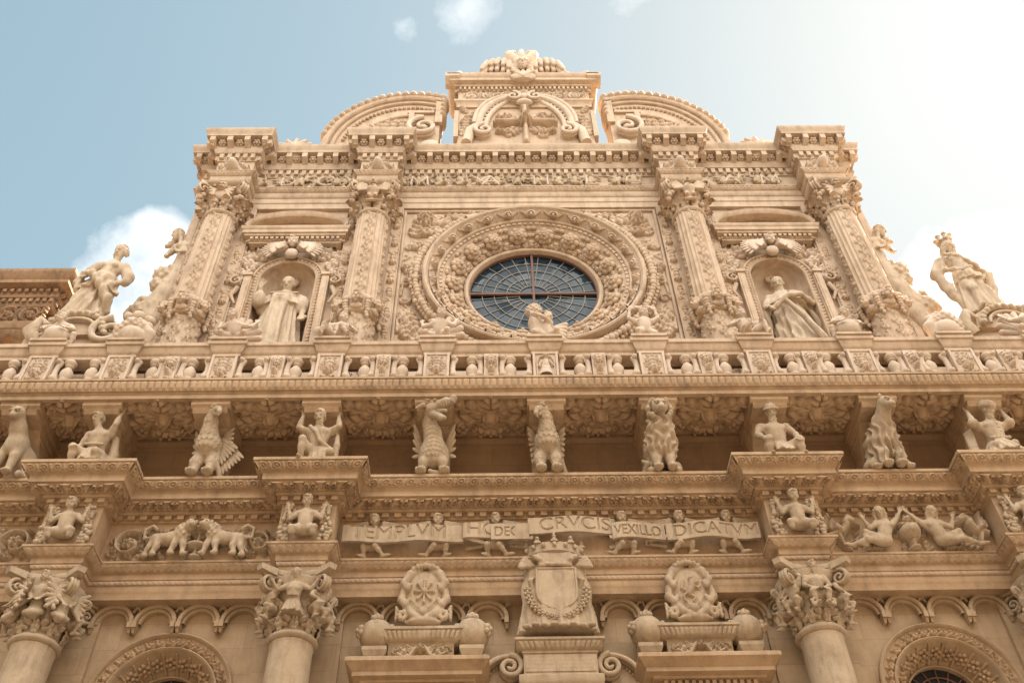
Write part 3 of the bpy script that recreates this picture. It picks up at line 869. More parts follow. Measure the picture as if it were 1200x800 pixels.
# --- small hanging arches below the architrave
ar = empty('blind_arcade', parent=church)
def hang_arch(cx, R=.222, zs=8.60):
    m = MB(); n = 22
    t = np.linspace(0, pi, n)
    for r0, r1, y0 in ((R - .005, R + .05, -.12), (R - .045, R + .0, -.08)):
        P = np.array([[(cx + r * cos(a), y, zs + r * sin(a)) for a in t] for r, y in ((r0, 0), (r0, y0 + .012), (r0 + .012, y0), (r1 - .012, y0), (r1, y0 + .012), (r1, 0))])
        m.grid(P)
    for sx in (-1, 1):
        x = cx + sx * (R + .02)
        m.box(x - .03, x + .024 if sx > 0 else x + .03, -.125 - .002 * (sx > 0), 0, zs - .07, zs + .0); m.frustum((x, -.05, 0), .03, .06, .052, .11, zs - .13, zs - .072)
    # little trefoil pendant in the spandrel
    m.tube([(cx - R - .045, -.06, zs + .27), (cx - R - .0, -.06, zs + .17)], .018, 6); m.tube([(cx + R + .045, -.06, zs + .27), (cx + R, -.06, zs + .17)], .018, 6)
    m.ell((cx + R + .045, -.05, zs + .24), (.035, .03, .03), n=8, m=6)
    return m
AX = [-5.60, -5.06, -4.51, -3.97, -8.4, -7.85, -7.3, -2.5, -1.95, -1.4, -.85, .85, 1.4, 1.95, 2.5, 3.97, 4.51, 5.06, 5.60, 7.3, 7.85]
for x in AX: link('arch', hang_arch(x).mesh('arch', M_WALL), ar)

# --- arched windows
def lower_window(cx):
    o = empty('arched_window', (cx, 0, ARCHZ), church)
    m = MB(); archsweep(m, (0, 0), [(.885, .0), (.885, -.055), (.865, -.07), (.845, -.055), (.835, -.02), (.71, .005), (.70, -.035), (.685, -.045), (.665, -.03), (.655, .0), (.50, .30), (.48, .30), (.47, .27), (.45, .27), (.45, .36)], -2.2)
    link('window_frame', m.mesh('window_frame', M_WALL), o)
    hf = HF(pi * .77, .135, .009)
    n = 19
    for k in range(n):
        s_ = (k + .5) * hf.w / n
        hf.leaf(s_ - .055, .012, .125, .05, pi / 2 - .75, .05, 3, bend=-.3); hf.blob(s_ + .04, .04, .028, .028, .04); hf.blob(s_ + .045, .095, .022, .022, .03)
    m = MB(); hf.to(m, lambda X, Z, H: ((.77 - 0 + (Z - .0675)) * np.cos(X / .77), -.008 - H, (.77 + (Z - .0675)) * np.sin(X / .77)))
    link('leaf_ring', m.mesh('leaf_ring', M_GOLD, 70), o)
    m = MB()
    R0, R1, Y0, Y1 = .645, .505, .02, .29
    nn = 11
    for k in range(nn):
        a = (k + .5) * pi / nn
        rm, ym = (R0 + R1) / 2, (Y0 + Y1) / 2
        sl = np.array([cos(a), 0, sin(a)]); C = sl * rm + np.array([0, ym, 0])
        nrm = -sl * .89 - np.array([0, .455, 0]); tan = np.array([-sin(a), 0, cos(a)]); M = np.stack([tan, np.cross(nrm, tan), nrm], 1)
        for i in range(6):
            b_ = i * pi / 3 + .3
            m.ell(C + M @ np.array([.052 * cos(b_), .07 * sin(b_), .01]), (.034, .034, .028), n=8, m=6)
        m.ell(C + nrm * .03, (.028, .028, .028), n=8, m=6)
        a2 = k * pi / nn
        if k: 
            sl = np.array([cos(a2), 0, sin(a2)]); p0 = sl * (R0 - .012) + np.array([0, Y0, 0]); p1 = sl * (R1 - .012) + np.array([0, Y1, 0]); m.tube([p0, p1], .017, 6)
    link('rosette_soffit', m.mesh('rosette_soffit', M_GOLD, 70), o)
    m = MB(); t = np.linspace(0, pi, 30); V = [(.47 * cos(a), .34, .47 * sin(a)) for a in t] + [(-.47, .34, -2.2), (.47, .34, -2.2)]
    m.add(V, [list(range(len(V)))]); link('glass', m.mesh('glass', M_DARK), o)
    m = MB()
    for r in (.2, .33): m.tube([(r * cos(a), .325, r * sin(a)) for a in t], .011, 6)
    for k in range(1, 8): a = k * pi / 8; m.tube([(.1 * cos(a), .325, .1 * sin(a)), (.46 * cos(a), .325, .46 * sin(a))], .01, 5)
    m.tube([(-.46, .325, 0), (.46, .325, 0)], .02, 6)
    link('glazing_bar', m.mesh('glazing_bar', M_RUST), o)
    return o
lower_window(-ARCHX); lower_window(ARCHX)

# --- friezes between the columns
fr = empty('carved_frieze', parent=church)
def rinceau(hf, x0, x1, zc, r, first=1):
    n = max(1, round((x1 - x0) / (2.1 * r))); st = (x1 - x0) / n
    for k in range(n):
        cx = x0 + (k + .5) * st; d = first * (1 if k % 2 == 0 else -1)
        hf.scroll(cx, zc, r, pi * (.5 if d > 0 else 1.5) - .6, 1.5, d, r * .15, 2.0)
        for q in range(6): an = q * 1.05 + .4; hf.leaf(cx + r * .62 * cos(an), zc + r * .62 * sin(an), r * .5, r * .2, an + 1.0 * d, .08, 3)
        hf.leaf(cx - st * .5, zc - d * r * .6, r * 1.1, r * .36, .3 * d, .07, 3, bend=.3 * d); hf.leaf(cx - st * .5, zc + d * r * .3, r * .9, r * .3, -.9 * d + 1.2, .06, 3)
        hf.leaf(cx + st * .35, zc + r * .45, r * .8, r * .3, .9, .06, 3); hf.leaf(cx + st * .35, zc - r * .45, r * .8, r * .3, -.9, .06, 3)
        for q in range(4): hf.blob(cx + st * .5 + (q % 2) * .04 - .02, zc + (.06 * q - .1), .03, .03, .06)
def lion_relief(hf, x, z, s, d):
    hf.tube([(x - d * .26 * s, z + .3 * s), (x + d * .02 * s, z + .31 * s), (x + d * .2 * s, z + .38 * s)], .1 * s, .13 * s, 1.0)
    for (a, b_, c) in (((-.28, .28), (-.3, .14), (-.36, .02)), ((-.2, .26), (-.18, .14), (-.22, .02)), ((.18, .3), (.15, .16), (.12, .02)), ((.22, .32), (.26, .18), (.30, .02))):
        hf.tube([(x + d * a[0] * s, z + a[1] * s), (x + d * b_[0] * s, z + b_[1] * s), (x + d * c[0] * s, z + c[1] * s), (x + d * (c[0] + .06) * s, z + .02 * s)], .05 * s, .03 * s, 1.3)
    for k in range(9): a = k * .7; hf.blob(x + d * (.25 + .1 * cos(a)) * s, z + (.46 + .11 * sin(a)) * s, .06 * s, .06 * s, .13 * s)
    hf.face(x + d * .32 * s, z + .52 * s, .085 * s, .17 * s, hair=False)
    hf.tube([(x - d * .34 * s, z + .34 * s), (x - d * .48 * s, z + .4 * s), (x - d * .44 * s, z + .55 * s), (x - d * .3 * s, z + .56 * s)], .026 * s, .018 * s, 1.4)
def frieze_mesh(hf, name, par, mat=M_TAN, seed=1, yy=-.345):
    m = MB(); hf.rough(.004, seed); hf.to(m, flat(yy), k=2.1); return link(name, m.mesh(name, mat, 70), par)
# left bay: lions at a fountain among scrolls
hf = HF(2.2, .62, .0105, -5.85, 9.315)
rinceau(hf, -5.84, -5.30, 9.58, .22); rinceau(hf, -4.12, -3.62, 9.58, .22, -1)
rs = random.Random(2)
for k in range(22):
    xx = -5.75 + k * .1; hf.leaf(xx, rs.choice((9.34, 9.5, 9.66)), rs.uniform(.14, .24), .05, rs.uniform(.6, 2.5), .06, 3)
for xx in (-5.3, -5.05, -4.3, -4.05): hf.scroll(xx, 9.78, .085, 0, 1.3, 1 if xx < -4.6 else -1, .02, 2.0)
hf.blob(-4.66, 9.36, .1, .05, .07); hf.tube([(-4.66, 9.36), (-4.66, 9.8)], .035, .03, 1.6); hf.blob(-4.66, 9.52, .19, .05, .1); hf.blob(-4.66, 9.78, .12, .04, .09); hf.leaf(-4.66, 9.8, .1, .05, pi / 2, .07, 2)
hf.leaf(-5.3, 9.75, .2, .07, .2, .06); hf.leaf(-4.05, 9.75, .2, .07, pi - .2, .06)
frieze_mesh(hf, 'lion_relief', fr, seed=2)
hf = HF(3.5, .62, .0125, -10.2, 9.315); rinceau(hf, -10.15, -6.75, 9.61, .26); frieze_mesh(hf, 'scroll_relief', fr, seed=3)
hf = HF(3.5, .62, .0125, 6.7, 9.315); rinceau(hf, 6.75, 10.15, 9.61, .26); frieze_mesh(hf, 'scroll_relief', fr, seed=4)
# right bay: reclining figures either side of an urn, winged beasts behind them
hf = HF(2.24, .62, .0105, 3.6, 9.315)
hf.blob(4.79, 9.36, .09, .04, .08); hf.tube([(4.79, 9.38), (4.79, 9.46)], .035, .05, 1.5); hf.blob(4.79, 9.6, .15, .13, .13); hf.tube([(4.68, 9.72), (4.9, 9.72)], .03, .03, 2.6); hf.blob(4.79, 9.79, .07, .06, .1); hf.blob(4.79, 9.87, .03, .04, .06)
for d in (-1, 1): hf.scroll(4.79 + d * .2, 9.64, .08, pi / 2, 1.2, d, .016, 2, False)
def winged(x, d):
    hf.tube([(x, 9.72), (x + d * .07, 9.62), (x + d * .3, 9.56), (x + d * .5, 9.42)], .07, .035, 1.4); hf.tube([(x - d * .12, 9.8), (x - d * .05, 9.84), (x + d * .02, 9.74)], .05, .06, 1.6)
    hf.tube([(x - d * .06, 9.79), (x - d * .2, 9.76)], .05, .025, 1.8); hf.wing(x + d * .1, 9.62, .32, .04, pi / 2 - d * .35, .09, d)
    hf.tube([(x + d * .12, 9.56), (x + d * .08, 9.42), (x, 9.36)], .045, .025, 1.6); hf.scroll(x - d * .08, 9.46, .09, 0, 1.2, -d, .018, 1.8, False)
winged(5.62, 1); winged(3.95, -1)
rs = random.Random(6)
for k in range(20): hf.leaf(3.72 + k * .105, rs.choice((9.34, 9.5, 9.68)), rs.uniform(.12, .2), .045, rs.uniform(.6, 2.5), .05, 3)
for xx in (4.05, 4.6, 4.98, 5.52): hf.scroll(xx, 9.8, .075, 0, 1.3, 1, .018, 2.0)
for x in (4.25, 5.33):
    for k in range(4): hf.leaf(x + .09 * k - .12, 9.33, .18 + .05 * (k % 2), .05, pi / 2 + .3 * (k - 1.5), .06, 3)
frieze_mesh(hf, 'mythic_relief', fr, seed=5)
def small_putto(kind):
    S = SD((-.42, -.3, -.03), (.42, .2, .72), .0105)
    if kind == 'swag':
        human(S, dict(pel=(0, 0, .14), che=(0, -.03, .33), nk=(0, -.06, .43), hd=(0, -.1, .53), hf=(0, -1, -.55), sl=(-.11, -.02, .37), el=(-.2, -.05, .27), wl=(-.23, -.07, .42), sr=(.11, -.02, .37), er=(.2, -.05, .28), wr=(.23, -.07, .42), hl=(-.06, 0, .12), kl=(-.15, -.12, .08), al=(-.12, -.08, -.08), hr=(.06, 0, .12), kr=(.15, -.12, .08), ar=(.12, -.08, -.08), hs=1.25), m=.58, fat=1.15, hair='curly', young=True)
    else:
        human(S, dict(pel=(.02, -.02, .2), che=(0, -.03, .36), nk=(0, -.06, .45), hd=(.01, -.1, .545), hf=(.15, -1, -.55), sl=(-.1, -.0, .40), el=(-.2, -.02, .45), wl=(-.29, -.05, .42), sr=(.1, -.0, .40), er=(.2, -.02, .45), wr=(.29, -.05, .42), hl=(-.05, 0, .18), kl=(-.03, -.12, .12), al=(-.14, -.04, .02), hr=(.07, 0, .18), kr=(.13, -.1, .13), ar=(.11, -.02, .02), tlo=(-1, -.3, -.05), tro=(.8, -.5, -.05), hs=1.25), m=.56, fat=1.1, hair='curly', young=True)
        for sx in (-1, 1):
            for row in (0, 1):
                for k in range(6): S.chain([(sx * .07, .04, .44), (sx * (.16 - .05 * row), .0 - .03 * row, .54 - .02 * k), (sx * (.36 - .015 * k - .12 * row), .03 - .03 * row, .55 - .045 * k)], [.03, .032, .02], k=.006)
    return S.mb()
_sp = {k: small_putto(k).mesh('carved_child', M_TAN, 180) for k in ('swag', 'banner')}
for c in RES:   # children between fruit swags on the breaks above the columns
    o = link('carved_child', _sp['swag'], fr, (c, -.80, 9.36))
    m = MB(); rs = random.Random(int(c * 10))
    for sx in (-1, 1):
        for k in range(13):
            for q in range(3): r_ = rs.uniform(.026, .04); m.ell((c + sx * (.25 + .03 * sin(k * .5)) + (q - 1) * .045 + rs.uniform(-.01, .01), -.76 - rs.uniform(0, .05), 9.34 + k * .045), (r_, r_, r_), n=8, m=6)
    link('fruit_swag', m.mesh('fruit_swag', M_TAN, 180), fr)
def small_lion():
    S = SD((-.5, -.26, -.04), (.5, .16, .62), .0105); fu = curls(55, .012)
    S.chain([(-.24, 0, .30), (0, -.02, .30), (.16, -.03, .34)], [.10, .095, .12], k=.05); S.ell((.2, -.05, .38), (.13, .12, .15), k=.03, disp=fu)
    for (a, b_, c_) in (((-.26, -.03, .28), (-.30, -.05, .14), (-.36, -.04, .02)), ((-.2, -.05, .26), (-.17, -.08, .14), (-.22, -.08, .02)), ((.14, -.05, .3), (.12, -.09, .16), (.08, -.1, .02)), ((.22, -.04, .3), (.27, -.08, .16), (.29, -.09, .02))):
        S.chain([a, b_, c_, (c_[0] + .06, c_[1] - .01, .015)], [.075, .05, .034, .026], k=.03)
    S.ell((.33, -.13, .46), (.09, .09, .09), k=.03); S.ell((.38, -.19, .43), (.05, .055, .045), k=.02)
    for sx in (-1, 1): S.ell((.33 + sx * .065, -.1, .54), (.03, .02, .035), k=.01); S.ell((.35 + sx * .035, -.205, .475), (.018, .015, .015), k=.006, sub=True)
    S.chain([(-.32, 0, .34), (-.44, -.02, .32), (-.46, -.03, .46), (-.34, -.04, .52), (-.26, -.04, .46)], [.03, .026, .024, .022, .035], k=.02)
    return S.mb().mesh('carved_lion', M_TAN, 180)
def small_recliner():
    S = SD((-.62, -.3, -.03), (.42, .2, .72), .0105)
    human(S, dict(pel=(-.02, -.02, .13), che=(.06, -.03, .34), nk=(.04, -.06, .45), hd=(.02, -.1, .54), hf=(-.3, -1, -.5), breast=True, sl=(-.05, -.04, .38), el=(-.17, -.08, .29), wl=(-.22, -.1, .42), sr=(.17, -.02, .39), er=(.26, -.04, .48), wr=(.33, -.04, .58), dr=(.5, 0, 1),
                     hl=(-.07, -.04, .12), kl=(-.24, -.08, .22), al=(-.30, -.06, .04), hr=(.02, -.03, .1), kr=(-.26, -.1, .09), ar=(-.48, -.06, .035), tlo=(-1, -.3, 0), tro=(-1, -.3, 0), hs=1.15), m=.6, fat=1.1, hair='long')
    return S.mb().mesh('carved_siren', M_TAN, 180)
_rm = small_recliner()
for x, s in ((4.40, 1), (5.16, -1)): o = link('carved_siren', _rm, fr, (x, -.45, 9.33)); o.scale = (s, .95, 1)
_lm = small_lion()
for x, s in ((-5.02, 1), (-4.30, -1)): o = link('carved_lion', _lm, fr, (x, -.44, 9.33)); o.scale = (.78 * s, .95, .95)
ban = empty('inscription_frieze', parent=church)
zc = 9.56
for (x, d) in ((-2.35, -1), (-1.52, 1), (-.73, -1), (.95, 1), (1.72, 1), (2.38, -1)):
    o = link('winged_child', _sp['banner'], ban, (x, -.37, 9.335)); o.scale = (d, 1, 1.02)
def banner(x0, x1, z0, h, words, size, wave=.0, ph=0):
    hf = HF(x1 - x0, h, .0072, x0, z0)
    X, Z = np.meshgrid(hf.x, hf.z); t = (X - x0) / (x1 - x0)
    hf.H[:] = .19 + .022 * np.sin((X - x0) * 7 + ph) - .02 * np.exp(-t * 14) - .02 * np.exp(-(1 - t) * 14)
    for s, x in words: hf.text(s, x, z0 + h * .2, size, .0, sq=.72 if s == 'VEXILLO' else 1.0)
    hf.carve_text(-.018)
    m = MB(); hf.to(m, lambda X, Z, H: (X, -.35 - H, Z + wave * np.sin((X - x0) / (x1 - x0) * pi) + .014 * np.sin(X * 6.3 + 1)), full=True)
    k = m.V[0].reshape(len(hf.z), len(hf.x), 3)
    for edge in (k[0], k[-1], k[:, 0], k[:, -1]):
        b_ = edge.copy(); b_[:, 1] += .045; m.grid(np.stack([edge, b_]))
    link('banner', m.mesh('banner', M_TAN, 30), ban)
SZ = .36
banner(-2.76, -1.16, 9.50, .26, [('TEMPLVM', -2.66)], .30, -.015)
banner(-1.17, -.50, 9.53, .24, [('HOC', -1.13)], .29, .0, 2)
banner(-.50, -.33 + .02, 9.50, .25, [], .28, .0, 1)
banner(-.52 + .0, -.30, 9.505, .25, [], .28)
banner(-.31, .80, 9.60, .26, [('CRVCIS', -.17)], .29, 0, 3)
banner(.80, 1.50, 9.49, .25, [('VEXILLO', .825)], .225, .01, 1)
banner(1.52, 2.76, 9.50, .26, [('DICATVM', 1.60)], .265, -.012, 4)
hf = HF(.42, .25, .0072, -.80, 9.49); X, Z = np.meshgrid(hf.x, hf.z); hf.H[:] = .205; hf.text('DEO', -.765, 9.545, .22, 0, sq=.78); hf.carve_text(-.018); m = MB(); hf.to(m, flat(-.35), full=True); link('banner', m.mesh('banner', M_TAN, 30), ban)
m = MB()
for (x, d) in ((-.02 - .25, -1), (.78, 1), (-1.12, 1), (1.5, -1)):   # folded-back ribbon ends
    n = 14; t = np.linspace(0, 1, n)
    for q in (0, 1):
        P = np.array([[(x + d * (-.02 + .3 * sin(pi * a) * (1 - .2 * q)) * 1.0, -.52 + .12 * a, 9.565 - .085 * a - .02 * sin(pi * a) - y) for a in t] for y in (0, .05)])
        m.grid(P)
link('ribbon_fold', m.mesh('ribbon_fold', M_TAN, 60), ban)

# --- balcony: slab, edge moulding, brackets, carved soffit panels, balustrade
bal = empty('balcony', (0, 0, 0), church)
P_BAL = [(-11, -1.15), (11, -1.15)]
m = MB(); m.sweep(P_BAL, [(-1.1, 11.645), (-.10, 11.645), (-.10, 11.58), (-.03, 11.58), (-.03, 11.655), (-.015, 11.66), (-.015, 11.685), (.02, 11.69), (.035, 11.86), (.065, 11.865), (.065, 11.90), (-1.2, 11.905)])
link('edge_moulding', m.mesh('edge_moulding', M_GOLD), bal)
m = MB(); band(m, P_BAL, .012, 11.692, .045, 11.858, m_gadroon(.03), .1, res=.011, nt=7)
link('gadroon_band', m.mesh('gadroon_band', M_GOLD, 60), bal)
BX = [-8.7, -7.45, -6.3, -4.77, -3.2, -1.6, 0, 1.6, 3.2, 4.77, 6.3, 7.6, 8.8]
def bracket(x):
    m = MB()
    m.prismx([(-.80, 11.53), (-.10, 11.53), (-.10, 10.47), (-.34, 10.47), (-.36, 10.75), (-.42, 11.0), (-.52, 11.2), (-.68, 11.36)], x - .21, x + .21)
    m.prismx([(-1.03, 11.47), (-1.075, 11.51), (-1.075, 11.64), (-.10, 11.64), (-.10, 11.47)], x - .275, x + .275)
    m.prismx([(-1.00, 11.40), (-1.05, 11.468), (-.10, 11.468), (-.10, 11.36)], x - .245, x + .245)
    # raised fillets along the flanks
    for sx in (-1, 1):
        for k in (0, 1): m.tube([(x + sx * .212, -.70 + .10 * k, 11.38 - .09 * k), (x + sx * .212, -.11, 11.37 - .09 * k)], .018, 6)
    return m
for x in BX: link('bracket', bracket(x).mesh('bracket', M_GOLD), bal)
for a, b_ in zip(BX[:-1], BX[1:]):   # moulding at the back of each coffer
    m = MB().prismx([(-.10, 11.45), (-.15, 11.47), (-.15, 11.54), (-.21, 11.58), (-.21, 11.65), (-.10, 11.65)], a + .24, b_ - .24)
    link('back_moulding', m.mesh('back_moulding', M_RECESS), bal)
for i, (a, b_) in enumerate(zip(BX[:-1], BX[1:])):
    W = b_ - a - .48; D = .89
    hf = HF(W, D, .0105, -W / 2, 0)
    rs = random.Random(i)
    for sx in (-1, 1):
        hf.leaf(0, D * .5, W * .58, .2, pi / 2 + sx * (pi / 2 - .35) if True else 0, .085, 4, bend=sx * .12)
        hf.leaf(0, D * .5, W * .6, .19, pi / 2 + sx * (pi / 2 + .55), .09, 4, bend=-sx * .15)
        hf.leaf(sx * .04, D * .55, W * .42, .14, pi / 2 + sx * .55, .08, 3, bend=-sx * .1)
        hf.leaf(sx * W * .48, D * .98, .34, .12, -pi / 2 - sx * .7, .08, 3); hf.leaf(sx * W * .2, D * .98, .2, .09, -pi / 2 - sx * .2, .06, 3)
        hf.leaf(sx * W * .48, D * .04, .28, .1, pi / 2 + sx * .5, .07, 3)
        hf.scroll(sx * W * .36, D * .8, .1, 0, 1.2, sx, .022, 1.6, False)
    hf.leaf(0, D * .46, D * .46, .18, -pi / 2, .10, 3); hf.leaf(0, D * .58, D * .40, .15, pi / 2, .09, 3)
    hf.blob(0, D * .52, .10, .11, .12)
    for k in range(5): hf.tube([(0, D * .52 + .11), (-.1 + .05 * k, D * .5)], .012, .012, 1, base=.10)
    hf.rough(.005, i)
    m = MB(); hf.to(m, lambda X, Z, H, a=a, b_=b_: (X + (a + b_) / 2, -1.12 + Z, 11.643 - H), k=1.35)
    link('soffit_leaf_panel', m.mesh('soffit_leaf_panel', M_GOLD, 75), bal)

bst = empty('balustrade', parent=bal) if False else empty('balustrade', parent=church)
PX = [-8.7, -7.42, -6.27, -4.73, -3.17, -1.59, 0.02, 1.61, 3.22, 4.74, 6.27, 7.6, 8.8]
P_RAIL = ress_path(-1.075, .045, .205, PX, -11, 11)
m = MB(); m.sweep(P_RAIL, [(-.24, 12.46), (0, 12.46), (0, 12.52), (.015, 12.53), (.03, 12.56), (.055, 12.655), (.08, 12.665), (.08, 12.735), (.05, 12.745), (-.3, 12.748), (-.3, 12.46)])
for x in PX: m.box(x - .27, x + .27, -1.225, -.86, 12.742, 12.79)
link('hand_rail', m.mesh('hand_rail', M_CARV), bst)
m = MB(); m.box(-11, -6.7, .05, .35, 11.9, 13.0); m.box(6.7, 11, .05, .35, 11.9, 13.0); link('side_parapet', m.mesh('side_parapet', M_CARV), church)
m = MB(); m.box(-11, 11, -1.155, -.88, 11.903, 11.935); link('plinth', m.mesh('plinth', M_PALE), bst)
prof = [(r_ * .86, z_) for r_, z_ in [(.0, 0), (.10, 0), (.10, .035), (.07, .045), (.06, .075), (.085, .10), (.088, .125), (.08, .14), (.10, .19), (.112, .24), (.106, .29), (.08, .335), (.055, .365), (.05, .385), (.075, .395), (.078, .41), (.06, .42), (.075, .435), (.105, .465), (.108, .495), (.09, .52), (.07, .53)]]
bm = MB().lathe((0, 0, 0), prof, 20).mesh('baluster', M_PALE)
for a, b_ in zip(PX[:-1], PX[1:]):
    for f in (.325, .675) if b_ - a > 1.3 else (.5,) if False else (.34, .66):
        link('baluster', bm, bst, (a + (b_ - a) * f, -1.02, 11.932))
def ped_mesh(kind, seed):
    m = MB(); hw = .185 if kind == 'ped' else .105
    m.box(-hw, hw, -.09, .12, 0, .53)
    for sx in (-1, 1):       # scroll ears at both flanks
        x = sx * (hw + .045)
        m.tube([(x, -.02, .05), (x + sx * .03, -.02, .12), (x, -.02, .25), (x + sx * .01, -.02, .38), (x + sx * .035, -.02, .47), (x, -.02, .5)], [.06, .062, .045, .04, .055, .04], 10)
        m.ell((x + sx * .015, -.05, .1), (.055, .07, .06), n=10, m=7); m.ell((x + sx * .02, -.05, .46), (.045, .07, .045), n=10, m=7)
    if kind == 'ped':
        for x in (-.17, .17): m.box(x - .018, x + .018, -.115, -.088, 0.004, .526)
        m.box(-.15, .15, -.11, -.088, .004, .03); m.box(-.15, .15, -.11, -.088, .5, .526)
        hf = HF(.3, .46, .0085, -.15, .035); rs = random.Random(seed)
        if seed == 5:    # seated figure in an arched niche
            hf.tube([(-.13, .04), (-.13, .3), (-.09, .42), (0, .47), (.09, .42), (.13, .3), (.13, .04)], .014, .014, 1.5)
            hf.face(0, .40, .035, .075); hf.tube([(0, .34), (0, .24)], .05, .06, .8); hf.tube([(0, .22), (0, .06)], .07, .1, .6); hf.tube([(-.05, .33), (-.1, .22), (-.04, .2)], .024, .02, 1.6); hf.tube([(.05, .33), (.1, .24), (.08, .3)], .024, .02, 1.6)
        else:
            z = .14 + .02 * (seed % 3)
            hf.face(0, z, .055, .07) if seed % 2 else hf.flower(0, z, .09, 6, .05)
            for sx in (-1, 1):
                hf.scroll(sx * .08, .39, .06, pi * .5, 1.3, sx, .013, 1.6); hf.leaf(0, z + .07, .16, .045, pi / 2 - sx * .5, .045, 3, bend=sx * .2)
                hf.leaf(sx * .02, z - .06, .13, .04, -pi / 2 + sx * .9, .04, 3); hf.leaf(sx * .1, .2, .14, .035, pi / 2 + sx * .1, .04, 3); hf.blob(sx * .1, .29, .028, .028, .045)
            hf.leaf(0, .3, .17, .05, pi / 2, .05, 3)
        hf.to(m, flat(-.09))
    else:
        hf = HF(.2, .5, .0085, -.1, .015)
        hf.leaf(0, .5, .24, .085, -pi / 2, .06, 3); hf.face(0, .17, .055, .07, hair=False); hf.scroll(-.06, .42, .045, 0, 1.2, 1, .012, 1.8, False); hf.scroll(.06, .42, .045, pi, 1.2, -1, .012, 1.8, False)
        hf.leaf(0, .1, .1, .05, -pi / 2, .05, 2); hf.leaf(-.03, .2, .14, .03, 1.9, .05, 3); hf.leaf(.03, .2, .14, .03, 1.2, .05, 3)
        hf.to(m, flat(-.09))
    return m.mesh('pedestal' if kind == 'ped' else 'carved_pilaster', M_PALE, 60)
meshes = [ped_mesh('ped', k) for k in (1, 2, 3, 4)]; mid = ped_mesh('ped', 5)
for i, x in enumerate(PX): link('pedestal', mid if i == 6 else meshes[i % 4], bst, (x, -1.04, 11.932))
pm = ped_mesh('pil', 0)
for a, b_ in zip(PX[:-1], PX[1:]):
    if b_ - a > 1.3: link('carved_pilaster', pm, bst, ((a + b_) / 2, -1.04, 11.932))

# ------------------------------------------------------------------ upper storey
UX = (-5.93, -3.03, 3.03, 5.93)
RC = (0.0, 15.72); NX, NZ, NR = 4.47, 15.72, .50
m = MB()
plate(m, -6.66, 6.66, 11.9, 18.12, .05, [disc_hole(RC[0], RC[1], 1.95), arch_hole(-NX, NZ, NR + .06), arch_hole(NX, NZ, NR + .06)], .04)
m.box(-6.66, -6.60, .054, 1.25, 11.9, 18.0); m.box(6.60, 6.66, .054, 1.25, 11.9, 18.0); m.box(-6.6, 6.6, 1.25, 1.3, 11.9, 18.1)
link('upper_wall', m.mesh('upper_wall', M_CARV), church)
m = MB(); m.box(-6.5, 6.5, .1, 1.2, 18.1, 19.8)
m.sweep([(-6.66, 1.3), (-6.66, .03), (6.66, .03), (6.66, 1.3)], [(-.1, 11.9), (.12, 11.9), (.12, 13.55), (.09, 13.62), (.03, 13.66), (.03, 13.7), (-.1, 13.7)])
link('upper_base', m.mesh('upper_base', M_CARV), church)

# --- upper entablature
P_UP = [(-6.66, 1.3)] + ress_path(-.05, .40, .37, UX, -6.66, 6.66) + [(6.66, 1.3)]
P_UP = [p for i, p in enumerate(P_UP)]
e = MB()
e.sweep(P_UP, [(-.12, 17.98), (-.02, 17.98), (-.02, 18.14), (.0, 18.16), (.0, 18.30), (.02, 18.32), (.035, 18.34), (.035, 18.46), (.05, 18.47), (.10, 18.545), (.11, 18.55), (.11, 18.575), (.0, 18.58), (.0, 19.04),
               (.03, 19.045), (.03, 19.25), (.095, 19.255), (.105, 19.30), (.13, 19.34), (.13, 19.60), (.30, 19.605), (.30, 19.67), (.31, 19.685), (.33, 19.75), (.345, 19.78), (.345, 19.84), (.2, 19.86), (-.7, 19.86)])
up_ent = link('upper_entablature', e.mesh('upper_entablature', M_UPPER), church)
b = MB(); dentils(b, P_UP[1:-1], .028, .09, 19.09, 19.235, .085, .072); link('dentil_row', b.mesh('dentil_row', M_UPPER), up_ent)
b = MB(); band(b, P_UP[1:-1], .045, 18.47, .10, 18.545, m_leaf(.025, 2), .085, nt=8); band(b, P_UP[1:-1], .003, 18.305, .018, 18.335, m_bead(.015), .05, nt=6)
link('leaf_moulding', b.mesh('leaf_moulding', M_CARV, 60), up_ent)
b = MB(); bb = MB()
for i in range(len(P_UP) - 1):
    a, c = offset(P_UP, .22)[i], offset(P_UP, .22)[i + 1]; L = np.linalg.norm(c - a); d = (c - a) / L; nr = np.array([d[1], -d[0]])
    if L < .3: continue
    n = max(1, round((L - .12) / .345)); st = (L - .12) / n
    for k in range(n + 1):
        p = a + d * (.06 + k * st)
        q = [p - d * .055 - nr * .095, p + d * .055 - nr * .095, p + d * .055 + nr * .07, p - d * .055 + nr * .07]
        V = [(*v, z) for v, z in zip(q, (19.37, 19.37, 19.45, 19.45))] + [(*v, 19.603) for v in q]
        link('modillion', MB().add(V, [(0, 1, 2, 3), (7, 6, 5, 4), (0, 4, 5, 1), (1, 5, 6, 2), (2, 6, 7, 3), (3, 7, 4, 0)]).mesh('modillion', M_UPPER), up_ent)
        if k < n:
            bb = MB(); C = np.array([*(a + d * (.06 + (k + .5) * st) - nr * .05), 19.50]); n3 = np.array([nr[0] * .75, nr[1] * .75, -.66]); t3 = np.array([d[0], d[1], 0]); M = np.stack([t3, np.cross(n3, t3), n3], 1)
            for j in range(6):
                t = j * pi / 3; bb.ell(C + M @ np.array([.055 * cos(t), .055 * sin(t), 0]), (.038, .038, .03), n=8, m=6)
            bb.ell(C + n3 * .03, (.032, .032, .03), n=8, m=6); link('rosette', bb.mesh('rosette', M_CARV, 70), up_ent)
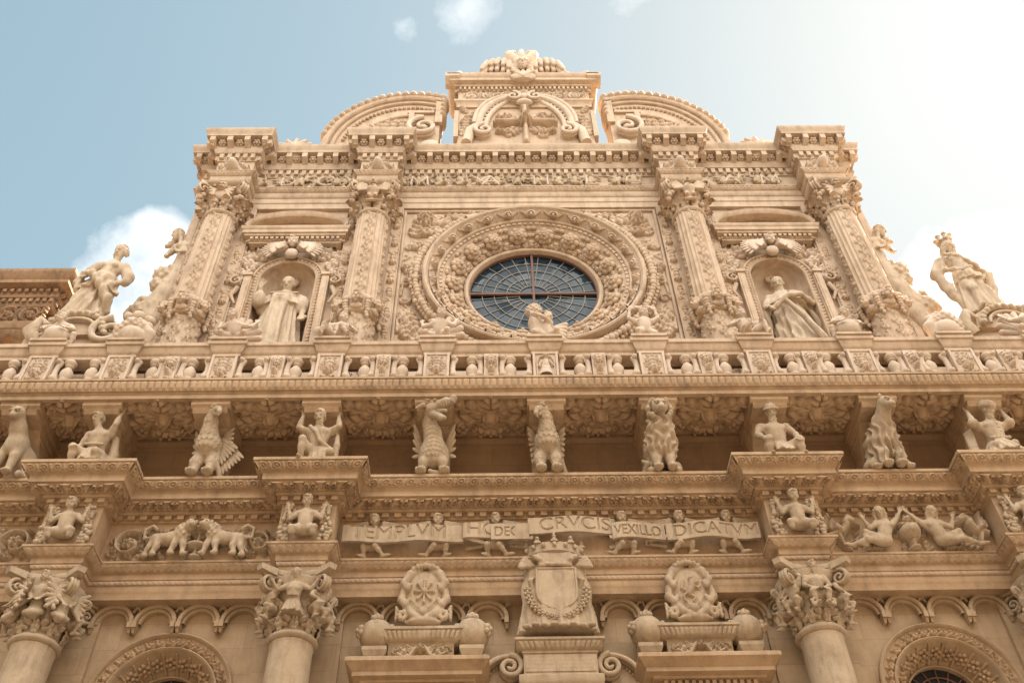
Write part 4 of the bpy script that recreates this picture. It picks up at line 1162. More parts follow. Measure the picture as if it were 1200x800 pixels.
# frieze of children tumbling among capital letters
LET = {'M': [[(0, 0), (.05, 1)], [(.05, 1), (.5, .15)], [(.5, .15), (.95, 1)], [(.95, 1), (1, 0)]], 'A': [[(0, 0), (.5, 1)], [(.5, 1), (1, 0)], [(.2, .38), (.8, .38)]], 'D': [[(.1, 0), (.1, 1)], [(.1, 1), (.6, .9), (.9, .5), (.6, .1), (.1, 0)]],
       'O': [[(.5 + .5 * cos(a), .5 + .5 * sin(a)) for a in np.linspace(0, 2 * pi, 18)]], 'H': [[(.1, 0), (.1, 1)], [(.9, 0), (.9, 1)], [(.1, .5), (.9, .5)]], 'E': [[(.1, 0), (.1, 1)], [(.1, 1), (.8, 1)], [(.1, .5), (.7, .5)], [(.1, 0), (.8, 0)]],
       'X': [[(0, 0), (1, 1)], [(0, 1), (1, 0)]], 'C': [[(.5 + .5 * cos(a), .5 + .5 * sin(a)) for a in np.linspace(.8, 2 * pi - .8, 16)]], 'V': [[(0, 1), (.5, 0)], [(.5, 0), (1, 1)]]}
uf = empty('letter_frieze', parent=church)
for x0, x1, lets in ((-2.62, 2.62, [('M', -2.4), ('X', -1.15), ('A', -.95), ('H', .08), ('E', 1.15), ('C', 2.0)]), (-5.5, -3.42, [('D', -5.05), ('O', -4.28), ('V', -3.72)]), (3.42, 5.5, [('A', 3.98), ('M', 4.78)])):
    hf = HF(x1 - x0, .47, .0115, x0, 18.58); rs = random.Random(int(x0 * 7)); x = x0 + .08
    lx = [l for _, l in lets]
    while x < x1 - .08:
        o = link('carved_child', _sp['banner' if rs.random() < .6 else 'swag'], uf, (x, -.09, 18.60 + (.08 if False else 0))); q = rs.uniform(.66, .74)
        o.scale = (q * rs.choice((-1, 1)), q, q); o.rotation_euler = (0, rs.uniform(-.5, .5), rs.uniform(-.3, .3))
        if o.data is _sp['swag']: o.location.z += .06
        if rs.random() < .6: hf.leaf(x + .12, 18.6, .26, .06, pi / 2 + rs.uniform(-.5, .5), .07, 3)
        x += rs.uniform(.34, .44)
    for ch, l in lets:
        for st in LET[ch]: hf.tube([(l + px * .34, 18.63 + pz * .31) for px, pz in st], .024, .024, 1.2, base=.09)
    m = MB(); hf.to(m, flat(-.046), k=1.1); link('children_relief', m.mesh('children_relief', M_PALE, 70), uf)

# --- round window
rw = empty('rose_window', (RC[0], 0, RC[1]), church)
m = MB(); ringsweep(m, (0, 0), [(2.03, .052), (2.03, -.20), (2.015, -.245), (1.985, -.265), (1.955, -.25), (1.94, -.215), (1.925, -.20), (1.785, -.04), (1.79, -.075), (1.765, -.095), (1.735, -.075), (1.73, -.03), (1.70, -.02), (1.66, .0), (1.29, .31), (1.28, .25), (1.25, .23), (1.21, .25), (1.19, .31), (1.185, .42)], n=140)
link('stone_rings', m.mesh('stone_rings', M_CARV, 30), rw)
def cone_map(Rm, Ym, sl, al):
    """lay a small relief on the cone of the window at angle pi/2: X runs round, Z runs outwards"""
    c, s_ = cos(al), sin(al)
    def f(X, Z, H):
        r = Rm + Z * c + H * -s_; y = Ym - Z * s_ - H * c; a = pi / 2 - X / Rm
        return r * np.cos(a), y, r * np.sin(a)
    return f
al = atan2(.16, .14)
hf = HF(.46, .21, .009, -.23, -.105)
hf.wing(-.05, -.02, .17, .035, pi * .78, .04, 1, 4); hf.wing(.05, -.02, .17, .035, pi * .22, .04, -1, 4)
hf.face(0, .015, .062, .12); hf.tube([(-.215, -.1), (-.2, .1)], .012, .012); hf.tube([(.215, -.1), (.2, .1)], .012, .012)
m = MB(); hf.to(m, cone_map(1.855, -.115, 0, al), k=1.15); hm = m.mesh('cherub_head', M_CARV, 70)
NCH = 26
for k in range(NCH):
    o = link('cherub_head', hm, rw); o.rotation_euler = (0, -2 * pi * k / NCH, 0)
al2 = atan2(.31, .37)
m = MB(); rs = random.Random(4)
nrm = np.array([0, -cos(al2), -sin(al2)]); slp = np.array([0, -sin(al2), cos(al2)]); C0 = np.array([0, .13, 1.505])
for k in range(7):
    a = k * 2 * pi / 7
    m.ell(C0 + np.array([.115 * cos(a), 0, 0]) + slp * .105 * sin(a) + nrm * .045, (.082, .07, .05), zdir(nrm) , n=10, m=7)
    m.ell(C0 + np.array([.06 * cos(a + .4), 0, 0]) + slp * .055 * sin(a + .4) + nrm * .10, (.05, .05, .045), n=9, m=6)
m.ell(C0 + nrm * .145, (.038, .038, .035), n=9, m=6)
for sx in (-1, 1):
    for q in (-.14, .0, .14): m.ell(C0 + np.array([sx * .235, 0, 0]) + slp * q + nrm * .02, (.06, .05, .045), n=9, m=6)
fm = m.mesh('stone_flower', M_CARV, 70)
for k in range(18):
    o = link('stone_flower', fm, rw); o.rotation_euler = (0, -2 * pi * (k + .5) / 18, 0)
hf = HF(.36, .17, .0095, -.18, -.085)
hf.leaf(-.02, 0, .17, .06, pi, .05, 3); hf.leaf(.02, 0, .17, .06, 0, .05, 3); hf.flower(0, 0, .06, 5, .05); hf.leaf(-.1, -.08, .14, .04, pi / 2 + .4, .05, 3); hf.leaf(.1, -.08, .14, .04, pi / 2 - .4, .05, 3)
m = MB(); hf.to(m, cone_map(1.355, .25, 0, al2), k=1.1); im = m.mesh('leaf_spray', M_CARV, 70)
for k in range(22):
    o = link('leaf_spray', im, rw); o.rotation_euler = (0, -2 * pi * k / 22, 0)
m = MB()
for k in range(96):
    a = 2 * pi * k / 96; R = rot('y', -a); bx = MB().box(-.04, .04, -.045, .0, 1.675, 1.728); m.merge(bx, R)
link('block_ring', m.mesh('block_ring', M_CARV), rw)
m = MB(); t = np.linspace(0, 2 * pi, 72, endpoint=False); m.add([(1.19 * cos(a), .40, 1.19 * sin(a)) for a in t], [list(range(72))])
link('glass', m.mesh('glass', M_GLASS), rw)
m = MB()
for r in (.27, .50, .73, .95): m.tube([(r * cos(a), .385, r * sin(a)) for a in np.linspace(0, 2 * pi, 60)], .0085, 6)
for k in range(28): a = 2 * pi * (k + .5) / 28; m.tube([(.27 * cos(a), .39, .27 * sin(a)), (1.19 * cos(a), .39, 1.19 * sin(a))], .0075, 5)
link('lead_came', m.mesh('lead_came', M_LEAD), rw)
m = MB(); m.box(-1.19, 1.19, .34, .385, -.022, .022); m.box(-.022, .022, .338, .387, -1.19, 1.19)
ringsweep(m, (0, 0), [(1.192, .33), (1.165, .33), (1.165, .385)], n=80)
link('iron_bar', m.mesh('iron_bar', M_RUST), rw)
# fruit garland hanging either side of the rings
rs = random.Random(11)
for sx in (-1, 1):
    m = MB()
    for k in range(46):
        a = -1.15 + 2.05 * k / 45
        for q in range(3):
            R = 2.15 + (q - 1) * .075 + rs.uniform(-.015, .015); s = rs.uniform(.05, .072) * (1.12 if q == 1 else .9)
            m.ell((sx * R * cos(a), -.05 - (.07 if q == 1 else .02), R * sin(a)), (s, s, s * 1.1), n=9, m=6)
    for a in (-1.2, .95): m.tube([(sx * 2.15 * cos(a), -.1, 2.15 * sin(a)), (sx * 2.15 * cos(a + .12 * (1 if a > 0 else -1)), -.1, 2.15 * sin(a + .12 * (1 if a > 0 else -1)))], [.09, .05], 8)
    link('fruit_garland', m.mesh('fruit_garland', M_CARV, 70), rw)
# carved field round the window
hf = HF(4.86, 4.1, .0125, -2.43, 13.78)
for sx in (-1, 1):
    X_ = lambda x: sx * x
    for (x, z, L, W, a, h, n, bd) in ((1.55, 17.62, .62, .2, -.1, .12, 4, -.1), (2.25, 17.75, .5, .2, -2.3, .13, 4, .1), (1.75, 17.35, .5, .17, -.6, .11, 4, .1), (2.3, 17.1, .45, .16, 2.0, .11, 4, -.1), (1.2, 17.72, .5, .12, .05, .08, 4, 0),
                                     (2.3, 16.9, .4, .15, -2.4, .1, 3, .1), (2.36, 14.9, .8, .17, -2.1, .10, 5, .1), (2.3, 14.55, .6, .15, -1.75, .1, 4, 0), (1.75, 14.1, .5, .16, .4, .11, 4, .1), (2.2, 13.9, .5, .16, 2.3, .1, 4, .1), (1.4, 13.85, .5, .14, 1.0, .09, 4, 0), (.9, 13.75, .5, .12, .5, .08, 3, 0), (2.38, 16.2, .34, .1, -1.9, .08, 3, .1), (2.2, 15.9, .3, .1, -1.0, .08, 3, 0)):
        a2 = a if sx > 0 else pi - a
        hf.leaf(X_(x), z, L, W, a2, h, n, bend=bd * sx)
    hf.face(X_(2.05), 17.55, .13, .17); hf.scroll(X_(2.2), 17.2, .15, .4, 1.4, sx, .035, 1.5); hf.scroll(X_(2.33), 16.72, .11, 0, 1.3, -sx, .026, 1.5)
    hf.scroll(X_(2.32), 15.15, .12, 0, 1.4, sx, .028, 1.5); hf.scroll(X_(2.12), 14.2, .16, 1, 1.5, -sx, .035, 1.5); hf.scroll(X_(2.3), 13.95, .1, 1, 1.4, sx, .025, 1.5)
    hf.tube([(X_(2.4), 16.35), (X_(2.3), 16.45), (X_(2.38), 16.5)], .02, .02); hf.face(X_(2.36), 16.05, .07, .1)
    hf.tube([(X_(2.25), 15.6), (X_(2.4), 15.6)], .025, .025, 1.5); hf.tube([(X_(2.37), 15.75), (X_(2.4), 15.3)], .02, .02, 1.5)
    hf.tube([(X_(2.4), 14.3), (X_(2.42), 14.6), (X_(2.2), 14.85), (X_(2.3), 15.0)], .03, .02, 1.5)
    for k in range(5): hf.tube([(X_(2.14 + .05 * k), 14.3), (X_(2.16 + .06 * k), 14.55), (X_(2.3 + .03 * k), 14.75)], .02, .012, 1.6)
    hf.flower(X_(1.95), 13.95, .13, 6, .1); hf.flower(X_(1.15), 17.78, .1, 6, .07)
for k in range(9): hf.leaf((k - 4) * .24, 17.79, .2, .07, pi / 2 * (1 if abs(k - 4) < 1 else 1) + (4 - k) * .12, .06, 3)
XX, ZZ = np.meshgrid(hf.x, hf.z); hf.H[(XX - RC[0]) ** 2 + (ZZ - RC[1]) ** 2 < 2.0 ** 2] = 0
hf.rough(.005, 3)
m = MB(); hf.to(m, flat(.045)); link('carved_field', m.mesh('carved_field', M_CARV, 75), church)
m = MB()
for sx in (-1, 1): m.tube([(sx * 2.47, .03, 13.7), (sx * 2.47, .03, 17.95)], .035, 8)
m.tube([(-2.47, .03, 17.93), (2.47, .03, 17.93)], .035, 8)
link('field_border', m.mesh('field_border', M_CARV), church)

# --- niches with their frames
def niche(cx):
    o = empty('niche', (cx, 0, NZ), church)
    m = MB(); t = np.linspace(0, pi, 30); R, D = NR, .42
    zs = np.linspace(-3.2, 0, 40); T, Z = np.meshgrid(t, zs)
    dm = .018 * np.maximum(0, np.cos(T * 9) * np.cos(Z * 19)) ** .7
    m.grid(np.stack([(R - dm) * np.cos(T), .05 + D * (1 - dm) * np.sin(T), Z], -1))
    ph = np.linspace(0, pi / 2, 20); Pp, T2 = np.meshgrid(ph, t, indexing='ij')
    rr = 1 - .05 * np.abs(np.cos(T2 * 7)) * np.sin(2 * Pp)
    m.grid(np.stack([R * np.cos(Pp) * np.cos(T2) * rr, .05 + D * np.cos(Pp) * np.sin(T2) * rr, R * np.sin(Pp)], -1))
    for q in range(7):   # shell flower in the head of the niche
        a = q * 2 * pi / 7; m.ell((.09 * cos(a), .30, .30 + .07 * sin(a)), (.055, .05, .05), n=8, m=6)
    link('niche_shell', m.mesh('niche_shell', M_CARV, 60), o)
    m = MB(); archsweep(m, (0, 0), [(NR + .0, .12), (NR, -.03), (NR + .02, -.05), (NR + .04, -.03), (NR + .045, -.015), (NR + .115, -.015), (NR + .12, -.05), (NR + .145, -.055), (NR + .15, .05)], -3.2)
    link('niche_frame', m.mesh('niche_frame', M_CARV), o)
    hf = HF((NR + .08) * pi + 3.6, .07, .0095)
    n = int(hf.w / .085)
    for k in range(n): hf.leaf(.045 + k * .085, .003, .066, .034, pi / 2, .03, 2)
    m = MB(); L1 = 1.8
    def fn(X, Z, H):
        R = NR + .045 + Z; q = X - L1; a = np.clip(q / (NR + .08), 0, pi); dz = np.where(q < 0, q, 0) + np.where(q > (NR + .08) * pi, (NR + .08) * pi - q, 0)
        return R * np.cos(a), -.014 - H, R * np.sin(a) + dz
    hf.to(m, fn); link('leaf_border', m.mesh('leaf_border', M_CARV, 70), o)
    m = MB()
    for sx in (-1, 1):
        m.box(sx * .70 - .065, sx * .70 + .065, -.10, .05, -3.2, .02); m.box(sx * .70 - .085, sx * .70 + .085, -.13, .05, .021, .09)
        m.box(sx * .70 - .035, sx * .70 + .035, -.112, -.098, -3.1, -.05)
        m.box(sx * .93 - .03, sx * .93 + .03, -.03, .05, -3.6, 1.1)
        volute(m, (sx * .88, -.08, -.15), (1, 0, 0), (0, 0, 1), .13, .1, 1.4, sx)
        m.tube([(sx * .84, -.06, -.28), (sx * .92, -.07, -.5), (sx * .82, -.05, -.72)], [.05, .04, .02], 8)
    # cornice with dentils over the niche
    m.sweep([(-.86, .05), (-.86, -.12), (.86, -.12), (.86, .05)], [(-.1, .98), (.0, .98), (.0, 1.02), (.02, 1.03), (.02, 1.10), (.09, 1.11), (.10, 1.15), (.13, 1.16), (.135, 1.24), (.15, 1.25), (.17, 1.30), (.17, 1.32), (-.1, 1.335)])
    dentils(m, [(-.86, .05), (-.86, -.12), (.86, -.12), (.86, .05)], .018, .075, 1.035, 1.095, .055, .04)
    # flat curved pediment and the stepped frame over it
    t = np.linspace(0, pi, 34); pr = [(0, .05), (0, -.24), (.03, -.27), (.06, -.28), (.10, -.30), (.115, -.29), (.12, -.22), (.12, .05)]
    m.grid(np.array([[((.90 + q * .6) * cos(a), y, 1.34 + (.36 + q) * sin(a)) for a in t] for q, y in pr]))
    V = [(.88 * cos(a), -.06, 1.338 + .35 * sin(a)) for a in t]; m.add(V, [list(range(len(V)))])
    for sx in (-1, 1):
        m.tube([(sx * .97, -.03, 1.40), (sx * .97, -.03, 1.62), (sx * .8, -.03, 1.66), (sx * .74, -.03, 1.84), (sx * .4, -.03, 1.92), (0, -.03, 1.92)], .035, 8)
    link('niche_pediment', m.mesh('niche_pediment', M_CARV), o)
    hf = HF(2.1, 2.2, .0105, -1.05, -.1)
    for sx in (-1, 1):
        for (x, z, L, W, a, h, bd) in ((.62, .42, .42, .14, .5, .12, -.2), (.5, .62, .36, .12, 1.2, .11, -.2), (.7, .25, .36, .13, -.2, .11, .1), (.78, .55, .34, .11, 1.0, .1, 0), (.3, .72, .34, .12, .4, .10, .2), (.85, .12, .3, .1, -1.2, .1, .1), (.62, .72, .3, .1, .1, .1, .2)):
            hf.leaf(sx * x, z, L, W, a if sx > 0 else pi - a, h, 3, bend=bd * sx)
        hf.scroll(sx * .82, .78, .1, 0, 1.3, sx, .025, 1.6, False); hf.scroll(sx * .72, .38, .11, 2, 1.4, -sx, .028, 1.8); hf.scroll(sx * .4, .64, .08, 0, 1.2, sx, .022, 1.6, False)
        hf.leaf(sx * .1, 1.86, .5, .1, -.1 if sx > 0 else pi + .1, .10, 4); hf.leaf(sx * .2, 1.90, .34, .08, .5 if sx > 0 else pi - .5, .08, 3)
    hf.flower(0, 1.9, .11, 6, .12)
    XX, ZZ = np.meshgrid(hf.x, hf.z); hf.H[(XX ** 2 + ZZ ** 2 < (NR + .15) ** 2) & (ZZ > -.2) | (ZZ < 0) & (np.abs(XX) < .6)] = 0
    m = MB(); hf.to(m, flat(.04)); link('leaf_carving', m.mesh('leaf_carving', M_PALE, 75), o)
    S = SD((-.7, -.5, .4), (.7, .1, 1.2), .014)
    head(S, (0, -.24, .86), (0, -1, -.45), 1.0, hair='curly', young=True)
    S.ell((0, -.14, .62), (.12, .09, .12))
    for sx in (-1, 1):
        for row in (0, 1, 2):
            for k in range(8):
                a = .95 - .26 * k; l = (.50, .36, .22)[row]; S.chain([(sx * .08, -.12, .76), (sx * (.06 + .55 * l * cos(a * .7)), -.15 - .035 * row, .80 + .30 * l * sin(a)), (sx * (.06 + l * cos(a * .8)), -.11 - .04 * row - .008 * k, .74 + .62 * l * sin(a))], [.034, .034, .022], k=.004)
    link('cherub', S.mb().mesh('cherub', M_PALE, 180), o)
    return o
niche(-NX); niche(NX)
# carved strips beside the upper columns
for c in UX:
    m = MB(); m.box(c - .52, c + .52, -.06, .049, 11.9, 17.98)
    link('pilaster', m.mesh('pilaster', M_CARV), church)
    for sx in (-1, 1):
        hf = HF(.17, 4.2, .011, c + sx * .43 - .085, 13.75); rs = random.Random(int(c * 100 + sx))
        z = 13.8
        while z < 17.7:
            if rs.random() < .5:
                hf.flower(c + sx * .43, z + .1, .07, 6, .05); hf.leaf(c + sx * .43, z + .15, .26, .06, pi / 2, .05, 3); hf.leaf(c + sx * .43, z + .36, .2, .05, pi / 2 + .7, .04, 3); hf.leaf(c + sx * .43, z + .36, .2, .05, pi / 2 - .7, .04, 3)
            else:
                hf.scroll(c + sx * .43 - .03, z + .12, .055, 0, 1.3, 1, .013, 1.6); hf.scroll(c + sx * .43 + .03, z + .26, .055, pi, 1.3, -1, .013, 1.6); hf.leaf(c + sx * .43, z + .3, .2, .06, pi / 2, .05, 3)
            z += .56
        m = MB(); hf.to(m, flat(-.058)); link('carved_strip', m.mesh('carved_strip', M_CARV, 75), church)
        m = MB()
        for q in (-.105, .105): m.tube([(c + sx * .43 + q * .9, -.06, 13.7), (c + sx * .43 + q * .9, -.06, 17.9)], .014, 6)
        link('strip_border', m.mesh('strip_border', M_CARV), church)

# ------------------------------------------------------------------ gable and broken pediments above the cornice
gb = empty('gable', (0, 0, 0), church)
m = MB(); m.box(-1.5, 1.5, -.08, .7, 19.4, 22.0)
PG = [(-1.52, .7), (-1.52, -.10), (1.52, -.10), (1.52, .7)]
m.sweep(PG, [(-.1, 21.92), (.03, 21.92), (.03, 22.06), (.07, 22.12), (.09, 22.14), (.09, 22.20), (.0, 22.21), (.0, 22.68), (.03, 22.69), (.03, 22.82), (.09, 22.83), (.10, 22.88), (.20, 22.92), (.20, 23.03), (.23, 23.06), (.26, 23.13), (.26, 23.17), (-.4, 23.19)])
dentils(m, PG, .028, .085, 22.70, 22.81, .055, .05)
for sx in (-1, 1):      # side consoles
    m.prismx([(-.02, 20.55), (-.14, 20.6), (-.18, 21.2), (-.14, 21.75), (.1, 21.8), (.1, 20.55)], min(sx * 1.49, sx * 1.59), max(sx * 1.49, sx * 1.59))
    m.prism([(sx * 1.50, 20.5), (sx * 1.68, 19.9), (sx * 1.75, 19.42), (sx * 1.5, 19.42)], -.06, .4)
    m.prismx([(-.36, 23.03), (-.2, 22.9), (-.06, 22.92), (-.06, 23.24), (-.2, 23.34), (-.36, 23.2)], min(sx * 1.5, sx * 1.83), max(sx * 1.5, sx * 1.83))
    m.prism([(sx * .3, 23.19), (sx * 1.64, 23.19), (sx * 1.6, 23.28), (sx * 1.3, 23.36), (sx * .95, 23.55), (sx * .3, 23.6)], -.12, .3)
    m.tube([(sx * 1.62, -.16, 23.28), (sx * 1.3, -.16, 23.37), (sx * .95, -.16, 23.58)], [.05, .05, .05], 8)
    m.ell((sx * 1.52, -.2, 23.36), (.1, .08, .16)); m.ell((sx * 1.2, -.2, 23.36), (.14, .06, .08))
link('gable_wall', m.mesh('gable_wall', M_CARV), gb)
m = MB()
for sx in (-1, 1):
    t = np.linspace(0, 1, 26); x = sx * (.22 + .82 * np.sin(t * pi / 2 * 1.0)); z = 22.28 - 1.25 * (1 - np.cos(t * pi / 2)) 
    for r, y, dx in ((.085, -.16, 0), (.05, -.2, .1), (.06, -.12, -.16)):
        m.tube(np.stack([x + sx * dx, np.full_like(t, y), z + (.03 if dx > 0 else -.05 if dx < 0 else 0)], -1), r, 8)
    volute(m, (sx * .25, -.2, 22.20), (1, 0, 0), (0, 0, 1), .2, .14, 1.4, -sx, .045)
    for k in range(12):
        a = k / 11 * .9 + .06; m.ell((sx * (.16 + .78 * sin(a * pi / 2)), -.15, 22.24 - 1.25 * (1 - cos(a * pi / 2)) - .06), (.05, .04, .05), n=8, m=6)
    volute(m, (sx * .92, -.16, 20.72), (1, 0, 0), (0, 0, 1), .24, .16, 1.5, sx, .06)
    m.tube([(sx * 1.04, -.14, 21.05), (sx * 1.22, -.14, 20.8), (sx * 1.3, -.14, 20.3)], [.1, .12, .12], 8)
m.ell((0, -.2, 22.22), (.13, .1, .13)); m.ell((0, -.2, 22.0), (.2, .1, .08))
link('scroll_arch', m.mesh('scroll_arch', M_PALE, 60), gb)
hf = HF(1.8, 2.0, .0125, -.9, 20.2)
hf.tube([(0, 20.3), (0, 21.85)], .07, .06, 1.8); hf.tube([(-.62, 21.12), (.62, 21.12)], .075, .075, 1.8)
hf.flower(0, 21.12, .17, 8, .2)
for sx in (-1, 1):
    for sz in (-1, 1):
        hf.leaf(sx * .08, 21.12 + sz * .12, .5, .15, atan2(sz * .75, sx), .12, 3); hf.scroll(sx * .36, 21.12 + sz * .42, .13, 0, 1.4, sx * sz, .035, 1.6); hf.leaf(sx * .3, 21.12 + sz * .24, .3, .1, atan2(sz * .4, sx), .11, 3); hf.flower(sx * .6, 21.12 + sz * .3, .08, 5, .09)
    hf.leaf(sx * .5, 21.12, .22, .09, 0 if sx > 0 else pi, .16, 3)
hf.leaf(0, 21.75, .28, .12, pi / 2, .15, 3)
m = MB(); hf.to(m, flat(-.078)); link('cross_relief', m.mesh('cross_relief', M_CARV, 75), gb)
hf = HF(2.96, 2.3, .0125, -1.48, 19.9)
for sx in (-1, 1):
    for (x, z, L, W, q_) in ((1.42, 20.7, .5, .14, 1.9), (1.35, 21.1, .45, .14, 1.7), (1.2, 21.55, .4, .13, 2.2), (.9, 21.7, .35, .12, 1.2), (1.3, 21.7, .3, .1, 1.0)):
        hf.leaf(sx * x, z, L, W, q_ if sx > 0 else pi - q_, .08, 4)
    hf.scroll(sx * 1.3, 20.75, .12, 0, 1.3, sx, .028, 1.6); hf.scroll(sx * 1.28, 21.45, .12, 1, 1.3, -sx, .028, 1.6)
m = MB(); hf.to(m, flat(-.078)); link('spandrel_relief', m.mesh('spandrel_relief', M_CARV, 75), gb)
hf = HF(2.9, .42, .0125, -1.45, 22.23); rinceau(hf, -1.4, -.2, 22.44, .17); rinceau(hf, .2, 1.4, 22.44, .17, -1); hf.flower(0, 22.44, .18, 7, .1)
m = MB(); hf.to(m, flat(-.098)); link('scroll_relief', m.mesh('scroll_relief', M_PALE, 75), gb)
S = SD((-1.15, -.55, 22.85), (1.15, .35, 25.0), .022)
head(S, (0, -.3, 23.72), (0, -1, -.3), 1.7, hair='long'); S.ell((0, -.15, 23.2), (.26, .16, .28), k=.05)
for sx in (-1, 1):
    arm = [(sx * .2, -.1, 23.75), (sx * .38, -.1, 24.02), (sx * .62, -.08, 24.08), (sx * .85, -.06, 23.92), (sx * .95, -.06, 23.66)]
    S.chain(arm, [.12, .13, .13, .12, .1], k=.03)
    for row, (l, y) in enumerate(((.62, -.1), (.42, -.2), (.24, -.28))):
        for k in range(7):
            t = k / 6 * 3.6; i_ = min(3, int(t)); p = np.array(arm[i_]) * (1 - t + i_) + np.array(arm[i_ + 1]) * (t - i_)
            p[1] = y + .04; S.cap(p, p + np.array((sx * (.02 + .05 * k / 6), 0, -l * (1 - .25 * k / 6))), .075, .055, k=.01)
    S.chain([(sx * .06, -.12, 24.06), (sx * .16, -.12, 24.3), (sx * .26, -.12, 24.46), (sx * .30, -.12, 24.58), (sx * .2, -.14, 24.66)], [.12, .13, .13, .12, .08], k=.02)
S.ell((0, -.14, 24.5), (.1, .1, .25)); S.ell((0, -.14, 24.74), (.07, .07, .08)); S.ell((0, -.32, 23.02), (.3, .1, .2), k=.02)
for k in range(5): S.cap((0, -.40, 22.92), ((k - 2) * .12, -.40, 23.16), .03, .045, k=.008)
ang = link('angel_head', S.mb().mesh('angel_head', M_PALE, 180), gb)

def half_pediment(sx):
    o = empty('broken_pediment', (0, 0, 0), church)
    t = np.linspace(0, math.radians(112), 40)
    def arc(k, z0=20.25, cx=2.55): return [(-(cx + (1.9 * k if True else 0) * cos(a)), z0 + 2.3 * k * sin(a)) for a in t]
    out = [(-(2.55 + 1.9), 19.4)] + [(-(2.55 + 1.9 * cos(a)), 20.25 + 2.3 * sin(a)) for a in t] + [(-1.92, 21.5), (-1.92, 19.4)]
    m = MB(); m.prism([(-sx * x, z) for x, z in out], -.02, .5)
    def ap(k, y, r, a0=0, a1=112, n=40):
        q = np.radians(np.linspace(a0, a1, n)); m.tube([(sx * (2.55 + 1.9 * k * cos(a)), y, 20.25 + 2.3 * k * sin(a)) for a in q], r, 8)
    ap(.965, -.06, .075); ap(.88, -.04, .05); ap(.62, -.04, .045, 0, 100); ap(.52, -.02, .03, 20, 95)
    q = np.radians(np.linspace(0, 112, 40)); m.grid(np.array([[(sx * (2.55 + 1.9 * k * cos(a)), y, 20.25 + 2.3 * k * sin(a)) for a in q] for k, y in ((1.0, .5), (1.0, -.1), (.93, -.1), (.92, -.02))]))
    for k in range(26):
        a = math.radians(12 + k * 3.9); p = np.array([sx * (2.55 + 1.9 * .78 * cos(a)), -.045, 20.25 + 2.3 * .78 * sin(a)]); m.ell(p, (.045, .045, .04), n=8, m=6)
    m.box(min(sx * 1.86, sx * 2.02), max(sx * 1.86, sx * 2.02), -.10, -.021, 21.3, 22.35)
    m.box(min(sx * 2.5, sx * 2.62), max(sx * 2.5, sx * 2.62), -.09, -.021, 21.1, 21.75); m.box(min(sx * 2.05, sx * 2.65), max(sx * 2.05, sx * 2.65), -.085, -.021, 21.76, 21.86)
    link('pediment_body', m.mesh('pediment_body', M_CARV), o)
    m = MB()
    n = 19
    for k in range(n):
        a = math.radians(14 + k * 97 / (n - 1)); C = np.array([sx * (2.55 + 1.92 * cos(a)), .1, 20.25 + 2.34 * sin(a)])
        tn = np.array([-sx * 1.9 * sin(a), 0, 2.3 * cos(a)]); tn /= np.linalg.norm(tn)
        m.ell(C, (.135, .30, .11), np.stack([tn, [0, 1, 0], np.cross(tn, [0, 1, 0])], 1), n=12, m=8)
    for k in range(4): m.ell((sx * 1.86, .1, 22.3 - k * .2), (.085, .27, .1), n=12, m=8)
    link('gadroon_ridge', m.mesh('gadroon_ridge', M_CARV, 75), o)
    m = MB(); volute(m, (sx * 2.26, -.09, 20.98), (1, 0, 0), (0, 0, 1), .40, .18, 1.5, sx, .07)
    m.ell((sx * 2.1, -.06, 20.4), (.2, .06, .16))
    m.box(min(sx * 1.85, sx * 2.7), max(sx * 1.85, sx * 2.7), -.08, -.022, 20.1, 20.3)
    link('volute', m.mesh('volute', M_PALE, 60), o)
    hf = HF(1.4, .7, .012, min(sx * 2.7, sx * 4.1), 20.95)
    for k in range(5): hf.leaf(sx * (2.75 + .22 * k), 21.0 + .1 * (k < 3), .4, .1, (pi / 2 - .2 * k) if sx < 0 else pi / 2 + .2 * k, .07, 3)
    m = MB(); hf.to(m, flat(-.02)); link('leaf_fan', m.mesh('leaf_fan', M_CARV, 75), o)
    return o
half_pediment(-1); half_pediment(1)
for sx in (-1, 1):
    m = MB()
    m.ell((sx * 4.92, -.1, 19.86), (.42, .26, .42), n=20, m=12)
    for k in range(7): a = pi * k / 6; m.tube([(sx * 4.92, -.36, 19.86), (sx * 4.92 + .38 * cos(a), -.24, 19.9 + .38 * sin(a))], [.03, .05], 7)
    link('shell_finial', m.mesh('shell_finial', M_CARV, 70), church)

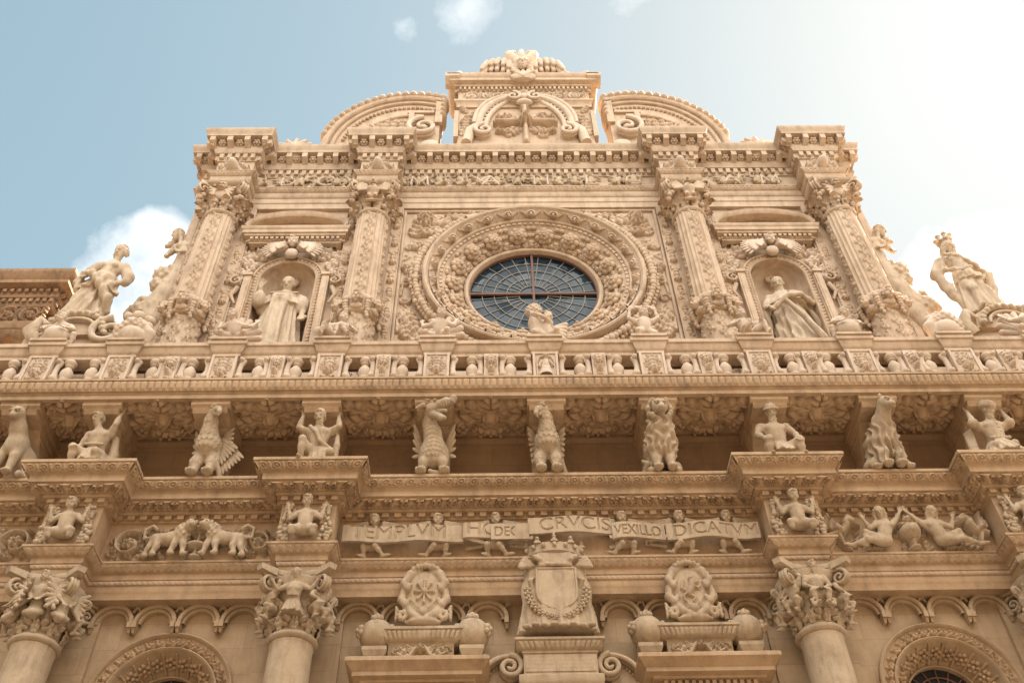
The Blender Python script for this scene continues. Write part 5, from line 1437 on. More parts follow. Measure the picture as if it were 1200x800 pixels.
# ------------------------------------------------------------------ columns and capitals
def cap_figure(kind):
    """small figures carved on the lower capitals; base at z=0, about .62 high"""
    S = SD((-.36, -.26, -.06), (.36, .2, .74), .0105)
    if kind == 'angel':
        human(S, dict(pel=(0, 0, .16), che=(0, -.04, .34), nk=(0, -.06, .46), hd=(0, -.09, .55), hf=(0, -1, -.35), sl=(-.1, -.03, .4), el=(-.12, -.06, .3), wl=(-.06, -.12, .22), sr=(.1, -.03, .4), er=(.12, -.06, .3), wr=(.06, -.12, .22), hs=1.15), m=.52, hair='curly', young=True)
        for sx in (-1, 1):
            for k in range(6): S.cap((sx * .07, .02, .36), (sx * (.3 - .012 * k), -.02 - .012 * k, .52 - .085 * k), .04, .028, k=.006)
        S.ell((0, -.03, .08), (.09, .08, .1)); S.chain([(-.1, -.05, .06), (0, -.1, .03), (.1, -.05, .06)], [.035, .04, .035])
    elif kind == 'siren':
        human(S, dict(pel=(0, 0, .16), che=(0, -.04, .33), nk=(0, -.06, .45), hd=(0, -.09, .545), hf=(0, -1, -.3), breast=True, sl=(-.1, -.03, .39), el=(-.2, -.05, .33), wl=(-.26, -.08, .42), sr=(.1, -.03, .39), er=(.2, -.05, .33), wr=(.26, -.08, .42), hs=1.1), m=.52, hair='long')
        S.skirt((0, -.01, .17), (0, -.01, .0), .09, .14, 8, .014)
    elif kind == 'satyr':
        human(S, dict(pel=(0, 0, .16), che=(0, -.04, .35), nk=(0, -.06, .46), hd=(0, -.09, .56), hf=(0, -1, -.25), sl=(-.11, -.03, .41), el=(-.16, -.06, .29), wl=(-.08, -.13, .22), sr=(.11, -.03, .41), er=(.16, -.06, .29), wr=(.08, -.13, .22), hs=1.12,
                      hl=(-.05, 0, .15), kl=(-.1, -.13, .16), al=(-.06, -.1, .0), hr=(.05, 0, .15), kr=(.1, -.13, .16), ar=(.06, -.1, .0)), m=.54, hair='curly', beard=True)
        for sx in (-1, 1): S.chain([(sx * .06, -.1, .02), (sx * .12, -.12, -.02), (sx * .14, -.12, .04), (sx * .1, -.13, .06)], [.03, .026, .02, .014], k=.01)
    else:   # crouching side figure
        human(S, dict(pel=(0, .02, .14), che=(.02, -.03, .3), nk=(.03, -.07, .4), hd=(.04, -.11, .48), hf=(.3, -1, -.5), sl=(-.09, -.03, .35), el=(-.16, -.08, .25), wl=(-.06, -.14, .2), sr=(.11, -.02, .36), er=(.17, -.03, .47), wr=(.1, .0, .56), hs=1.1,
                      hl=(-.05, 0, .13), kl=(-.09, -.14, .14), al=(-.07, -.08, -.02), hr=(.05, 0, .13), kr=(.1, -.13, .12), ar=(.05, -.08, -.02)), m=.5, hair='long')
    return S.mb()
_cf = {k: cap_figure(k) for k in ('angel', 'siren', 'satyr', 'side')}
def low_capital(front, corner, seed):
    m = MB(); m.lathe((0, 0, 0), [(.24, 0), (.25, .12), (.265, .3), (.31, .5), (.40, .66), (.40, .7)], 32)
    # ring of scrolled rosettes at the foot
    hf = HF(2 * pi * .27, .27, .0105, 0, 0); n = 9
    for k in range(n):
        x = (k + .5) * hf.w / n; hf.scroll(x, .15, .082, -pi / 2, 1.4, 1 if k % 2 else -1, .018, 1.7); hf.leaf(x - hf.w / n / 2, .0, .22, .05, pi / 2, .05, 3); hf.flower(x, .15, .04, 5, .05)
    hf.to(m, lambda X, Z, H: ((.262 + .02 * Z / .27 + H) * np.cos(X / .27), (.262 + .02 * Z / .27 + H) * np.sin(X / .27), Z))
    for k in range(10):
        a = 2 * pi * k / 10 + .31; d = np.array([cos(a), sin(a), 0])
        lobe_leaf(m, d * .27 + [0, 0, .2], (d[0] * .18, d[1] * .18, 1), d, .3, .17, .7, 3)
        m.ell(d * .33 + [0, 0, .36 + .03 * (k % 2)], (.04, .04, .05), n=8, m=6)
    # abacus with hollow sides and turned-up horns
    pts = []
    for q in range(4):
        a0 = pi / 4 + q * pi / 2; a1 = a0 + pi / 2; p0 = np.array([cos(a0), sin(a0)]) * .60; p1 = np.array([cos(a1), sin(a1)]) * .60
        for t in np.linspace(0, 1, 9)[:-1]:
            p = p0 * (1 - t) + p1 * t; mid = (p0 + p1) / 2; p = p - mid / np.linalg.norm(mid) * .12 * sin(pi * t) ** .8; pts.append(p)
    pts = np.array(pts); n = len(pts)
    for z0, z1, s0, s1 in ((.68, .735, .9, .96), (.737, .80, .97, 1.02)):
        P = np.stack([np.c_[pts * s, np.full(n, z)] for s, z in ((s0, z0), (s1, z1 - .01), (s1 - .02, z1))]); m.grid(P, cv=True); m.add(P[0], [list(range(n))[::-1]])
    for q in range(4):
        a = pi / 4 + q * pi / 2; d = np.array([cos(a), sin(a), 0]); tq = np.array([-sin(a), cos(a), 0])
        m.add(*_wedge(d, tq))
        volute(m, d * .47 + [0, 0, .58], d, (0, 0, 1), .12, .07, 1.5, 1)
        m.chain = None
    base = m.mesh('capital', M_TAN, 60)
    fg = MB()
    for ang, kind, sc, rad, z in ((0, front, 1.0, .30, .17), (.85, corner, .92, .36, .16), (-.85, corner, .92, .36, .16), (pi / 2 + .1, 'side', .9, .33, .16), (-pi / 2 - .1, 'side', .9, .33, .16)):
        M = rot('z', ang); t = M @ np.array([0, -rad, z]); fg.merge(_cf[kind], M, t, sc)
    return base, fg.mesh('carved_figures', M_TAN, 180)
def _wedge(d, t):
    V = [d * .42 + t * .09 + [0, 0, .70], d * .42 - t * .09 + [0, 0, .70], d * .63 + t * .05 + [0, 0, .735], d * .63 - t * .05 + [0, 0, .735], d * .42 + t * .09 + [0, 0, .80], d * .42 - t * .09 + [0, 0, .80], d * .645 + t * .055 + [0, 0, .805], d * .645 - t * .055 + [0, 0, .805]]
    return V, [(0, 1, 3, 2), (4, 6, 7, 5), (0, 2, 6, 4), (1, 5, 7, 3), (2, 3, 7, 6), (0, 4, 5, 1)]
shaft = MB().lathe((0, 0, 0), [(.275, 0), (.272, 5), (.262, 7.2), (.258, 7.96), (.262, 7.98), (.268, 8.0), (.262, 8.012)], 40).mesh('column', M_TAN, 60)
neck = MB().lathe((0, 0, 0), [(.255, 8.013), (.285, 8.02), (.305, 8.04), (.312, 8.06), (.30, 8.085), (.275, 8.095), (.27, 8.115), (.24, 8.12)], 40).mesh('neck_ring', M_TAN, 60)
_lc = {}
for c, (fk, ck) in zip(RES, (('angel', 'angel'), ('siren', 'side'), ('satyr', 'side'), ('angel', 'satyr'))):
    o = link('column', shaft, church, (c, -.43, 0)); link('neck_ring', neck, o)
    cb, cf = low_capital(fk, ck, 1); k = link('capital', cb, o, (0, 0, 8.10)); link('carved_figures', cf, o, (0, 0, 8.10))

# --- upper columns: fluted and vine-carved shafts with a collar of masks
def upper_shaft(z0, z1, carved_all=False):
    n, res = 150, .016
    nz = int((z1 - z0) / res); zz = np.linspace(0, z1 - z0, nz)
    hf = HF(pi / 4 * .29, z1 - z0, .0105, 0, 0); W = hf.w; z = .1; k = 0
    while z < z1 - z0 - .12:
        hf.scroll(W / 2 + .035 * (1 if k % 2 else -1), z, .062, pi / 2, 1.3, 1 if k % 2 else -1, .015, 1.5, False); hf.flower(W / 2 + .035 * (1 if k % 2 else -1), z, .03, 5, .03)
        hf.leaf(W / 2, z + .04, .14, .04, pi / 2 + (.7 if k % 2 else -.7), .035, 2); z += .135; k += 1
    th = np.linspace(0, 2 * pi, 8 * 22, endpoint=False); T, Z = np.meshgrid(th, zz)
    sec = np.floor((T + pi / 8) / (pi / 4)).astype(int) % 8; loc = ((T + pi / 8) % (pi / 4)) / (pi / 4)
    R = .305 - .02 * Z / max(z1 - z0, .1) * (3.2 if z1 - z0 > 2 else 0) / 3.2
    vine = hf.H[np.clip((Z / (z1 - z0) * (len(hf.z) - 1)).astype(int), 0, len(hf.z) - 1), np.clip((loc * (len(hf.x) - 1)).astype(int), 0, len(hf.x) - 1)]
    flute = -.03 * np.abs(np.sin(loc * pi * 3.0)) ** .6 + .02
    off = np.where((sec % 2 == 0) | carved_all, np.minimum(vine * 1.6, .06) - .018, flute)
    m = MB(); m.grid(np.stack([(R + off) * np.cos(T), (R + off) * np.sin(T), Z + z0], -1), cv=True)
    return m
sh = upper_shaft(14.62, 17.16); sh.merge(upper_shaft(11.9, 14.22, True)); us = sh.mesh('column', M_CARV, 75)
m = MB(); m.lathe((0, 0, 0), [(.22, 14.17), (.30, 14.18), (.335, 14.21), (.345, 14.24), (.31, 14.28), (.32, 14.4), (.33, 14.52), (.355, 14.57), (.335, 14.62), (.29, 14.625)], 36)
S = SD((-.2, -.2, -.2), (.2, .16, .24), .012); head(S, (0, -.03, .02), (0, -1, -.2), 1.0, hair='curly', young=True); S.ell((0, .03, -.12), (.1, .06, .07)); fc = S.mb()
for k in range(6):
    a = k * pi / 3; m.merge(fc, rot('z', a), rot('z', a) @ np.array([0, -.36, 14.40]), 1.05)
    d = np.array([sin(a + pi / 6), -cos(a + pi / 6), 0])
    for q in range(5): m.ell(d * (.37 + .02 * (q % 2)) + [0, 0, 14.3 + .045 * q], (.055, .055, .045), n=8, m=6)
    for q in range(4): m.ell(d * (.36 - .004 * q) + [.02 * (q % 2), 0, 14.24 - .06 * q], (.055 - .007 * q, .055 - .007 * q, .05), n=8, m=6)
collar = m.mesh('mask_collar', M_CARV, 70)
def up_capital(eagle):
    m = MB(); m.lathe((0, 0, 0), [(.28, -.02), (.32, 0), (.335, .03), (.31, .06), (.285, .07), (.285, .2), (.30, .45), (.38, .68), (.40, .78)], 32)
    for row, (nn, z, L, W, cu, r) in enumerate(((10, .06, .36, .2, .62, .29), (10, .2, .46, .22, .7, .295), (8, .42, .36, .22, .75, .31))):
        for k in range(nn):
            a = 2 * pi * (k + .5 * (row % 2)) / nn; d = np.array([cos(a), sin(a), 0])
            lobe_leaf(m, d * r + [0, 0, z], (d[0] * .2, d[1] * .2, 1), d, L, W, cu, 4)
            m.ell(d * (r + .08) + [0, 0, z + L * .55], (.045, .045, .05), n=8, m=6)
    rs = random.Random(5)
    for k in range(70):
        a = rs.uniform(0, 2 * pi); z = rs.uniform(.12, .7); r = .31 + .13 * z; s = rs.uniform(.03, .055); m.ell((r * cos(a) * 1.08, r * sin(a) * 1.08, z), (s, s, s), n=8, m=6)
    for q in range(4):
        a = pi / 4 + q * pi / 2; d = np.array([cos(a), sin(a), 0]); tq = np.array([-sin(a), cos(a), 0])
        volute(m, d * .52 + [0, 0, .60], d, (0, 0, 1), .15, .1, 1.5, 1); m.tube([d * .34 + [0, 0, .4], d * .42 + [0, 0, .6], d * .5 + [0, 0, .74]], [.04, .05, .06], 7)
        V, F = _wedge(d, tq); m.add(np.array(V) * [1, 1, 1] + [0, 0, .0], F)
        for k in range(5): m.ell(d * (.50 + .03 * (k % 2)) + tq * (.05 * (k % 3 - 1)) + [0, 0, .28 + .06 * k], (.055, .055, .05), n=8, m=6)
    P = [(np.array([cos(pi / 4 + q * pi / 2), sin(pi / 4 + q * pi / 2)]) * .6) for q in range(4)]
    m.frustum((0, 0, 0), .84, .84, .9, .9, .755, .83)
    out = [m.mesh('capital', M_CARV, 70)]
    S = SD((-.42, -.3, -.1), (.42, .2, .7), .0125)
    if eagle:
        S.chain([(0, 0, .05), (0, -.06, .22), (0, -.05, .36)], [.08, .11, .07], k=.04); S.ell((0, -.09, .45), (.06, .075, .06)); S.chain([(0, -.14, .45), (0, -.2, .43), (0, -.21, .39)], [.03, .022, .01], k=.01)
        for sx in (-1, 1):
            for row in (0, 1):
                for k in range(7): a = .9 - .24 * k; l = .38 - .14 * row; S.cap((sx * .07, -.02, .32), (sx * (.07 + l * cos(a)), -.02 - .05 * row, .32 + l * sin(a) * .8), .035, .026, k=.006)
            S.chain([(sx * .05, -.05, .1), (sx * .07, -.09, 0), (sx * .07, -.14, -.03)], [.05, .035, .02])
        for k in range(5): S.cap((0, 0, .06), ((k - 2) * .05, -.04, -.08), .03, .03, k=.006)
    else:
        head(S, (0, -.05, .42), (0, -1, -.3), .9, hair='curly', young=True)
        for sx in (-1, 1):
            for k in range(4): S.cap((sx * .06, 0, .3), (sx * (.24 - .02 * k), -.02, .4 - .1 * k), .045, .03, k=.008)
        S.ell((0, 0, .2), (.1, .08, .16))
    t = MB().merge(S.mb(), None, (0, -.38, .22), 1.0)
    out.append(t.mesh('eagle' if eagle else 'cherub', M_CARV, 180)); return out
uc_e, uc_c = up_capital(True), up_capital(False)
hfm = HF(.62, .42, .0105, -.31, 0)
for k in range(5): hfm.leaf(0, .0, .4, .1, pi / 2 + (k - 2) * .5, .12, 3)
hfm.blob(0, .16, .13, .14, .2); hfm.scroll(-.2, .1, .1, 0, 1.3, 1, .025, 1.6); hfm.scroll(.2, .1, .1, pi, 1.3, -1, .025, 1.6)
m = MB(); hfm.to(m, flat(0)); crest = m.mesh('crest', M_PALE, 75)
for i, c in enumerate(UX):
    o = link('column', us, church, (c, -.25, 0)); link('mask_collar', collar, o)
    cb, cf = uc_e if i in (1, 2) else uc_c
    link('capital', cb, o, (0, 0, 17.16)); link(cf.name.split('.')[0], cf, o, (0, 0, 17.16)); link('crest', crest, o, (0, -.205, 18.56))

# ------------------------------------------------------------------ portal tops and heraldry in the middle bay
def aedicule(cx):
    o = empty('portal_aedicule', (cx, 0, 0), church)
    m = MB()
    PA = [(-.63, 0), (-.63, -.52), (.63, -.52), (.63, 0)]
    m.sweep(PA, [(-.2, 7.0), (-.1, 7.0), (-.1, 7.28), (-.06, 7.32), (-.05, 7.35), (-.05, 7.48), (.03, 7.485), (.04, 7.51), (.12, 7.525), (.12, 7.575), (.135, 7.585), (.19, 7.66), (.205, 7.67), (.205, 7.715), (.18, 7.735), (-.3, 7.74)])
    dentils(m, PA, -.055, .012, 7.375, 7.47, .045, .035)
    link('cornice', m.mesh('cornice', M_GOLD), o)
    m = MB(); PB = [(-.40, 0), (-.40, -.30), (.40, -.30), (.40, 0)]
    m.sweep(PB, [(.12, 7.742), (.12, 7.80), (.09, 7.84), (.02, 7.86), (.0, 7.87), (0, 8.12), (.02, 8.14), (.05, 8.155), (.09, 8.27), (.11, 8.275), (.11, 8.31), (-.1, 8.36), (-.28, 8.36)])
    band(m, PB, .045, 8.155, .088, 8.27, m_gadroon(.022), .055, nt=7)
    hf = HF(.76, .24, .0085, -.38, 7.875)
    hf.face(0, 8.03, .045, .09)
    for sx in (-1, 1):
        hf.tube([(sx * .05, 8.06), (sx * .12, 7.95), (sx * .2, 7.93), (sx * .28, 7.98)], .03, .024, 1.5); hf.wing(sx * .05, 8.03, .13, .018, pi / 2 - sx * 1.1, .04, sx, 4); hf.scroll(sx * .31, 8.03, .065, 0, 1.3, sx, .015, 1.7); hf.leaf(sx * .15, 7.95, .2, .05, .7 if sx > 0 else pi - .7, .05, 3); hf.scroll(sx * .2, 8.02, .045, 0, 1.2, -sx, .012, 1.7, False)
    hf.to(m, flat(-.30)); link('pedestal', m.mesh('pedestal', M_TAN, 60), o)
    return o
aedicule(-1.66); aedicule(1.74)
cp = empty('central_pedestal', (0.02, 0, 0), church)
m = MB(); PC = [(-.44, 0), (-.44, -.42), (.44, -.42), (.44, 0)]
m.sweep(PC, [(.05, 7.0), (.05, 7.50), (.06, 7.51), (.06, 7.60), (.02, 7.63), (0, 7.64), (0, 7.90), (.015, 7.905), (.015, 7.94), (.03, 7.945), (.08, 8.035), (.10, 8.04), (.10, 8.07), (-.05, 8.13), (-.1, 8.16), (-.4, 8.16)])
band(m, PC, .03, 7.948, .078, 8.035, m_gadroon(.02), .058, nt=7)
m.box(-1.0, 1.0, -.36, 0, 6.9, 7.47)
hf = HF(.84, .22, .007, -.42, 7.665); hf.H[:] = .01
rs = random.Random(3)
for row in range(4):     # worn, illegible inscription: shallow pecked strokes
    x = -.38
    while x < .38:
        hf.cut(x, 7.85 - row * .05, .008, .016, .004); x += rs.uniform(.022, .04)
hf.to(m, flat(-.418), full=True)
link('pedestal', m.mesh('pedestal', M_TAN, 50), cp)
for sx in (-1, 1):
    m = MB(); volute(m, (sx * .60, -.24, 7.78), (1, 0, 0), (0, 0, 1), .17, .22, 1.7, -sx, .04)
    t = np.linspace(0, 1, 20)
    X = sx * (.60 + .42 * np.sin(t * pi / 2)); Z = 7.93 - .5 * (1 - np.cos(t * pi / 2))
    for y in (-.32, -.24, -.16): m.tube(np.stack([X, np.full_like(t, y), Z], -1), .035, 7)
    m.prism([(sx * .60, 7.5)] + list(zip(X, Z - .01))[::1], -.22, -.002)
    for k in range(10): a = .12 + k * .085; m.ell((sx * (.60 + .36 * sin(a * pi / 2)), -.23, 7.87 - .45 * (1 - cos(a * pi / 2))), (.02, .02, .026), n=7, m=5)
    link('scroll_bracket', m.mesh('scroll_bracket', M_TAN, 60), cp)

def cartouche(name, cx, lab, lionish):
    o = tag(empty(name, (cx, -.33, 8.36)), lab, 'coat of arms', 'oval coats of arms above the portal'); o.scale = (.86, 1, .98)
    S = SD((-.42, -.22, -.06), (.42, .2, .98), .0115)
    S.ell((0, 0, .47), (.27, .07, .36)); S.ell((0, -.075, .46), (.215, .05, .27), k=.005, sub=True)
    for sx in (-1, 1):
        S.chain([(sx * .1, 0, .80), (sx * .22, -.02, .74), (sx * .30, -.04, .6), (sx * .25, -.06, .5), (sx * .21, -.06, .56)], [.05, .07, .06, .045, .03], k=.015)
        S.chain([(sx * .3, 0, .5), (sx * .33, -.02, .36), (sx * .26, -.05, .27), (sx * .21, -.06, .34)], [.06, .06, .05, .03], k=.015)
        S.chain([(sx * .24, 0, .24), (sx * .16, -.06, .12), (sx * .05, -.08, .05)], [.07, .06, .05], k=.02)
        for k in range(7): S.ell((sx * (.29 + .05 * cos(k * .9)), -.04, .12 + .05 * sin(k * .9)), (.04, .04, .04), k=.006)
        for k in range(5): S.ell((sx * (.40 - .02 * (k % 2)), -.02, .08 + .04 * k), (.035, .035, .035), k=.006)
    for k in range(7): S.ell(((k - 3) * .06, -.05 - .01 * (k % 2), .86 - .006 * (k - 3) ** 2), (.038, .05, .05), k=.006)
    S.chain([(-.2, 0, .8), (0, 0, .93), (.2, 0, .8)], [.05, .06, .05]); S.ell((0, -.09, .14), (.07, .06, .07), k=.01); S.ell((0, -.03, .02), (.26, .1, .06))
    link('frame', S.mb().mesh('frame', M_TAN, 180), o)
    hf = HF(.44, .56, .008, -.22, .18); XX, ZZ = np.meshgrid(hf.x, hf.z)
    q = (XX / .2) ** 2 + ((ZZ - .46) / .255) ** 2; hf.H = np.where(q < 1, .018, 0)
    if lionish:
        hf.tube([(-.04, .38), (.02, .47), (.04, .55)], .045, .05, .9, base=.018); hf.blob(.03, .60, .045, .045, .05, base=.018)
        for a, b_, c in (((.04, .53), (.12, .56), (.13, .62)), ((.03, .5), (.12, .46), (.15, .5)), ((-.04, .38), (.05, .32), (.02, .27)), ((-.05, .4), (-.12, .34), (-.1, .27)), ((-.06, .4), (-.13, .46), (-.09, .58))): hf.tube([a, b_, c], .024, .018, 1.2, base=.018)
    else:
        for k in range(8): a = k * pi / 4; hf.tube([(0, .46), (.12 * cos(a), .46 + .15 * sin(a))], .014, .022, 1.2, base=.018); hf.blob(.13 * cos(a), .46 + .16 * sin(a), .028, .028, .03, base=.018)
        hf.blob(0, .46, .05, .05, .04, base=.018)
    m = MB(); hf.to(m, flat(-.025)); link('emblem', m.mesh('emblem', M_TAN, 70), o)
    return o
cartouche('coat_of_arms', -1.65, 'oval stone coat of arms with an eight-rayed flower emblem, left of the big shield', False)
cartouche('coat_of_arms', 1.73, 'oval stone coat of arms with a rearing beast emblem, right of the big shield', True)
# the big central shield with crown, mantle and chain
o = tag(empty('royal_shield', (.02, -.42, 8.14)), 'large blank crowned shield wrapped in a mantle with a carved chain, at the middle', 'coat of arms'); o.scale = (1, 1, .885)
S = SD((-.56, -.24, -.05), (.56, .32, 1.56), .0135)
S.box((0, .03, .75), (.40, .08, .42), rd=.08, k=.04); S.ell((0, .02, .7), (.45, .09, .46), k=.03)
S.skirt((0, .03, 1.0), (0, .0, .04), .36, .47, 15, .034, sq=(1, .36), k=.03)
for k in range(8): x = (k - 3.5) * .115; S.ell((x, -.12 - .05 * cos(x * 3), .05 + .02 * (k % 2)), (.05, .04, .035), k=.02)
for sx in (-1, 1):
    for k in range(4): S.cap((sx * .30, -.05, 1.10), (sx * (.40 + .05 * cos(.6 * k)), -.11, 1.04 + .05 * k), .04, .035, k=.006)
    S.ell((sx * .31, -.10, .82), (.06, .08, .08), k=.006, sub=True)
    S.chain([(sx * .3, -.06, .72), (sx * .33, -.1, .82), (sx * .28, -.1, .86)], [.03, .03, .02])
    S.chain([(sx * .45, .02, .16), (sx * .45, .0, .05)], [.03, .04], k=.01); S.chain([(sx * .2, -.04, 1.28), (sx * .26, -.1, 1.22), (sx * .2, -.12, 1.16)], [.04, .04, .03])
S.box((0, -.02, 1.18), (.22, .1, .13), rd=.03, k=.02); S.chain([(-.12, -.1, 1.1), (-.05, -.14, 1.06), (.05, -.14, 1.06), (.12, -.1, 1.1)], [.03] * 4, k=.01)
link('mantle', S.mb().mesh('mantle', M_TAN, 180), o)
m = MB(); sp = [(-.245, .98), (.245, .98), (.25, .62)] + [(.25 * cos(a), .55 + .21 * sin(-abs(a))) for a in np.linspace(.1, pi - .1, 15)] + [(-.25, .62)]
sp = [(-.245, 1.0), (.245, 1.0), (.25, .6), (.235, .5), (.19, .42), (.1, .36), (.02, .335), (0, .31), (-.02, .335), (-.1, .36), (-.19, .42), (-.235, .5), (-.25, .6)]
m.prism([(x * 1.08, z * 1.04 - .025) for x, z in sp], -.125, .0); m.tube([(x, -.13, z) for x, z in sp + sp[:1]], .018, 6); m.prism([(x * .93, z * .97 + .02) for x, z in sp], -.132, -.1)
link('shield_plate', m.mesh('shield_plate', M_TAN), o)
m = MB()
for k in range(21):
    a = pi * (1.0 + .0) + pi * k / 20; C = np.array([.37 * cos(a), -.115 - .03 * sin(pi * k / 20), .66 + .48 * sin(a)])
    for q in range(4): b_ = q * pi / 2 + a; m.ell(C + np.array([.03 * cos(b_), 0, .03 * sin(b_)]), (.024, .03, .024), n=8, m=6)
    m.ell(C + [0, -.025, 0], (.014, .014, .014), n=7, m=5)
link('chain', m.mesh('chain', M_TAN, 70), o)
m = MB()
t = np.linspace(-.15 * pi, 1.15 * pi, 40)
P = lambda r, z, y=0: np.stack([r * np.cos(t), .1 + y - .25 * np.sin(t), np.full_like(t, z)], -1)
m.grid(np.stack([P(.36, 1.31), P(.37, 1.31), P(.385, 1.40), P(.40, 1.44), P(.40, 1.46), P(.38, 1.46)]))
for k in range(11): a = -.1 * pi + 1.2 * pi * k / 10; m.ell((.40 * cos(a), .1 - .27 * sin(a), 1.40), (.03, .03, .04), n=8, m=6)
for k in range(7):
    a = -.05 * pi + 1.1 * pi * k / 6; c = np.array([.40 * cos(a), .1 - .26 * sin(a), 1.46]); m.frustum(c, .1, .03, .02, .02, 1.455, 1.53); m.ell(c + [0, 0, .08], (.03, .03, .03), n=8, m=6)
m.box(-.014, .014, -.18, -.15, 1.46, 1.6)
link('crown', m.mesh('crown', M_TAN, 60), o)

def stone_ball(cx, lab):
    o = tag(empty('stone_ball', (cx, -.22, 7.9)), lab, 'finial', 'stone balls with flowers above the portal')
    m = MB(); m.frustum((0, 0, 0), .3, .3, .24, .24, -.25, .05); m.frustum((0, 0, 0), .24, .24, .3, .3, .053, .12); m.frustum((0, 0, 0), .3, .3, .3, .3, .121, .17)
    link('base', m.mesh('base', M_TAN), o)
    link('ball', MB().ell((0, 0, .385), (.215, .215, .215), n=28, m=18).mesh('ball', M_TAN, 180), o)
    for (dx, dz) in ((-.21, .4), (.21, .4), (0, .6)):
        m = MB(); d = np.array([dx, -.1, dz - .385]); d /= np.linalg.norm(d); M = zdir(d)
        C = np.array([0, 0, .385]) + d * .2
        for k in range(6): a = k * pi / 3; m.ell(C + M @ np.array([.05 * cos(a), .05 * sin(a), .02]), (.036, .036, .045), n=8, m=6)
        m.ell(C + d * .05, (.035, .035, .035), n=8, m=6)
        link('flower', m.mesh('flower', M_TAN, 70), o)
    return o
stone_ball(-2.22, 'stone ball with carved flowers on the outer side of the left oval crest')
stone_ball(-1.04, 'stone ball with carved flowers between the left oval crest and the big shield')
stone_ball(1.13, 'stone ball with carved flowers between the big shield and the right oval crest')
stone_ball(2.36, 'stone ball with carved flowers on the outer side of the right oval crest')

# ------------------------------------------------------------------ the row of beasts and straining men under the balcony
GRP = 'carved supporters under the balcony'
def place(name, S, lab, cat, loc, grp=None, part='body', mat=None, rz=0):
    """a sculpture: one continuous body under an empty at its base"""
    o = tag(empty(name, loc), lab, cat, grp); o.rotation_euler = (0, 0, rz)
    if grp == GRP: o.scale = (.94, 1.0, 1.02) if 'atlas' in name else (.95, 1.05, 1.04)
    link(part, S.mb().mesh(part, mat or (M_TAN if grp == GRP else M_STAT), 180), o); return o
YB, ZB = -.63, 10.46
def beast_head(S, c, f, r, muzzle=.5, ear='round', jaw=True):
    O0, M0, s0 = S.O, S.M, S.sc
    S.at(S.P(c), S.M @ frame(f), s0 * r)
    S.ell((0, 0, 0), (.9, 1.0, .85), k=.2); S.ell((0, -.75, -.28), (.48, .75 * (.6 + muzzle), .42), k=.3); S.ell((0, -1.0 - .5 * muzzle, -.12), (.24, .2, .16), k=.1)
    for sx in (-1, 1):
        S.ell((sx * .42, -.78, .2), (.26, .22, .2), k=.1, sub=True); S.ell((sx * .42, -.72, .2), (.15, .15, .15), k=.03)
        S.cap((sx * .2, -.85, .42), (sx * .65, -.7, .42), .12, k=.1)
        if ear == 'round': S.ell((sx * .72, .1, .68), (.3, .16, .34), k=.1); S.ell((sx * .74, -.06, .68), (.16, .1, .2), k=.06, sub=True)
        elif ear == 'point': S.chain([(sx * .5, .1, .6), (sx * .72, .15, 1.2)], [.26, .1], k=.1)
    if jaw: S.cap((-.35, -1.2 - .4 * muzzle, -.46), (.35, -1.2 - .4 * muzzle, -.46), .05, k=.04, sub=True)
    S.at(O0, M0, s0)
def paw(S, p, r=.06, d=(0, -1, 0)):
    for k in range(4): S.ell((p[0] + (k - 1.5) * r * .5, p[1] - r * .8 + abs(k - 1.5) * r * .2, r * .5), (r * .34, r * .8, r * .5), k=.012)
    S.ell((p[0], p[1], r * .75), (r * .95, r, r * .8), k=.02)
LO, HI, RS = (-.5, -.62, -.03), (.5, .42, 1.16), .0112

# panther
S = SD(LO, HI, RS)
S.chain([(.0, -.08, .55), (.08, .06, .42), (.16, .18, .26)], [.15, .17, .18], k=.08); S.ell((.24, .1, .17), (.13, .2, .18), k=.05); S.cap((.26, .0, .06), (.22, -.14, .04), .06, .05, k=.03)
S.chain([(-.1, -.12, .55), (-.13, -.17, .3), (-.15, -.16, .06)], [.09, .065, .05], k=.04); S.chain([(.08, -.12, .52), (.08, -.18, .3), (.07, -.18, .06)], [.09, .065, .05], k=.04)
paw(S, (-.15, -.17)); paw(S, (.07, -.19)); S.chain([(0, -.12, .6), (-.01, -.24, .74), (-.02, -.32, .84)], [.15, .115, .1], k=.05)
S.ell((0, -.2, .5), (.13, .1, .16), k=.05)
beast_head(S, (-.03, -.38, .90), (-.12, -1, -.75), .125, .2, 'round'); S.chain([(.3, .2, .1), (.36, .05, .12), (.38, -.02, .3)], [.035, .03, .025], k=.02)
place('panther_statue', S, 'smooth sitting stone panther at the far left under the balcony', 'statue', (-7.42, YB, ZB), GRP)

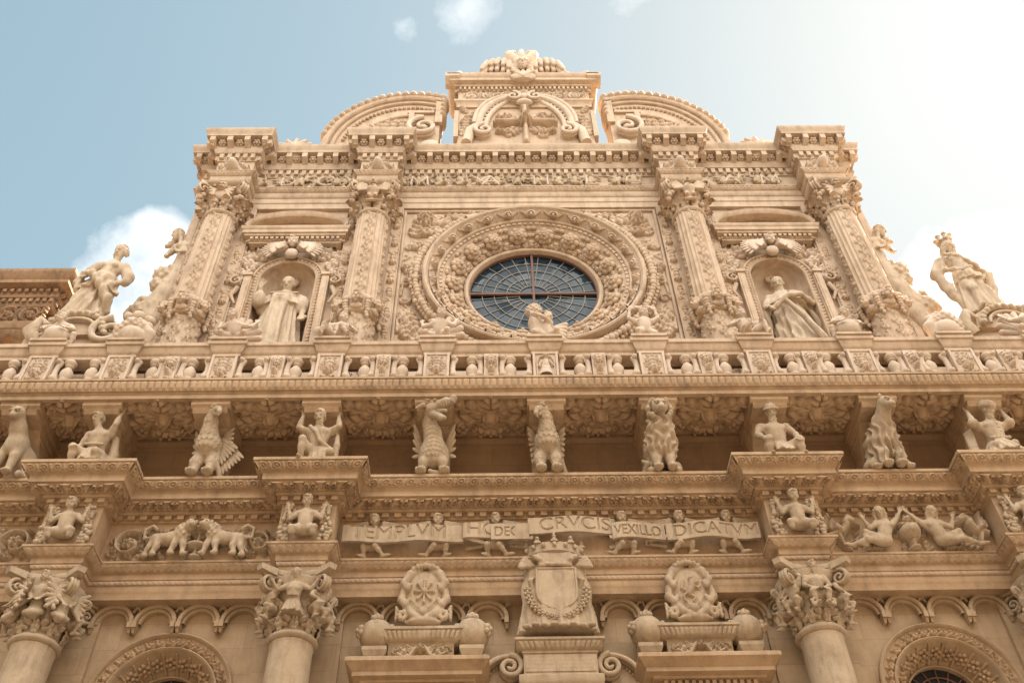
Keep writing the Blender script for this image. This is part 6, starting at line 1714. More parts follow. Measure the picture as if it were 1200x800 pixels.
# griffins
def feathers(m, root, tip0, tip1, n, w, thick, y=0):
    for k in range(n):
        t = k / (n - 1); tip = np.array(tip0) * (1 - t) + np.array(tip1) * t; root_ = np.array(root) + np.array([0, .01 * k, -.02 * k])
        d = tip - root_; L = np.linalg.norm(d); m.ell((root_ + tip) / 2 + np.array([0, -.004 * k, 0]), (w, thick, L / 2 + .03), zdir(d) if True else None, n=10, m=9)
    return m
def griffin(bend, big):
    S = SD(LO, HI, .0095)
    sc_ = scales((0, -.06, 0), 17, 11, .022)
    S.chain([(0, .06, .44), (0, -.08, .56), (.0, -.17, .70)], [.17, .165, .115], k=.08, disp=sc_)
    for sx in (-1, 1): S.chain([(sx * .09, .0, .42), (sx * .12, -.06, .26), (sx * .11, -.09, .12), (sx * .11, -.1, .05)], [.105, .085, .048, .04], k=.04, disp=scales((sx * .1, -.05, 0), 10, 17, .010)); paw(S, (sx * .115, -.13), .075)
    S.chain([(0, -.17, .70), (.01 * bend, -.24, .84), (.02 * bend, -.28, .93)], [.115, .095, .085], k=.04, disp=scales((0, -.24, 0), 11, 15, .014))
    h = np.array((.03 * bend, -.31, .97)); f = np.array((.85 * bend, -.75, -.45)) if big else np.array((.9 * bend, -.55, -.75)); f /= np.linalg.norm(f); F = frame(f)
    L = lambda x, y, z: h + F @ np.array((x, y, z))
    S.ell(h, (.085, .115, .095), F, k=.02)
    S.chain([L(0, -.08, .01), L(0, -.16, .0), L(0, -.225, -.045), L(0, -.235, -.11)], [.062, .055, .036, .012], k=.012); S.chain([L(0, -.08, -.045), L(0, -.17, -.075)], [.04, .02], k=.01)
    S.chain([L(-.03, -.10, -.028), L(-.03, -.2, -.045)], [.008, .006], k=.004, sub=True); S.chain([L(.03, -.10, -.028), L(.03, -.2, -.045)], [.008, .006], k=.004, sub=True)
    for sx in (-1, 1): S.ell(L(sx * .078, -.055, .02), (.03, .035, .03), F, k=.008, sub=True); S.ell(L(sx * .074, -.055, .018), (.02, .022, .02), F, k=.003); S.cap(L(sx * .05, -.10, .06), L(sx * .085, -.0, .06), .02, k=.012)
    if big:
        for k in range(4): S.ell(L(0, -.03 + .035 * k, .1 - .006 * k), (.022, .025, .045), F, k=.008)
    else:
        for k in range(9): a = k * .42; S.ell(L(.05 * (-1) ** k, .06 + .012 * k, .10 - .03 * k), (.045, .045, .04), F, k=.004)
    S.chain([(.16, .2, .2), (.24, .04, .09), (.2, -.06, .22)], [.05, .045, .035], k=.02)
    return S
o = place('griffin_statue', griffin(1.0, True), 'scaly-feathered stone griffin with one big wing spread to the right, beak turned right', 'statue', (-4.77, YB, ZB), GRP)
m = feathers(MB(), (.13, .0, .72), (.52, -.02, .40), (.24, .05, .12), 8, .045, .02); feathers(m, (.12, -.03, .74), (.42, -.07, .52), (.24, .0, .3), 6, .045, .02); feathers(m, (.16, -.02, .80), (.30, -.08, .86), (.34, -.06, .6), 4, .045, .02); link('wing', m.mesh('wing', M_TAN, 70), o)
m = feathers(MB(), (-.13, .02, .6), (-.26, -.02, .86), (-.22, .05, .4), 5, .04, .02); link('wing', m.mesh('wing', M_TAN, 70), o)
o = place('griffin_statue', griffin(-1.0, False), 'feathered stone griffin with curly crest, head bent down to the left, at the middle', 'statue', (0.0, YB, ZB), GRP)
for sx in (-1, 1):
    m = feathers(MB(), (sx * .14, .02, .70), (sx * .27, -.06, .84), (sx * .22, .05, .30), 7, .045, .022); link('wing', m.mesh('wing', M_TAN, 70), o)

# dragon
S = SD(LO, HI, .0095)
sc_ = scales((0, 0, 0), 22, 15, .016)
S.ell((0, .02, .42), (.22, .22, .22), k=.04, disp=sc_); S.ell((0, -.04, .36), (.19, .18, .2), k=.06, disp=sc_)
bel = lambda X, Y, Z: .012 * np.abs(np.sin((Z + .35 * Y) * 55)) + 0 * X
S.chain([(0, -.1, .5), (-.02, -.17, .66), (-.07, -.2, .80), (-.05, -.28, .91)], [.15, .115, .09, .085], k=.05, disp=bel)
for sx in (-1, 1): S.chain([(sx * .12, .0, .32), (sx * .14, -.09, .2), (sx * .15, -.06, .06)], [.11, .07, .045], k=.04); paw(S, (sx * .17, -.1), .075)
f = np.array((1, -.62, -.2)); f /= np.linalg.norm(f); F = frame(f); H = np.array((-.04, -.34, .93))
HS = 1.4; L = lambda x, y, z: H + F @ (np.array((x, y, z)) * HS)
S.ell(H, (.105, .13, .10), F, k=.03); S.chain([L(0, -.06, .02), L(0, -.18, .04), L(0, -.27, .03)], [.085, .065, .05], k=.03); S.ell(L(0, -.28, .06), (.06, .05, .04), F, k=.02)
S.chain([L(0, -.03, -.06), L(0, -.14, -.13), L(0, -.2, -.16)], [.06, .05, .035], k=.02); S.cap(L(0, -.06, -.03), L(0, -.2, -.07), .03, k=.012)
for k in range(5):
    for sx in (-1, 1): S.cap(L(sx * .035, -.12 - .035 * k, -.01), L(sx * .035, -.12 - .035 * k, -.035), .009, .005, k=.003)
for sx in (-1, 1):
    S.ell(L(sx * .07, -.08, .05), (.025, .03, .02), F, k=.004); S.chain([L(sx * .06, .02, .08), L(sx * .09, .1, .12), L(sx * .08, .16, .1)], [.04, .035, .015], k=.01); S.chain([L(sx * .1, .04, 0), L(sx * .13, .1, -.04)], [.04, .02], k=.01)
for k in range(4): S.ell(L(0, -.02 + .05 * k, .1 - .01 * k), (.02, .03, .03), F, k=.006)
S.chain([(0, .2, .3), (.1, .15, .12), (.05, -.02, .06), (-.04, -.1, .05)], [.08, .06, .05, .03], k=.03)
o = place('dragon_statue', S, 'roaring stone dragon with long ringed neck and round scaly body, head turned right', 'statue', (-1.6, YB, ZB), GRP)
for sx in (-1, 1):
    m = feathers(MB(), (sx * .17, .03, .55), (sx * .30, -.14, .84), (sx * .30, .05, .42), 5, .04, .02); link('wing', m.mesh('wing', M_TAN, 70), o)

# lion
S = SD(LO, HI, RS)
fur = locks((0, -.05, 0), 13, 26, .024, 1.5)
S.chain([(0, .1, .36), (0, -.08, .46), (0, -.2, .62)], [.2, .215, .2], k=.08, disp=fur); S.ell((0, -.26, .78), (.17, .15, .17), k=.05, disp=fur)
for sx in (-1, 1): S.chain([(sx * .1, -.1, .34), (sx * .1, -.12, .2), (sx * .1, -.12, .05)], [.085, .07, .052], k=.03); paw(S, (sx * .1, -.14), .065); S.ell((sx * .2, .1, .14), (.1, .18, .14), k=.03); S.cap((sx * .2, .0, .04), (sx * .2, -.08, .04), .05, k=.02)
beast_head(S, (0, -.44, .86), (0, -1, -.6), .135, .3, 'round')
for k in range(13): a = pi * (-.25 + 1.5 * k / 12); S.ell((.17 * cos(a), -.38 + .02 * sin(k * 3), .85 + .16 * sin(a)), (.045, .06, .045), k=.01)
S.chain([(-.2, .15, .1), (-.28, .0, .06), (-.24, -.1, .14), (-.3, -.06, .22)], [.035, .03, .035, .02], k=.02)
place('lion_statue', S, 'stone lion facing out with a thick mane of short locks and slim front legs', 'statue', (1.6, YB, ZB), GRP)

# shaggy beast
S = SD(LO, HI, RS)
fur = locks((.02, -.05, 0), 14, 20, .024, 1.7)
S.chain([(.0, .05, .34), (.0, -.06, .5), (.02, -.18, .68)], [.235, .22, .16], k=.09, disp=fur)
for sx in (-1, 1): S.chain([(sx * .1, -.12, .36), (sx * .11, -.16, .2), (sx * .1, -.15, .06)], [.1, .078, .055], k=.03, disp=fur); paw(S, (sx * .1, -.17), .066); S.ell((sx * .22, .06, .14), (.11, .18, .15), k=.03, disp=fur); paw(S, (sx * .24, -.1), .06)
S.chain([(.02, -.2, .72), (.05, -.34, .84)], [.13, .11], k=.05)
beast_head(S, (.07, -.42, .90), (.45, -1, -.6), .125, .5, 'round')
place('shaggy_beast_statue', S, 'shaggy stone beast covered in long wavy fleece with a small bare round-eared face', 'statue', (4.77, YB, ZB), GRP)

# four straining men on the breaks of the cornice
YA, ZA = -.86, 10.44
LO2, HI2 = (-.52, -.5, -.03), (.52, .5, 1.2)
S = SD(LO2, HI2, .0115)    # boyish man, one arm raised
human(S, dict(pel=(.03, .05, .30), che=(.02, -.03, .58), nk=(-.02, -.08, .74), hd=(-.05, -.13, .86), hf=(-.5, -1, -.6), sl=(-.14, -.02, .64), el=(-.21, -.02, .44), wl=(-.18, -.16, .31), sr=(.17, -.02, .66), er=(.24, -.12, .76), wr=(.24, -.08, .98), dr=(.0, .1, 1), nr=(0, -1, .2),
              hl=(-.07, 0, .26), kl=(-.19, -.22, .26), al=(-.2, -.1, .0), hr=(.1, 0, .26), kr=(.14, -.2, .2), ar=(.16, -.02, .02), hs=1.02), m=.86, hair='short')
S.skirt((.03, .03, .36), (.03, .02, .08), .15, .24, 9, .02); S.cap((-.1, -.13, .40), (.16, -.12, .40), .022, k=.01)
S.chain([(.2, .1, .66), (.24, .14, .4), (.22, .12, .1)], [.06, .07, .08], k=.03)
place('atlas_statue', S, 'boyish stone man bearing the balcony with one raised arm, the other hand on his knee', 'statue', (-6.27, YA, ZA), GRP)
S = SD(LO2, HI2, .0115)    # old man, both arms raised, knee up
human(S, dict(pel=(.02, .05, .28), che=(0, -.04, .58), nk=(.0, -.1, .74), hd=(.0, -.15, .85), hf=(-.1, -1, -.65), sl=(-.17, -.02, .66), el=(-.30, -.1, .68), wl=(-.27, -.08, .93), dl=(0, .05, 1), nl=(0, -1, .2), sr=(.17, -.02, .66), er=(.30, -.1, .7), wr=(.26, -.06, .92), dr=(-.1, .1, 1), nr=(0, -1, .2),
              hl=(-.08, 0, .24), kl=(-.18, -.22, .36), al=(-.18, -.16, .02), hr=(.1, 0, .24), kr=(.24, -.16, .18), ar=(.2, .05, .02), hs=1.04), m=.9, hair='curly', beard=True)
S.chain([(-.12, -.15, .66), (.0, -.19, .52), (.06, -.17, .38), (.2, -.08, .3)], [.03, .03, .03, .04], k=.01); S.skirt((.06, .02, .32), (.08, .03, .06), .15, .22, 8, .02)
S.chain([(.27, .0, .62), (.29, -.03, .4), (.26, .0, .2)], [.03, .045, .06], k=.02)
place('atlas_statue', S, 'bare-chested bearded stone man with both hands raised and one knee drawn up', 'statue', (-3.2, YA, ZA), GRP)
S = SD(LO2, HI2, .0115)    # helmeted man, hands on knees
human(S, dict(pel=(.02, .05, .26), che=(0, -.03, .56), nk=(.0, -.09, .73), hd=(-.01, -.14, .85), hf=(-.15, -1, -.6), sl=(-.19, -.02, .66), el=(-.28, -.06, .5), wl=(-.22, -.18, .34), sr=(.19, -.02, .66), er=(.3, -.06, .5), wr=(.26, -.17, .33),
              hl=(-.1, 0, .22), kl=(-.2, -.24, .26), al=(-.2, -.14, .0), hr=(.12, 0, .22), kr=(.26, -.22, .26), ar=(.27, -.14, .0), hs=1.04), m=.93, fat=1.1, hair='helmet', beard=True)
S.skirt((.02, .03, .32), (.02, .0, .1), .17, .25, 9, .02)
place('atlas_statue', S, 'muscular bearded stone man in a cap, hands resting on his spread knees', 'statue', (3.2, YA, ZA), GRP)
S = SD(LO2, HI2, .0115)    # turbaned man, both arms up
human(S, dict(pel=(.0, .05, .28), che=(0, -.04, .58), nk=(.0, -.1, .73), hd=(.0, -.15, .84), hf=(.5, -1, -.6), sl=(-.18, -.02, .64), el=(-.28, -.1, .66), wl=(-.25, -.04, .93), dl=(0, .15, 1), nl=(0, -1, .2), sr=(.18, -.02, .64), er=(.30, -.08, .66), wr=(.28, -.04, .92), dr=(.0, .15, 1), nr=(0, -1, .2),
              hl=(-.09, 0, .24), kl=(-.13, -.16, .2), al=(-.12, .02, .02), hr=(.1, 0, .24), kr=(.13, -.16, .2), ar=(.12, .02, .02), hs=1.02), m=.9, fat=1.1, hair='turban', beard=True)
S.skirt((0, .03, .34), (0, .0, .04), .16, .3, 12, .022); S.cap((-.14, -.12, .36), (.14, -.12, .36), .025, k=.01)
for k in range(4): S.cap((0, -.2 + .0 * k, .62 - .07 * k), (0, -.205, .615 - .07 * k), .014, k=.004)
for sx in (-1, 1): S.ell((sx * .28, -.08, .66), (.075, .08, .075), k=.02)
for k in range(4): S.chain([(-.26 - .02 * k, .06 + .03 * k, .66), (-.30 - .025 * k, .08, .35), (-.30 - .03 * k, .08, .02)], [.03, .035, .04], k=.01)
place('atlas_statue', S, 'turbaned stone man in a buttoned tunic and pleated skirt pushing up with both hands', 'statue', (6.3, YA, ZA), GRP)

# ------------------------------------------------------------------ saints in the niches
S = SD((-.8, -.6, -.02), (.8, .5, 2.42), .0165)
human(S, dict(pel=(0, .0, 1.22), che=(0, -.02, 1.68), nk=(.0, -.04, 1.92), hd=(.02, -.08, 2.08), hf=(-.05, -1, -.65), sl=(-.26, 0, 1.76), el=(-.36, -.08, 1.42), wl=(-.38, -.3, 1.72), dl=(.02, -.1, 1), nl=(0, -1, 0), sr=(.26, 0, 1.76), er=(.38, -.04, 1.4), wr=(.40, -.14, 1.12), dr=(0, -.3, -1), hs=1.15), m=1.18, hair='cap')
S.skirt((0, 0, 1.9), (.0, -.02, 1.42), .14, .36, 7, .012, sq=(1, .72), k=.03); S.skirt((0, .0, 1.7), (-.04, -.02, .0), .24, .46, 13, .045, sq=(1, .75), k=.04)
S.box((-.01, -.29, .85), (.15, .05, .8), R=rot('x', -.09), rd=.04, k=.06)
for sx in (-1, 1): S.ell((sx * .34, -.05, 1.5), (.13, .14, .24), k=.03)
S.ell((-.39, -.2, 1.5), (.12, .14, .2), k=.03); S.cap((-.06, -.335, 1.48), (.06, -.335, 1.48), .012, k=.004); S.cap((0, -.335, 1.42), (0, -.335, 1.55), .012, k=.004); S.chain([(-.24, -.12, 1.80), (0, -.22, 1.70), (.24, -.12, 1.80)], [.022] * 3, k=.02)
S.wave((-.7, -.6, .02), (.7, .5, 1.45), lambda X, Y, Z: .016 * np.sin(15 * np.arctan2(Y, X + .03 * Z) + 1.5 * np.sin(2.2 * Z)) * np.clip((1.5 - Z) * 2, 0, 1))
sl = place('saint_statue', S, 'stone saint in long straight robe with one hand raised, in the left niche', 'statue', (-NX, .12, 13.56), None, 'figure')
S = SD((-.8, -.6, -.02), (.85, .5, 2.42), .0165)
human(S, dict(pel=(.02, .0, 1.2), che=(0, -.02, 1.66), nk=(-.03, -.05, 1.9), hd=(-.05, -.1, 2.05), hf=(-.4, -1, -.65), sl=(-.25, 0, 1.74), el=(-.40, -.06, 1.42), wl=(-.36, -.28, 1.2), dl=(-.1, -.3, -1), sr=(.26, 0, 1.74), er=(.46, -.1, 1.5), wr=(.18, -.3, 1.56), dr=(-1, -.1, 0), nr=(0, 1, 0), hs=1.12), m=1.15, hair='cap', beard=True)
S.skirt((0, 0, 1.62), (.06, -.02, .0), .22, .44, 9, .06, sq=(1, .78), k=.04); S.skirt((0, .0, 1.92), (0, .0, 1.44), .13, .38, 6, .015, sq=(1, .75), k=.03)
for k in range(4): S.chain([(.42 + .02 * k, .02 + .03 * k, 1.5), (.5 + .02 * k, .04, 1.0), (.56 + .02 * k, .06, .35)], [.05, .06, .07], k=.02)
S.chain([(-.36, -.05, 1.5), (-.46, .02, .9), (-.5, .04, .3)], [.07, .09, .1], k=.03); S.chain([(-.33, -.25, 1.2), (-.05, -.36, 1.42), (.2, -.32, 1.5)], [.05, .05, .05], k=.02)
S.chain([(-.1, -.34, 1.3), (.1, -.4, .8), (.25, -.42, .2)], [.03, .045, .06], k=.02)
S.wave((-.7, -.6, .02), (.8, .5, 1.5), lambda X, Y, Z: .02 * np.sin((X + .42 * Z) * 34 + 1.2 * np.sin(3 * Z)) * np.clip((1.55 - Z) * 2, 0, 1))
place('saint_statue', S, 'stone saint in a wind-swept cloak with an arm across his chest, in the right niche', 'statue', (NX, .12, 13.48), None, 'figure')

# ------------------------------------------------------------------ statues on the skyline
S = SD((-.85, -.6, -.05), (.85, .6, 2.3), .0165)
human(S, dict(pel=(.04, .0, 1.08), che=(.1, -.03, 1.52), nk=(.14, -.06, 1.76), hd=(.17, -.1, 1.94), hf=(-.35, -1, -.6), breast=True, sl=(-.14, -.02, 1.6), el=(-.36, -.04, 1.38), wl=(-.3, -.2, 1.16), dl=(.3, -.2, -.6), sr=(.34, 0, 1.58), er=(.5, .05, 1.24), wr=(.36, -.08, 1.04), dr=(-.6, -.2, -.4), nr=(0, 1, 0), hs=1.12,
              hl=(-.1, 0, 1.0), kl=(-.2, -.16, .55), al=(-.22, -.1, .08), hr=(.14, 0, 1.0), kr=(.22, -.14, .6), ar=(.34, -.02, .14)), m=1.15, hair='bun')
S.skirt((.04, .0, 1.22), (-.08, .0, .02), .2, .42, 8, .06, sq=(1, .75), k=.05); S.skirt((.06, .0, 1.32), (.02, -.02, .82), .19, .36, 7, .04, sq=(1, .8), k=.03)
S.ell((.05, -.12, 1.12), (.2, .16, .2), k=.06)
S.chain([(-.3, -.2, 1.2), (-.05, -.34, 1.05), (.2, -.34, .75), (.36, -.2, .5), (.4, -.05, .3)], [.06, .07, .08, .1, .08], k=.03); S.chain([(.34, .02, 1.56), (.46, .05, 1.36), (.46, .04, 1.2)], [.11, .115, .09], k=.04); S.chain([(-.16, -.02, 1.58), (-.3, -.03, 1.44)], [.11, .105], k=.04); S.chain([(-.3, -.18, 1.18), (-.38, -.14, .98), (-.34, -.12, .78)], [.06, .07, .04], k=.03)
S.wave((-.7, -.6, .02), (.8, .5, 1.3), lambda X, Y, Z: .018 * np.sin((X - .45 * Z) * 32 + 1.4 * np.sin(3.4 * Z)) * np.clip((1.35 - Z) * 2.5, 0, 1))
place('allegory_statue', S, 'stone lady with curled-up hair and windblown dress on the balustrade scroll at left', 'statue', (-7.52, -.45, 13.98), None, 'figure').scale = (.86, .86, .98)
S = SD((-.85, -.6, -.05), (.85, .6, 2.45), .0165)
human(S, dict(pel=(.06, .0, 1.08), che=(.02, -.03, 1.54), nk=(.0, -.06, 1.78), hd=(-.0, -.1, 1.96), hf=(.35, -1, -.55), sl=(-.24, -.02, 1.62), el=(-.36, -.04, 1.30), wl=(-.22, -.22, 1.16), dl=(.8, -.3, -.2), sr=(.26, 0, 1.6), er=(.52, .06, 1.3), wr=(.34, -.06, 1.06), dr=(-.6, -.3, -.5), nr=(0, 1, 0), hs=1.14,
              hl=(-.08, 0, 1.0), kl=(-.08, -.22, .56), al=(-.12, -.12, .08), hr=(.18, 0, 1.0), kr=(.24, -.06, .55), ar=(.3, .0, .1)), m=1.16, hair='long')
S.skirt((.06, .0, 1.25), (.08, .02, .02), .21, .40, 9, .05, sq=(1, .75), k=.05); S.skirt((.05, .0, 1.34), (.07, -.02, .92), .19, .31, 10, .02, sq=(1, .8), k=.02); S.chain([(-.12, -.14, 1.3), (.05, -.19, 1.26), (.22, -.14, 1.3)], [.03] * 3, k=.01)
S.chain([(-.3, .04, 1.66), (-.46, .06, 1.3), (-.36, .06, .8), (-.22, .04, .3)], [.08, .11, .1, .06], k=.05); S.chain([(.3, .08, 1.62), (.6, .1, 1.3), (.56, .1, .9), (.4, .1, .3)], [.08, .1, .1, .07], k=.05)
S.chain([(-.22, -.16, 1.68), (.0, -.2, 1.6), (.28, -.14, 1.42), (.5, -.02, 1.24)], [.035, .04, .045, .05], k=.02)
S.wave((-.8, -.6, .02), (.8, .5, 1.75), lambda X, Y, Z: .016 * np.sin((X - .2 * Z) * 36 + 1.4 * np.sin(3 * Z)) * np.clip((1.8 - Z) * 2.5, 0, 1))
o = place('allegory_statue', S, 'stone queen with tall crown and cloak, hand on hip, on the right scroll', 'statue', (7.50, -.45, 14.0), None, 'figure'); o.scale = (.86, .86, .95)
m = MB(); C = np.array([0, -.08, 2.10])
m.lathe(C, [(.10, 0), (.125, .0), (.14, .06), (.13, .06), (.11, .02)], 20)
for k in range(7): a = 2 * pi * k / 7; d = np.array([cos(a), sin(a), 0]); m.tube([C + d * .125 + [0, 0, .03], C + d * .145 + [0, 0, .13]], [.05, .04], 7); m.ell(C + d * .15 + [0, 0, .15], (.055, .055, .045), n=8, m=6)
link('crown', m.mesh('crown', M_STAT, 60), o)

def buttress(cx, sx):
    o = tag(empty('scroll_buttress', (cx, -.45, 11.9)), 'shell-edged stone scroll under the lady statue, above the balustrade', 'scroll', 'scrolls carrying skyline statues')
    m = MB(); m.box(-.75, .75, -.12, .5, 0, 1.62)
    m.prism([(-.5, 1.62), (.6, 1.62), (.55, 1.85), (.4, 2.02), (.15, 2.1), (-.2, 2.1), (-.42, 1.95)], -.2, .4)
    link('block', m.mesh('block', M_CARV), o)
    m = MB(); volute(m, (sx * .62, -.12, 1.62), (1, 0, 0), (0, 0, 1), .34, .3, 1.5, -sx, .07)
    t = np.linspace(0, pi, 24); m.tube([(.46 * cos(a) + .05, -.26, 1.66 + .40 * sin(a)) for a in t], .06, 8); m.tube([(.34 * cos(a) + .05, -.27, 1.66 + .28 * sin(a)) for a in t], .03, 8)
    for k in range(13): a = pi * k / 12; m.ell((.46 * cos(a) + .05, -.3, 1.66 + .40 * sin(a)), (.05, .05, .05), n=8, m=6)
    m.tube([(-sx * .55, -.1, 1.55), (-sx * .68, -.16, 1.75), (-sx * .56, -.18, 1.98), (-sx * .4, -.15, 1.86)], [.12, .13, .1, .05], 9)
    link('shell_scroll', m.mesh('shell_scroll', M_STAT, 60), o)
    m = MB(); rs = random.Random(8)
    for k in range(16): s = rs.uniform(.07, .12); m.ell((sx * (1.0 + rs.uniform(-.22, .25)), -.2 + rs.uniform(-.08, .08), 1.5 + rs.uniform(0, .5)), (s, s, s), n=9, m=7)
    link('fruit', m.mesh('fruit', M_STAT, 70), o)
    return o
buttress(-7.5, 1); buttress(7.62, 1)['label'] = 'shell-edged stone scroll under the crowned queen statue, above the balustrade'

def herm(sx):
    S = SD((-.85, -.5, -.1), (.85, .5, 3.6), .02)
    human(S, dict(pel=(-.05, 0, 2.3), che=(.05, -.02, 2.72), nk=(.16, -.06, 2.95), hd=(.30, -.1, 3.08), hf=(1, -.8, -.5), breast=True, sl=(-.14, -.02, 2.82), el=(-.2, -.1, 2.5), wl=(.0, -.22, 2.42), sr=(.28, 0, 2.8), er=(.42, -.02, 2.52), wr=(.3, -.16, 2.36), hs=1.15), m=1.15, hair='long')
    S.chain([(.0, .05, 2.4), (.0, .05, 1.8), (.1, .0, 1.3), (.3, -.02, 1.0)], [.2, .24, .24, .2], k=.06)
    for (x, z, r) in ((.3, 1.86, .2), (.34, 1.6, .16), (.12, 2.0, .15), (.45, .78, .26), (.25, .95, .2), (.5, 1.1, .14), (.1, 1.5, .2)): S.ell((x, -.05, z), (r, r * .9, r), k=.03, disp=curls(30, .02))
    S.chain([(.1, 0, 1.2), (.2, 0, .6), (.4, 0, .2), (.62, 0, .1)], [.22, .22, .24, .2], k=.06)
    th = np.linspace(0, 2.6 * pi, 22); S.chain([(.45 + (.26 - .03 * a) * cos(a), -.1, .72 + (.26 - .03 * a) * sin(a)) for a in th], [.07 - .002 * k for k in range(22)], k=.015)
    for k in range(5): S.cap((.26, .05, 3.0), (.34 + .05 * k, .04, 3.3 - .1 * k), .07, .05, k=.02)
    return S
for sx in (-1, 1):
    S = herm(sx); mb_ = S.mb()
    if sx < 0:
        mb_.V = [v * np.array([-1, 1, 1]) for v in mb_.V]; mb_.F = [F[:, ::-1] for F in mb_.F]
    o = tag(empty('winged_herm', (sx * 6.55, .12, 14.1)), 'carved winged half-figure leaning out over scrolls beside the %smost upper column' % ('left' if sx < 0 else 'right'), 'statue', 'winged figures flanking the upper storey')
    link('figure', mb_.mesh('figure', M_STAT, 180), o)
    o.scale = (.82, .9, 1.0)

# ------------------------------------------------------------------ children on the pedestals of the balustrade
def putto(kind):
    S = SD((-.42, -.4, -.03), (.42, .4, .9), .0125)
    if kind == 'ball':       # leaning over a ball
        S.ell((0, -.06, .17), (.19, .17, .18), k=.008)
        human(S, dict(pel=(.08, .1, .26), che=(.04, -.0, .42), nk=(.0, -.06, .5), hd=(-.03, -.1, .58), hf=(-.3, -1, -.5), sl=(-.09, -.02, .45), el=(-.2, -.1, .36), wl=(-.17, -.18, .24), sr=(.14, -.02, .44), er=(.24, -.08, .32), wr=(.16, -.18, .26), hl=(.03, .08, .22), kl=(-.22, .0, .2), al=(-.26, .02, .03), hr=(.14, .08, .22), kr=(.26, -.06, .22), ar=(.25, -.02, .03), hs=1.25), m=.62, fat=1.15, hair='curly', young=True)
    elif kind == 'shell':    # kneeling, carrying a shell on its back
        human(S, dict(pel=(.0, .06, .2), che=(-.02, -.06, .38), nk=(-.04, -.12, .47), hd=(-.06, -.17, .55), hf=(-.3, -1, -.45), sl=(-.13, -.05, .42), el=(-.24, -.06, .34), wl=(-.26, .0, .5), sr=(.1, -.04, .42), er=(.24, -.04, .4), wr=(.28, .02, .56), hl=(-.07, .04, .18), kl=(-.16, -.16, .14), al=(-.14, .04, .03), hr=(.08, .04, .18), kr=(.18, -.14, .16), ar=(.16, .06, .03), hs=1.25), m=.62, fat=1.15, hair='curly', young=True)
        for k in range(9): a = pi * (k / 8); S.cap((0, .14, .25), (.34 * cos(a), .12, .3 + .42 * sin(a)), .06, .055, k=.01)
    elif kind == 'reach':    # arms lifted to a swag
        human(S, dict(pel=(.0, .0, .26), che=(.0, -.02, .44), nk=(.0, -.05, .53), hd=(.01, -.08, .63), hf=(.1, -1, -.2), sl=(-.12, 0, .48), el=(-.23, -.02, .56), wl=(-.2, -.02, .74), dl=(.3, 0, 1), sr=(.12, 0, .48), er=(.23, -.02, .56), wr=(.2, -.02, .74), dr=(-.3, 0, 1), hl=(-.06, 0, .22), kl=(-.14, -.12, .16), al=(-.1, .0, .03), hr=(.07, 0, .22), kr=(.12, -.08, .12), ar=(.18, .02, .03), hs=1.25), m=.62, fat=1.15, hair='curly', young=True)
        S.chain([(-.2, .0, .78), (-.1, .02, .84), (0, .02, .82), (.1, .02, .84), (.2, .0, .78)], [.04, .045, .05, .045, .04], k=.02, disp=curls(60, .008))
    elif kind == 'sit':
        human(S, dict(pel=(.02, .04, .18), che=(.06, .0, .4), nk=(.07, -.03, .5), hd=(.08, -.07, .59), hf=(.4, -1, -.2), sl=(-.05, 0, .44), el=(-.18, -.06, .36), wl=(-.14, -.18, .3), sr=(.18, 0, .43), er=(.3, -.0, .34), wr=(.24, -.12, .28), hl=(-.04, 0, .15), kl=(-.18, -.2, .24), al=(-.22, -.16, .03), hr=(.08, 0, .15), kr=(.08, -.24, .2), ar=(.2, -.2, .03), hs=1.25), m=.62, fat=1.15, hair='curly', young=True)
        S.chain([(-.1, -.1, .3), (-.26, -.04, .2), (-.3, .05, .05)], [.06, .09, .1], k=.03)
    elif kind == 'pair':
        S.ell((-.12, -.1, .66), (.13, .12, .13), disp=curls(70, .014)); 
        human(S, dict(pel=(.08, .06, .2), che=(.02, .0, .38), nk=(.03, -.02, .48), hd=(.09, -.06, .56), hf=(-.5, -1, -.2), sl=(-.08, -.04, .42), el=(-.14, -.14, .42), wl=(-.16, -.16, .54), sr=(.12, -.02, .43), er=(.06, -.16, .42), wr=(-.1, -.2, .5), hl=(.03, .04, .17), kl=(-.14, -.12, .16), al=(-.2, .0, .03), hr=(.12, .04, .17), kr=(.22, -.1, .18), ar=(.26, .04, .03), hs=1.2), m=.62, fat=1.15, hair='curly', young=True)
        S.chain([(-.1, -.06, .54), (-.12, -.06, .4), (-.1, -.04, .2), (-.16, 0, .05)], [.1, .1, .08, .07], k=.03)
        for k in range(5): S.cap((.1, .1, .42), (.36 - .01 * k, .1, .5 - .09 * k), .045, .04, k=.01)
    elif kind == 'urn':      # snail-like heap of fruit over a ball
        S.ell((0, -.04, .17), (.2, .18, .19)); S.chain([(-.22, .02, .08), (-.2, -.06, .3), (-.04, -.1, .42), (.12, -.04, .4)], [.09, .1, .1, .08], k=.02, disp=curls(50, .012)); S.chain([(.2, 0, .1), (.24, -.02, .26), (.16, -.04, .38)], [.08, .09, .07], k=.02); S.ell((.0, .02, .54), (.11, .1, .1), k=.02, disp=curls(50, .02)); S.ell((.14, .03, .48), (.09, .09, .09), k=.01); S.ell((-.15, .02, .5), (.08, .08, .08), k=.01)
    return S.mb().mesh('body', M_PALE, 180)
_pm = {}
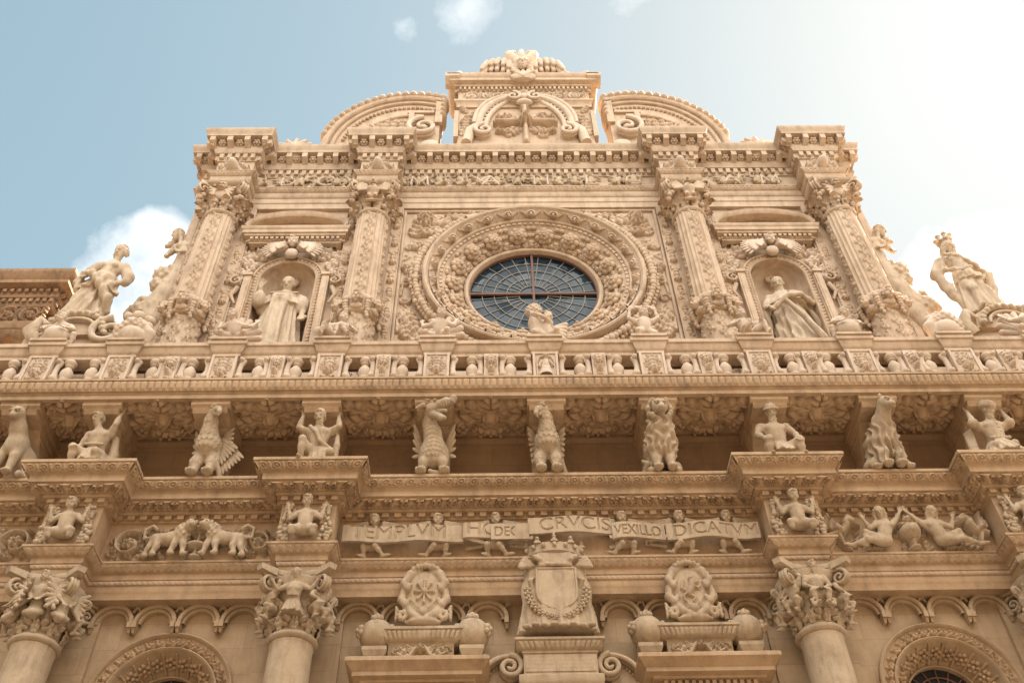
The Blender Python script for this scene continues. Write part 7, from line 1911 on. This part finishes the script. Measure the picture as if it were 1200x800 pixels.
PUT = [(-7.42, 'ball', 1, 'stone child leaning over a ball, on the balustrade in front of the lady statue'), (-6.27, 'urn', 1, 'heap of stone fruit on a ball, on the balustrade beside the leftmost upper column'), (-4.73, 'shell', 1, 'kneeling stone child with a shell on its back, before the left niche saint'),
       (-3.17, 'sit', 1, 'sitting stone child on the balustrade before the second upper column from the left'), (-1.59, 'shell', -1, 'bowed stone child with a shell under the left edge of the round window'), (.02, 'pair', 1, 'two embracing stone cherubs in front of the round window glass'),
       (1.61, 'reach', 1, 'stone child with both arms lifted, under the right edge of the round window'), (3.22, 'sit', -1, 'sitting stone child on the balustrade before the third upper column'), (4.74, 'ball', -1, 'stone child leaning over a ball, before the right niche saint'), (6.27, 'urn', -1, 'heap of stone fruit on a ball, on the balustrade beside the rightmost upper column'), (7.6, 'shell', -1, 'kneeling stone child with a shell, on the balustrade before the queen statue')]
for x, k, s, lab in PUT:
    if k not in _pm: _pm[k] = putto(k)
    o = tag(empty('fruit_ornament' if k == 'urn' else 'putto_statue', (x, -1.03, 12.79)), lab, 'ornament' if k == 'urn' else 'statue', 'small figures on the balustrade'); b_ = link('body', _pm[k], o); b_.scale = (s, 1, 1); b_.scale = (s * 1.0, 1, 1)
    o.rotation_euler = (0, 0, .12 * ((int(x * 10) % 3) - 1))

# ------------------------------------------------------------------ older wing of the neighbouring building at the left
wg = tag(empty('neighbouring_building', (-11.62, 1.2, 0)), 'darker weathered stone building with a heavy dentilled cornice at the left edge behind the lady', 'building')
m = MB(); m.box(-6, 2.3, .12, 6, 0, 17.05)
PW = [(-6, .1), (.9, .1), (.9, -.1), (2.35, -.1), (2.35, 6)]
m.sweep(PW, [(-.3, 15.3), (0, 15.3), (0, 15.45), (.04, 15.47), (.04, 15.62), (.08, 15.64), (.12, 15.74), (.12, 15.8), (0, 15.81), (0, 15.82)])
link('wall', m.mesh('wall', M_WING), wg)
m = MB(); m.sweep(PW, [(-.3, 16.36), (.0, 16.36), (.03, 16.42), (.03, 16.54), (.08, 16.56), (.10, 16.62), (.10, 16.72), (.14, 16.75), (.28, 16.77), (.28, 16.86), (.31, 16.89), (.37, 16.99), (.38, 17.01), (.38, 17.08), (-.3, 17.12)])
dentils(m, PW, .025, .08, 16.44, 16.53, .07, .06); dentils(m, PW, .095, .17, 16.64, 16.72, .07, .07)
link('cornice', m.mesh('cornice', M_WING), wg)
hf = HF(8.4, .52, .016, -6, 15.82); rinceau(hf, -5.9, .8, 16.09, .22); rinceau(hf, .95, 2.3, 16.09, .22, -1)
m = MB(); hf.to(m, lambda X, Z, H: (X, np.where(X < .9, .1, -.1) - H + .004, Z)); link('frieze', m.mesh('frieze', M_WING, 75), wg)
m = MB(); m.box(.95, 2.3, -.2, .1, 0, 14.9); m.frustum((1.62, -.05, 0), 1.2, .5, 1.6, .8, 14.95, 15.3)
for k in range(6): lobe_leaf(m, (1.1 + .21 * k, -.22, 14.7), (0, -.2, 1), (0, -1, .1), .55, .28, .7, 4)
link('pilaster', m.mesh('pilaster', M_WING, 70), wg)
m = MB(); t = np.linspace(0, pi, 20); m.tube([(-.6 + .9 * cos(a), .05, 13.6 + .9 * sin(a)) for a in t], .09, 8); m.tube([(-.6 + .7 * cos(a), .05, 13.6 + .7 * sin(a)) for a in t], .05, 8)
link('arch_moulding', m.mesh('arch_moulding', M_WING, 60), wg)
